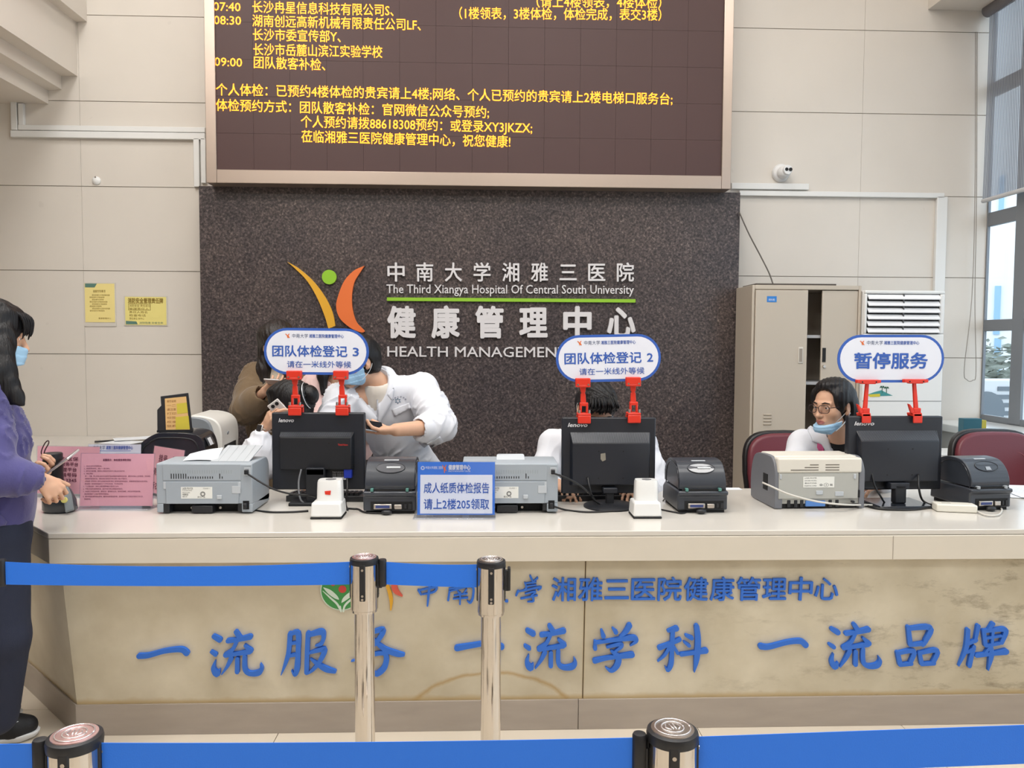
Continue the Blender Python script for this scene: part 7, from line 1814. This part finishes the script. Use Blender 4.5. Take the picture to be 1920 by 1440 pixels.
# ---- man behind the second monitor, head bowed
def man_bowed():
    H = Head(q3(1117, 770, 3.60), frame((.10, -.80, -.58)), 1.0)
    N = q3(1118, 818, 3.80); C = q3(1122, 880, 3.92); pel = np.array([C[0], 4.2, .56])
    t = thing('person', 'man in a white coat bowing his head behind the round footed monitor', 'person', (float(pel[0]), float(pel[1]), 0))
    xv = V3(1, 0, 0)
    j = dict(N=N, C=C, P=pel, SL=q3(1038, 832, 3.86), SR=q3(1204, 832, 3.88), HL=pel-xv*.09, HR=pel+xv*.09)
    eL, wL = q3(1012, 925, 3.74), q3(1046, 912, 3.52); eR, wR = q3(1232, 925, 3.74), q3(1190, 912, 3.50); wL[2] = wR[2] = CT+.05
    S = grid([H.c+V3(0, 0, .15), pel-V3(.2, .1, .1), pel+V3(.2, .1, 0), eL, eR, wL-V3(0, .15, 0)], .12, .012, [(H.c, (.12, .16, .16), .0036)])
    H.add(S); S.cone(H.p(0, -.03, -.04), N, .054, .062, .03)
    fw = (0, 1, 0)
    clothed(S, j, fw, dict(sh=.055, ch=.10, wa=.10, hi=.105))
    for s_, e_, w_ in ((j['SL'], eL, wL), (j['SR'], eR, wR)): arm(S, [A4(s_, .05), A4(e_, .038), A4(w_, .029)])
    hand(S, wL, V3(.35, -.9, -.1), V3(0, 0, -1), 1, (.3, .35, .4, .45)); hand(S, wR, V3(-.3, -.9, -.1), V3(0, 0, -1), -1, (.3, .35, .4, .45))
    S.mesh('body', [SKIN, LIP], t, regions=[H.lips()])
    H.eyes(t); H.mask(t)
    B = Solid(H.c-.2, H.c+.2, .004)
    hair_cap(B, H, .013, front=.072); B.ell(H.p(0, .135, .028), np.array([.062, .09, .06]), .01, H.R, cut=True)
    for s_ in (1, -1): B.ell(H.p(s_*.098, .0, -.006), np.array([.038, .034, .050]), .006, H.R, cut=True)
    B.ell(H.p(0, .055, .105), np.array([.07, .045, .03]), .02, H.R)
    B.mesh('hair', M_hair, t, ripple=strand_ripple(H.R, .0024, 170))
    rnd = random.Random(3); ps = []
    for i in range(42):
        x = -.068+.136*rnd.random(); y0 = .02+.05*rnd.random()
        ps.append([H.p(x*.8, y0, .132-.9*x*x), H.p(x*.95, y0+.045, .118-1.6*x*x), H.p(x*1.02, .098-4.2*x*x, .078), H.p(x*1.05, .104-4.4*x*x, .064+.016*rnd.random())])
    strands(t, 'fringe', ps, .0052)
    G = grid([N+V3(0, 0, .06), pel-V3(.25, .2, .05), pel+V3(.25, .15, 0), eL, eR, wL], .12, .0075)
    clothed(G, j, fw, dict(sh=.060, ch=.122, wa=.14, hi=.155))
    for s_, e_, w_ in ((j['SL'], eL, wL), (j['SR'], eR, wR)):
        arm(G, [A4(s_, .070), A4(s_+(e_-s_)*.5, .070), A4(e_, .064), A4(e_+(w_-e_)*.8, .050)], .03)
    G.cone(N+V3(0, .03, -.02), N+V3(0, .02, .03), .075, .068, .02); G.cone(N+V3(0, -.0, -.02), N+V3(0, -.04, .12), .058, .07, .008, cut=True)
    ct = G.mesh('coat', M_coat, t, ripple=folds(.007, (.5, .1, 1), 20, 7.0))
    lower_body(t, pel, xv, [pel+V3(-.10, -.36, -.06), pel+V3(.10, -.36, -.06)], [pel*V3(1, 1, 0)+V3(-.1, -.36, .09), pel*V3(1, 1, 0)+V3(.1, -.36, .09)], M_under, True)
    return t, pel
man_t, man_p = man_bowed()

# ---- seated woman on the phone behind the first monitor
def woman_phone():
    H = Head(q3(544, 765, 3.90), frame((-.93, .22, -.28)), .98)
    N = q3(566, 832, 4.0); C = q3(572, 890, 4.08); pel = np.array([C[0]+.03, 4.25, .56])
    t = thing('person', 'seated woman with a dark bun holding a white phone to her ear', 'person', (float(pel[0]), float(pel[1]), 0))
    j = dict(N=N, C=C, P=pel, SL=q3(530, 852, 3.92), SR=q3(622, 852, 4.12), HL=pel+V3(-.08, -.03, 0), HR=pel+V3(.08, .03, 0))
    eL, wL = q3(473, 884, 3.78), q3(497, 802, 3.84); eR, wR = q3(640, 915, 4.0), q3(600, 905, 3.75); eL[2] = max(eL[2], CT+.055); wR[2] = CT+.05; eR[2] = CT+.06
    S = grid([H.c+V3(0, 0, .16), pel-V3(.2, .1, .1), pel+V3(.2, .15, 0), eL, eR, wR-V3(0, .15, 0)], .12, .012, [(H.c, (.16, .12, .15), .0036), (wL+V3(.02, 0, .07), (.08, .08, .11), .0036)])
    H.add(S); S.cone(H.p(0, -.02, -.05), N, .046, .052, .03)
    fw = (-.5, .85, 0)
    clothed(S, j, fw, dict(sh=.05, ch=.09, wa=.095, hi=.10))
    for s_, e_, w_ in ((j['SL'], eL, wL), (j['SR'], eR, wR)): arm(S, [A4(s_, .044), A4(e_, .035), A4(w_, .026)])
    hand(S, wL, q3(512, 770, 3.79)-wL, V3(.75, .6, -.2), -1, (.55, .6, .7, .75), .95, thumb=(.8, .3, .5))
    hand(S, wR, V3(-.2, -1, -.05), V3(0, 0, -1), -1, (.3, .3, .3, .3), .92)
    S.mesh('body', [SKIN, LIP], t, regions=[H.lips()])
    H.eyes(t); H.mask(t)
    B = Solid(H.c-.22, H.c+.22, .004)
    hair_cap(B, H, .012, front=.066)
    B.ell(H.p(0, .035, .10), np.array([.07, .055, .03]), .02, H.R); B.ell(H.p(0, -.05, -.03), np.array([.065, .05, .05]), .02, H.R)
    for s_ in (1, -1): B.ell(H.p(s_*.090, -.0, .002), np.array([.020, .022, .034]), .006, H.R, cut=True)
    B.ell(H.p(0, -.125, .035), np.array([.045, .038, .048]), .01, H.R)
    B.mesh('hair', M_hair, t, ripple=strand_ripple(H.R, .001, 320))
    # scrunchie and pale clip around the bun
    ring = [H.p(.052*math.cos(a), -.108-.004*math.sin(3*a), .034+.055*math.sin(a)) for a in np.linspace(0, 2*math.pi, 40)]
    MB().tube(ring, [.013+.004*math.sin(9*i) for i in range(40)], 8).build('scrunchie', mat('scrunchie_black', (14, 14, 16), 0.5), t, world=True, smooth=True)
    ring = [H.p(-.066*math.cos(a)*.9-.01, -.118, .034+.068*math.sin(a)) for a in np.linspace(-1.3, 1.4, 20)]
    MB().tube(ring, .0024, 6).build('hair_clip', mat('clip_silver', (220, 222, 226), 0.2, 0.6), t, world=True, smooth=True)
    G = grid([N+V3(0, 0, .06), pel-V3(.25, .2, .05), pel+V3(.25, .2, 0), eL, eR, wL], .12, .0075)
    clothed(G, j, fw, dict(sh=.074, ch=.125, wa=.135, hi=.15))
    arm(G, [A4(j['SL'], .080), A4(j['SL']+(eL-j['SL'])*.5, .072), A4(eL, .068), A4(eL+(wL-eL)*.5, .066), A4(eL+(wL-eL)*.74, .052)], .03); G.cone(wL-(wL-eL)*.12, wL+(wL-eL)*.3, .036, .04, .004, cut=True)
    arm(G, [A4(j['SR'], .080), A4(eR, .064), A4(eR+(wR-eR)*.8, .05)], .03)
    G.cone(N+V3(0, .02, -.02), N+V3(0, .015, .03), .07, .062, .02); G.cone(N+V3(0, 0, -.02), H.p(0, .03, -.09), .055, .06, .008, cut=True)
    G.mesh('coat', M_coat, t, ripple=folds(.008, (.4, .1, 1), 20, 11.0))
    lower_body(t, pel, V3(1, .3, 0), [pel+V3(-.25, -.26, -.06), pel+V3(-.08, -.34, -.06)], [pel*V3(1, 1, 0)+V3(-.25, -.26, .09), pel*V3(1, 1, 0)+V3(-.08, -.34, .09)], M_under, True)
    # watch
    d = Vector(wL-eL).normalized(); c = Vector(wL)-d*.012; u = d.orthogonal().normalized(); w_ = d.cross(u)
    wt = thing('wristwatch', 'square faced wristwatch with a beige strap on the raised wrist', 'watch', tuple(c))
    MB().tube([c+(u*math.cos(a)+w_*math.sin(a))*.0315 for a in np.linspace(0, 2*math.pi, 33)], .0042, 8).build('strap', mat('strap_beige', (200, 184, 168), 0.5), wt, world=True, smooth=True)
    fd = (Vector((-.45, -.9, .1))-d*Vector((-.45, -.9, .1)).dot(d)).normalized(); sd_ = d.cross(fd); R_ = Matrix((sd_, d, fd)).transposed()
    MB().box(c+fd*.034, (.034, .038, .010), R_).build('case', mat('watch_silver', (210, 206, 204), 0.25, 0.7), wt, world=True, bevel=0.004)
    MB().box(c+fd*.0395, (.027, .031, .001), R_).build('dial', mat('watch_dark', (44, 42, 44), 0.1), wt, world=True)
    # phone against the ear
    a_, b2 = q3(513, 757, 3.80), q3(541, 787, 3.83)
    ph = thing('mobile_phone', 'white phone with twin dark lenses held against the ear below the sign', 'phone', tuple((a_+b2)/2))
    ud = Vector(b2-a_).normalized(); nn = Vector((-.25, -.95, .15)); nn = (nn-ud*nn.dot(ud)).normalized(); sdv = nn.cross(ud); R_ = Matrix((ud, sdv, nn)).transposed(); c = Vector((a_+b2)/2)
    MB().box(c, (.125, .066, .008), R_).build('shell', mat('phone_white', (226, 222, 218), 0.2), ph, world=True, bevel=0.004)
    for k in (0, 1): MB().cyl(c-ud*.045+sdv*(.014-.024*k)+nn*.003, c-ud*.045+sdv*(.014-.024*k)+nn*.0062, .009, n=18).build('lens', M_dark, ph, world=True, smooth=40)
    return t, pel
wp_t, wp_p = woman_phone()

# ---- bending man in a white coat
def man_bending():
    H = Head(q3(672, 682, 3.95), frame((-.74, -.62, -.26)), 1.0)
    N = q3(712, 722, 4.03); C = q3(725, 785, 4.10); pel = q3(790, 945, 4.38)
    t = thing('person', 'man in a white coat and blue mask bending forward with a phone in his hand', 'person', (float(pel[0]), float(pel[1]), 0))
    j = dict(N=N, C=C, P=pel, SL=q3(792, 728, 4.08), SR=q3(642, 752, 3.98), HL=pel+V3(.09, 0, 0), HR=pel-V3(.09, 0, 0))
    eL, wL = q3(822, 800, 3.86), q3(742, 806, 3.66); eR, wR = q3(606, 830, 3.86), q3(640, 850, 3.66)
    S = grid([H.c+V3(0, 0, .16), pel-V3(.25, .1, .1), pel+V3(.2, .1, 0), eL, eR, wL-V3(.2, .05, 0), wR], .12, .012, [(H.c, (.14, .14, .16), .0036), (wL-V3(.09, .02, 0), (.12, .09, .07), .0034)])
    H.add(S); S.cone(H.p(0, -.02, -.05), N, .055, .057, .02)
    fw = (-.25, .9, .3)
    clothed(S, j, fw, dict(sh=.045, ch=.085, wa=.095, hi=.11))
    for s_, e_, w_ in ((j['SL'], eL, wL), (j['SR'], eR, wR)): arm(S, [A4(s_, .050), A4(e_, .043), A4(w_, .030)])
    hand(S, wL, V3(-.95, -.2, -.05), V3(-.05, .25, .95), 1, (.28, .34, .4, .5), 1.02, thumb=(.85, .35, .65), tcurl=.2)
    hand(S, wR, V3(.6, -.7, -.1), V3(0, 0, -1), -1, (.3, .35, .4, .45))
    S.mesh('body', [SKIN, LIP], t, regions=[H.lips()])
    H.eyes(t); H.mask(t)
    B = Solid(H.c-.2, H.c+.2, .0042)
    hair_cap(B, H, .014, front=.066); B.ell(H.p(0, -.02, -.13), np.array([.14, .14, .075]), .01, H.R, cut=True)
    for s_ in (1, -1): B.ell(H.p(s_*.092, .002, -.008), np.array([.032, .030, .044]), .006, H.R, cut=True)
    B.ell(H.p(0, .05, .105), np.array([.07, .045, .03]), .02, H.R)
    B.mesh('hair', M_hair, t, ripple=strand_ripple(H.R, .002, 200))
    # cream tee with a dark print, seen in the coat opening
    M_tee = mat('cream_tee', (224, 216, 204), 0.85)
    K = grid([N+V3(0, 0, .05), C-V3(.15, .15, .2), C+V3(.15, .12, 0)], .1, .0085)
    K.cone(C, C+(pel-C)*.35, .114, .108, .03, flat=fw, fs=.78); K.cone(N+V3(-.008, -.006, -.022), C, .084, .114, .03); K.cone(j['SL']*.6+j['SR']*.4, j['SR']*.6+j['SL']*.4, .05, .05, .03)
    K.cone(N+V3(-.012, -.03, .04), N+V3(-.05, -.06, .16), .064, .07, .01, cut=True)
    K.mesh('tee_shirt', M_tee, t)
    G = grid([N+V3(0, 0, .06), pel-V3(.3, .2, .25), pel+V3(.3, .2, 0), eL, eR, wL], .13, .0075)
    clothed(G, j, fw, dict(sh=.070, ch=.128, wa=.145, hi=.155))
    G.cone(pel+V3(-.08, -.03, .05), pel+V3(-.10, -.03, -.2), .14, .15, .05); G.cone(C+V3(.03, .04, -.1), pel+V3(.25, .04, -.14), .10, .12, .06)
    arm(G, [A4(j['SL'], .076), A4(j['SL']+(eL-j['SL'])*.45, .084), A4(eL+V3(.005, 0, .005), .078), A4(eL+(wL-eL)*.33, .066)], .03); G.cone(eL+(wL-eL)*.47, eL+(wL-eL)*.95, .043, .043, .004, cut=True)
    arm(G, [A4(j['SR'], .090), A4(j['SR']+(eR-j['SR'])*.5, .08), A4(eR, .068), A4(eR+(wR-eR)*.8, .05)], .03)
    G.cone(N+V3(.03, .035, -.03), N+V3(.015, .03, .03), .08, .068, .02)
    G.cone(q3(705, 782, 3.95), q3(680, 712, 3.94), .012, .07, .01, cut=True); G.cone(N+V3(-.01, -.02, -.02), N+V3(-.05, -.06, .12), .066, .08, .008, cut=True)
    ct = G.mesh('coat', M_coat, t, ripple=folds(.011, (.75, .1, .65), 20, 4.0))
    Yf = 3.93
    def XZ(l): return [tuple(q3(x, y, Yf)[[0, 2]]) for x, y in l]
    patch(t, 'lapel', XZ([(706, 690), (722, 697), (737, 728), (725, 740), (734, 754), (708, 800), (707, 760), (706, 720)]), ct, M_coat, .013, .007)
    patch(t, 'lapel', XZ([(660, 738), (676, 748), (707, 785), (704, 798), (680, 786), (655, 770), (650, 750)]), ct, M_coat, .013, .007)
    patch(t, 'chest_pocket', XZ([(733, 769), (765, 757), (769, 767), (738, 783)]), ct, M_coat, .005, .004)
    patch(t, 'side_pocket', XZ([(780, 838), (828, 812), (834, 822), (790, 850)]), ct, M_coat, .005, .004)
    # embroidered mark on the chest
    mk = MB()
    for i, ch in enumerate('中南大学湘雅'):
        a = math.pi*(.83-.66*i/5); p = q3(746+13*math.cos(a), 755-10*math.sin(a), 3.945)
        text_into(mk, ch, Vector(p)+Vector((0, 0, 0)), (1, 0, 0), (0, 0, 1), .008, .008)
    from mathutils.bvhtree import BVHTree
    off = rootmat(ct).translation; bv = BVHTree.FromPolygons([v.co+off for v in ct.data.vertices], [tuple(p.vertices) for p in ct.data.polygons])
    def ony(v, d=.0025):
        h = bv.ray_cast(Vector((v.x, -2, v.z)), Vector((0, 1, 0)))[0]; return Vector((v.x, (h.y if h else v.y)-d, v.z))
    mk.v = [ony(v) for v in mk.v]; e = mk.build('embroidery', mat('thread_navy', (60, 70, 100), 0.8), t, world=True, fix=False)
    mk = MB(); c = q3(744, 753, Yf)
    for i in range(6): mk.prism([Vector(q3(744+6*math.cos(a)*s_, 753+6*math.sin(a)*s_, Yf)) for a, s_ in ((i*1.05, .55), (i*1.05+.5, 1.0), (i*1.05+1.0, .55))], (0, -.0006, 0))
    mk.v = [ony(v) for v in mk.v]; mk.build('embroidered_badge', mat('thread_teal', (70, 120, 150), 0.8), t, world=True, fix=False)
    M_tr = M_under
    lower_body(t, pel-V3(0, 0, .05), V3(1, 0, 0), [np.array([pel[0]+.09, 4.36, .5]), np.array([pel[0]-.09, 4.30, .5])], [np.array([pel[0]+.10, 4.42, .09]), np.array([pel[0]-.10, 4.36, .09])], M_tr, False)
    # phone resting in the hand
    a_, b2 = q3(714, 803, 3.66), q3(670, 797, 3.60)
    ph = thing('mobile_phone', 'grey phone lying in the open hand of the bending man', 'phone', tuple((a_+b2)/2))
    ud = Vector(b2-a_).normalized(); sdv = Vector((0, .85, .5)); sdv = (sdv-ud*sdv.dot(ud)).normalized(); R_ = Matrix((ud, sdv, ud.cross(sdv))).transposed()
    MB().box((0, 0, .004), (.14, .068, .008), R_).build('shell', mat('phone_grey', (170, 172, 178), 0.25, 0.4), ph, bevel=0.003)
    n_ = ud.cross(sdv); sg = 1 if n_.z > 0 else -1
    MB().box(n_*.0043*sg+Vector((0, 0, .004)), (.134, .062, .0006), R_).build('screen', mat('phone_screen', (34, 36, 40), 0.08), ph)
man_bending()

# ---- woman in the khaki coat, standing behind
def woman_khaki():
    Y = 4.95
    H = Head(q3(520, 645, Y), frame((-.25, -.85, -.40)), 1.0)
    N = q3(523, 692, Y+.06); C = q3(524, 742, Y+.08); pel = np.array([C[0], Y+.10, .98])
    t = thing('person', 'standing woman in a khaki coat with long dark hair, by the granite wall', 'person', (float(pel[0]), float(pel[1]), 0))
    xv = V3(1, 0, 0)
    j = dict(N=N, C=C, P=pel, SL=q3(480, 708, Y+.06), SR=q3(570, 708, Y+.08), HL=pel-xv*.09, HR=pel+xv*.09)
    eL, wL = q3(462, 767, Y-.06), q3(496, 734, Y-.22); eR, wR = q3(588, 772, Y-.02), q3(548, 762, Y-.22)
    S = grid([H.c+V3(0, 0, .16), pel-V3(.2, .1, .1), pel+V3(.2, .1, 0), eL, eR, wL-V3(0, .1, 0)], .12, .013, [(H.c, (.12, .14, .16), .0042), (wL+V3(.04, -.02, .02), (.09, .09, .07), .004)])
    H.add(S); S.cone(H.p(0, -.02, -.05), N, .048, .054, .03)
    fw = (0, 1, 0)
    clothed(S, j, fw, dict(sh=.05, ch=.09, wa=.095, hi=.10))
    for s_, e_, w_ in ((j['SL'], eL, wL), (j['SR'], eR, wR)): arm(S, [A4(s_, .044), A4(e_, .036), A4(w_, .026)])
    hand(S, wL, V3(.75, -.35, .45), V3(.1, .55, .6), -1, (.6, .65, .7, .8), .92); hand(S, wR, V3(-.8, -.3, .3), V3(-.1, .6, .6), 1, (.5, .5, .6, .7), .92)
    S.mesh('body', [SKIN, LIP], t, regions=[H.lips()]); H.eyes(t); H.mask(t)
    M_kh = mat('khaki_wool', (118, 98, 74), 0.9, bump=0.15, bscale=90, var=0.06, sheen=0.2)
    K = grid([N+V3(0, 0, .05), C-V3(.15, .12, .1), C+V3(.15, .12, 0)], .08, .01)
    K.cone(C, C-V3(0, 0, .2), .112, .112, .03, flat=fw, fs=.8); K.cone(N+V3(0, 0, .03), C, .066, .10, .03)
    K.mesh('cream_jumper', mat('cream_knit', (222, 212, 196), 0.9, bump=0.2, bscale=80), t)
    G = grid([N+V3(0, 0, .06), pel-V3(.3, .2, .42), pel+V3(.3, .2, 0), eL, eR, wL], .13, .0095)
    clothed(G, j, fw, dict(sh=.085, ch=.140, wa=.155, hi=.16))
    G.cone(pel, pel-V3(0, 0, .38), .175, .19, .05, flat=fw, fs=.85)
    arm(G, [A4(j['SL'], .095), A4(j['SL']+(eL-j['SL'])*.5, .094), A4(eL, .092), A4(eL+(wL-eL)*.55, .080), A4(eL+(wL-eL)*.75, .064)], .03); G.cone(wL-(wL-eL)*.16, wL+(wL-eL)*.3, .042, .046, .004, cut=True)
    arm(G, [A4(j['SR'], .095), A4(j['SR']+(eR-j['SR'])*.5, .092), A4(eR, .086), A4(eR+(wR-eR)*.75, .066)], .03)
    G.cone(N+V3(0, .04, -.02), N+V3(0, .03, .03), .085, .08, .02)
    G.cone(C+V3(0, -.2, -.14), N+V3(0, -.07, .12), .02, .10, .01, cut=True); G.cone(N+V3(0, -.02, -.02), N+V3(0, -.05, .14), .066, .08, .008, cut=True)
    ct = G.mesh('coat', M_kh, t, ripple=folds(.009, (.5, .1, 1), 20, 9.0))
    def XZ(l): return [tuple(q3(x, y, Y-.05)[[0, 2]]) for x, y in l]
    patch(t, 'lapel', XZ([(504, 698), (512, 705), (523, 740), (524, 758), (508, 742), (497, 722)]), ct, M_kh, .012, .008)
    patch(t, 'lapel', XZ([(545, 698), (537, 706), (526, 740), (526, 758), (542, 742), (553, 722)]), ct, M_kh, .012, .008)
    B = grid([H.c+V3(0, 0, .15), H.c-V3(.12, .1, .36), H.c+V3(.12, .16, 0)], .06, .006)
    hair_cap(B, H, .018, front=.075)
    for s_ in (1, -1):
        B.chain([tuple(H.p(s_*.06, .0, .06))+(.06,), tuple(H.p(s_*.082, .01, -.04))+(.046,)], .02)
        b_ = H.p(s_*.082, .01, -.04); B.chain([tuple(b_)+(.046,), tuple(b_+V3(-.012*s_, -.02, -.12))+(.046,), tuple(b_+V3(-.004*s_, -.045, -.23))+(.034,), tuple(b_+V3(.01*s_, -.05, -.29))+(.014,)], .02)
    B.chain([tuple(H.p(0, -.07, .03))+(.08,), tuple(H.p(0, -.08, -.1))+(.08,)], .03)
    B.mesh('hair', mat('brown_black_hair', (34, 26, 24), 0.4, bump=0.5, bscale=60, stretch=(3, 3, .25)), t, ripple=strand_ripple(H.R, .002, 200))
    lower_body(t, pel, xv, [np.array([pel[0]-.09, Y+.08, .5]), np.array([pel[0]+.09, Y+.08, .5])], [np.array([pel[0]-.1, Y+.12, .09]), np.array([pel[0]+.1, Y+.12, .09])], M_under, False)
    a_, b2 = q3(502, 722, Y-.26), q3(528, 719, Y-.30); c = Vector((a_+b2)/2)
    ph = thing('mobile_phone', 'thin silver phone held by the woman in the khaki coat', 'phone', tuple(c))
    MB().box((0, 0, .006), (.09, .15, .009), Matrix.Rotation(-.35, 3, 'X') @ Matrix.Rotation(.06, 3, 'Y')).build('shell', mat('phone_silver', (206, 200, 200), 0.25, 0.5), ph, bevel=0.003)
    MB().box((0, 0.001, .0113), (.084, .144, .0006), Matrix.Rotation(-.35, 3, 'X') @ Matrix.Rotation(.06, 3, 'Y')).build('screen', mat('phone_screen', (34, 36, 40), 0.08), ph)
woman_khaki()

# ---- person in a pale pink jacket, mostly hidden by the oval sign
def woman_pink():
    Y = 4.62
    H = Head(q3(634, 660, Y), frame((.15, -.9, -.35)), .98)
    N = q3(634, 708, Y+.05); C = q3(634, 765, Y+.07); pel = np.array([C[0], Y+.09, .88])
    t = thing('person', 'person in a pale pink jacket standing behind the desk 3 sign', 'person', (float(pel[0]), float(pel[1]), 0))
    xv = V3(1, 0, 0)
    j = dict(N=N, C=C, P=pel, SL=q3(592, 726, Y+.05), SR=q3(676, 726, Y+.07), HL=pel-xv*.09, HR=pel+xv*.09)
    eL, wL = q3(600, 800, Y-.04), q3(622, 790, Y-.2); eR, wR = q3(690, 806, Y+.0), q3(655, 800, Y-.18)
    S = grid([H.c+V3(0, 0, .16), pel-V3(.2, .1, .1), pel+V3(.2, .1, 0), eL, eR, wL-V3(0, .1, 0)], .12, .013, [(H.c, (.12, .14, .16), .0042)])
    H.add(S); S.cone(H.p(0, -.02, -.05), N, .048, .054, .03)
    fw = (0, 1, 0)
    clothed(S, j, fw, dict(sh=.05, ch=.09, wa=.095, hi=.10))
    for s_, e_, w_ in ((j['SL'], eL, wL), (j['SR'], eR, wR)): arm(S, [A4(s_, .044), A4(e_, .036), A4(w_, .026)])
    hand(S, wL, V3(.7, -.5, .2), V3(.1, .55, .6), -1, (.5, .5, .6, .7), .92); hand(S, wR, V3(-.7, -.5, .2), V3(-.1, .6, .6), 1, (.5, .5, .6, .7), .92)
    S.mesh('body', [SKIN, LIP], t, regions=[H.lips()]); H.eyes(t); H.mask(t)
    M_pk = mat('pale_pink_cloth', (220, 190, 186), 0.85, bump=0.12, bscale=60, var=0.04)
    G = grid([N+V3(0, 0, .06), pel-V3(.3, .2, .1), pel+V3(.3, .2, 0), eL, eR, wL], .13, .0095)
    clothed(G, j, fw, dict(sh=.076, ch=.128, wa=.14, hi=.15))
    for s_, e_, w_ in ((j['SL'], eL, wL), (j['SR'], eR, wR)): arm(G, [A4(s_, .084), A4(e_, .074), A4(e_+(w_-e_)*.75, .056)], .03)
    G.cone(N+V3(0, .02, -.02), N+V3(0, .015, .03), .075, .07, .02); G.cone(N+V3(0, -.02, -.02), N+V3(0, -.05, .14), .06, .08, .008, cut=True)
    G.half(pel-V3(0, 0, .1), (0, 0, -1))
    G.mesh('jacket', M_pk, t, ripple=folds(.008, (.5, .1, 1), 20, 13.0))
    B = grid([H.c+V3(0, 0, .15), H.c-V3(.12, .1, .3), H.c+V3(.12, .16, 0)], .06, .006)
    hair_cap(B, H, .016, front=.072)
    for s_ in (1, -1):
        b_ = H.p(s_*.078, .0, -.02); B.chain([tuple(H.p(s_*.06, .0, .06))+(.055,), tuple(b_)+(.04,), tuple(b_+V3(-.006*s_, -.03, -.12))+(.032,), tuple(b_+V3(.004*s_, -.06, -.22))+(.014,)], .02)
    B.mesh('hair', M_hair, t, ripple=strand_ripple(H.R, .002, 200))
    lower_body(t, pel, xv, [np.array([pel[0]-.09, Y+.08, .48]), np.array([pel[0]+.09, Y+.08, .48])], [np.array([pel[0]-.1, Y+.12, .09]), np.array([pel[0]+.1, Y+.12, .09])], M_under, False)
woman_pink()

stool(float(man_p[0]), float(man_p[1]), 'low stool under the man with the bowed head')
stool(float(wp_p[0]), float(wp_p[1]), 'low stool under the woman phoning behind the first monitor')
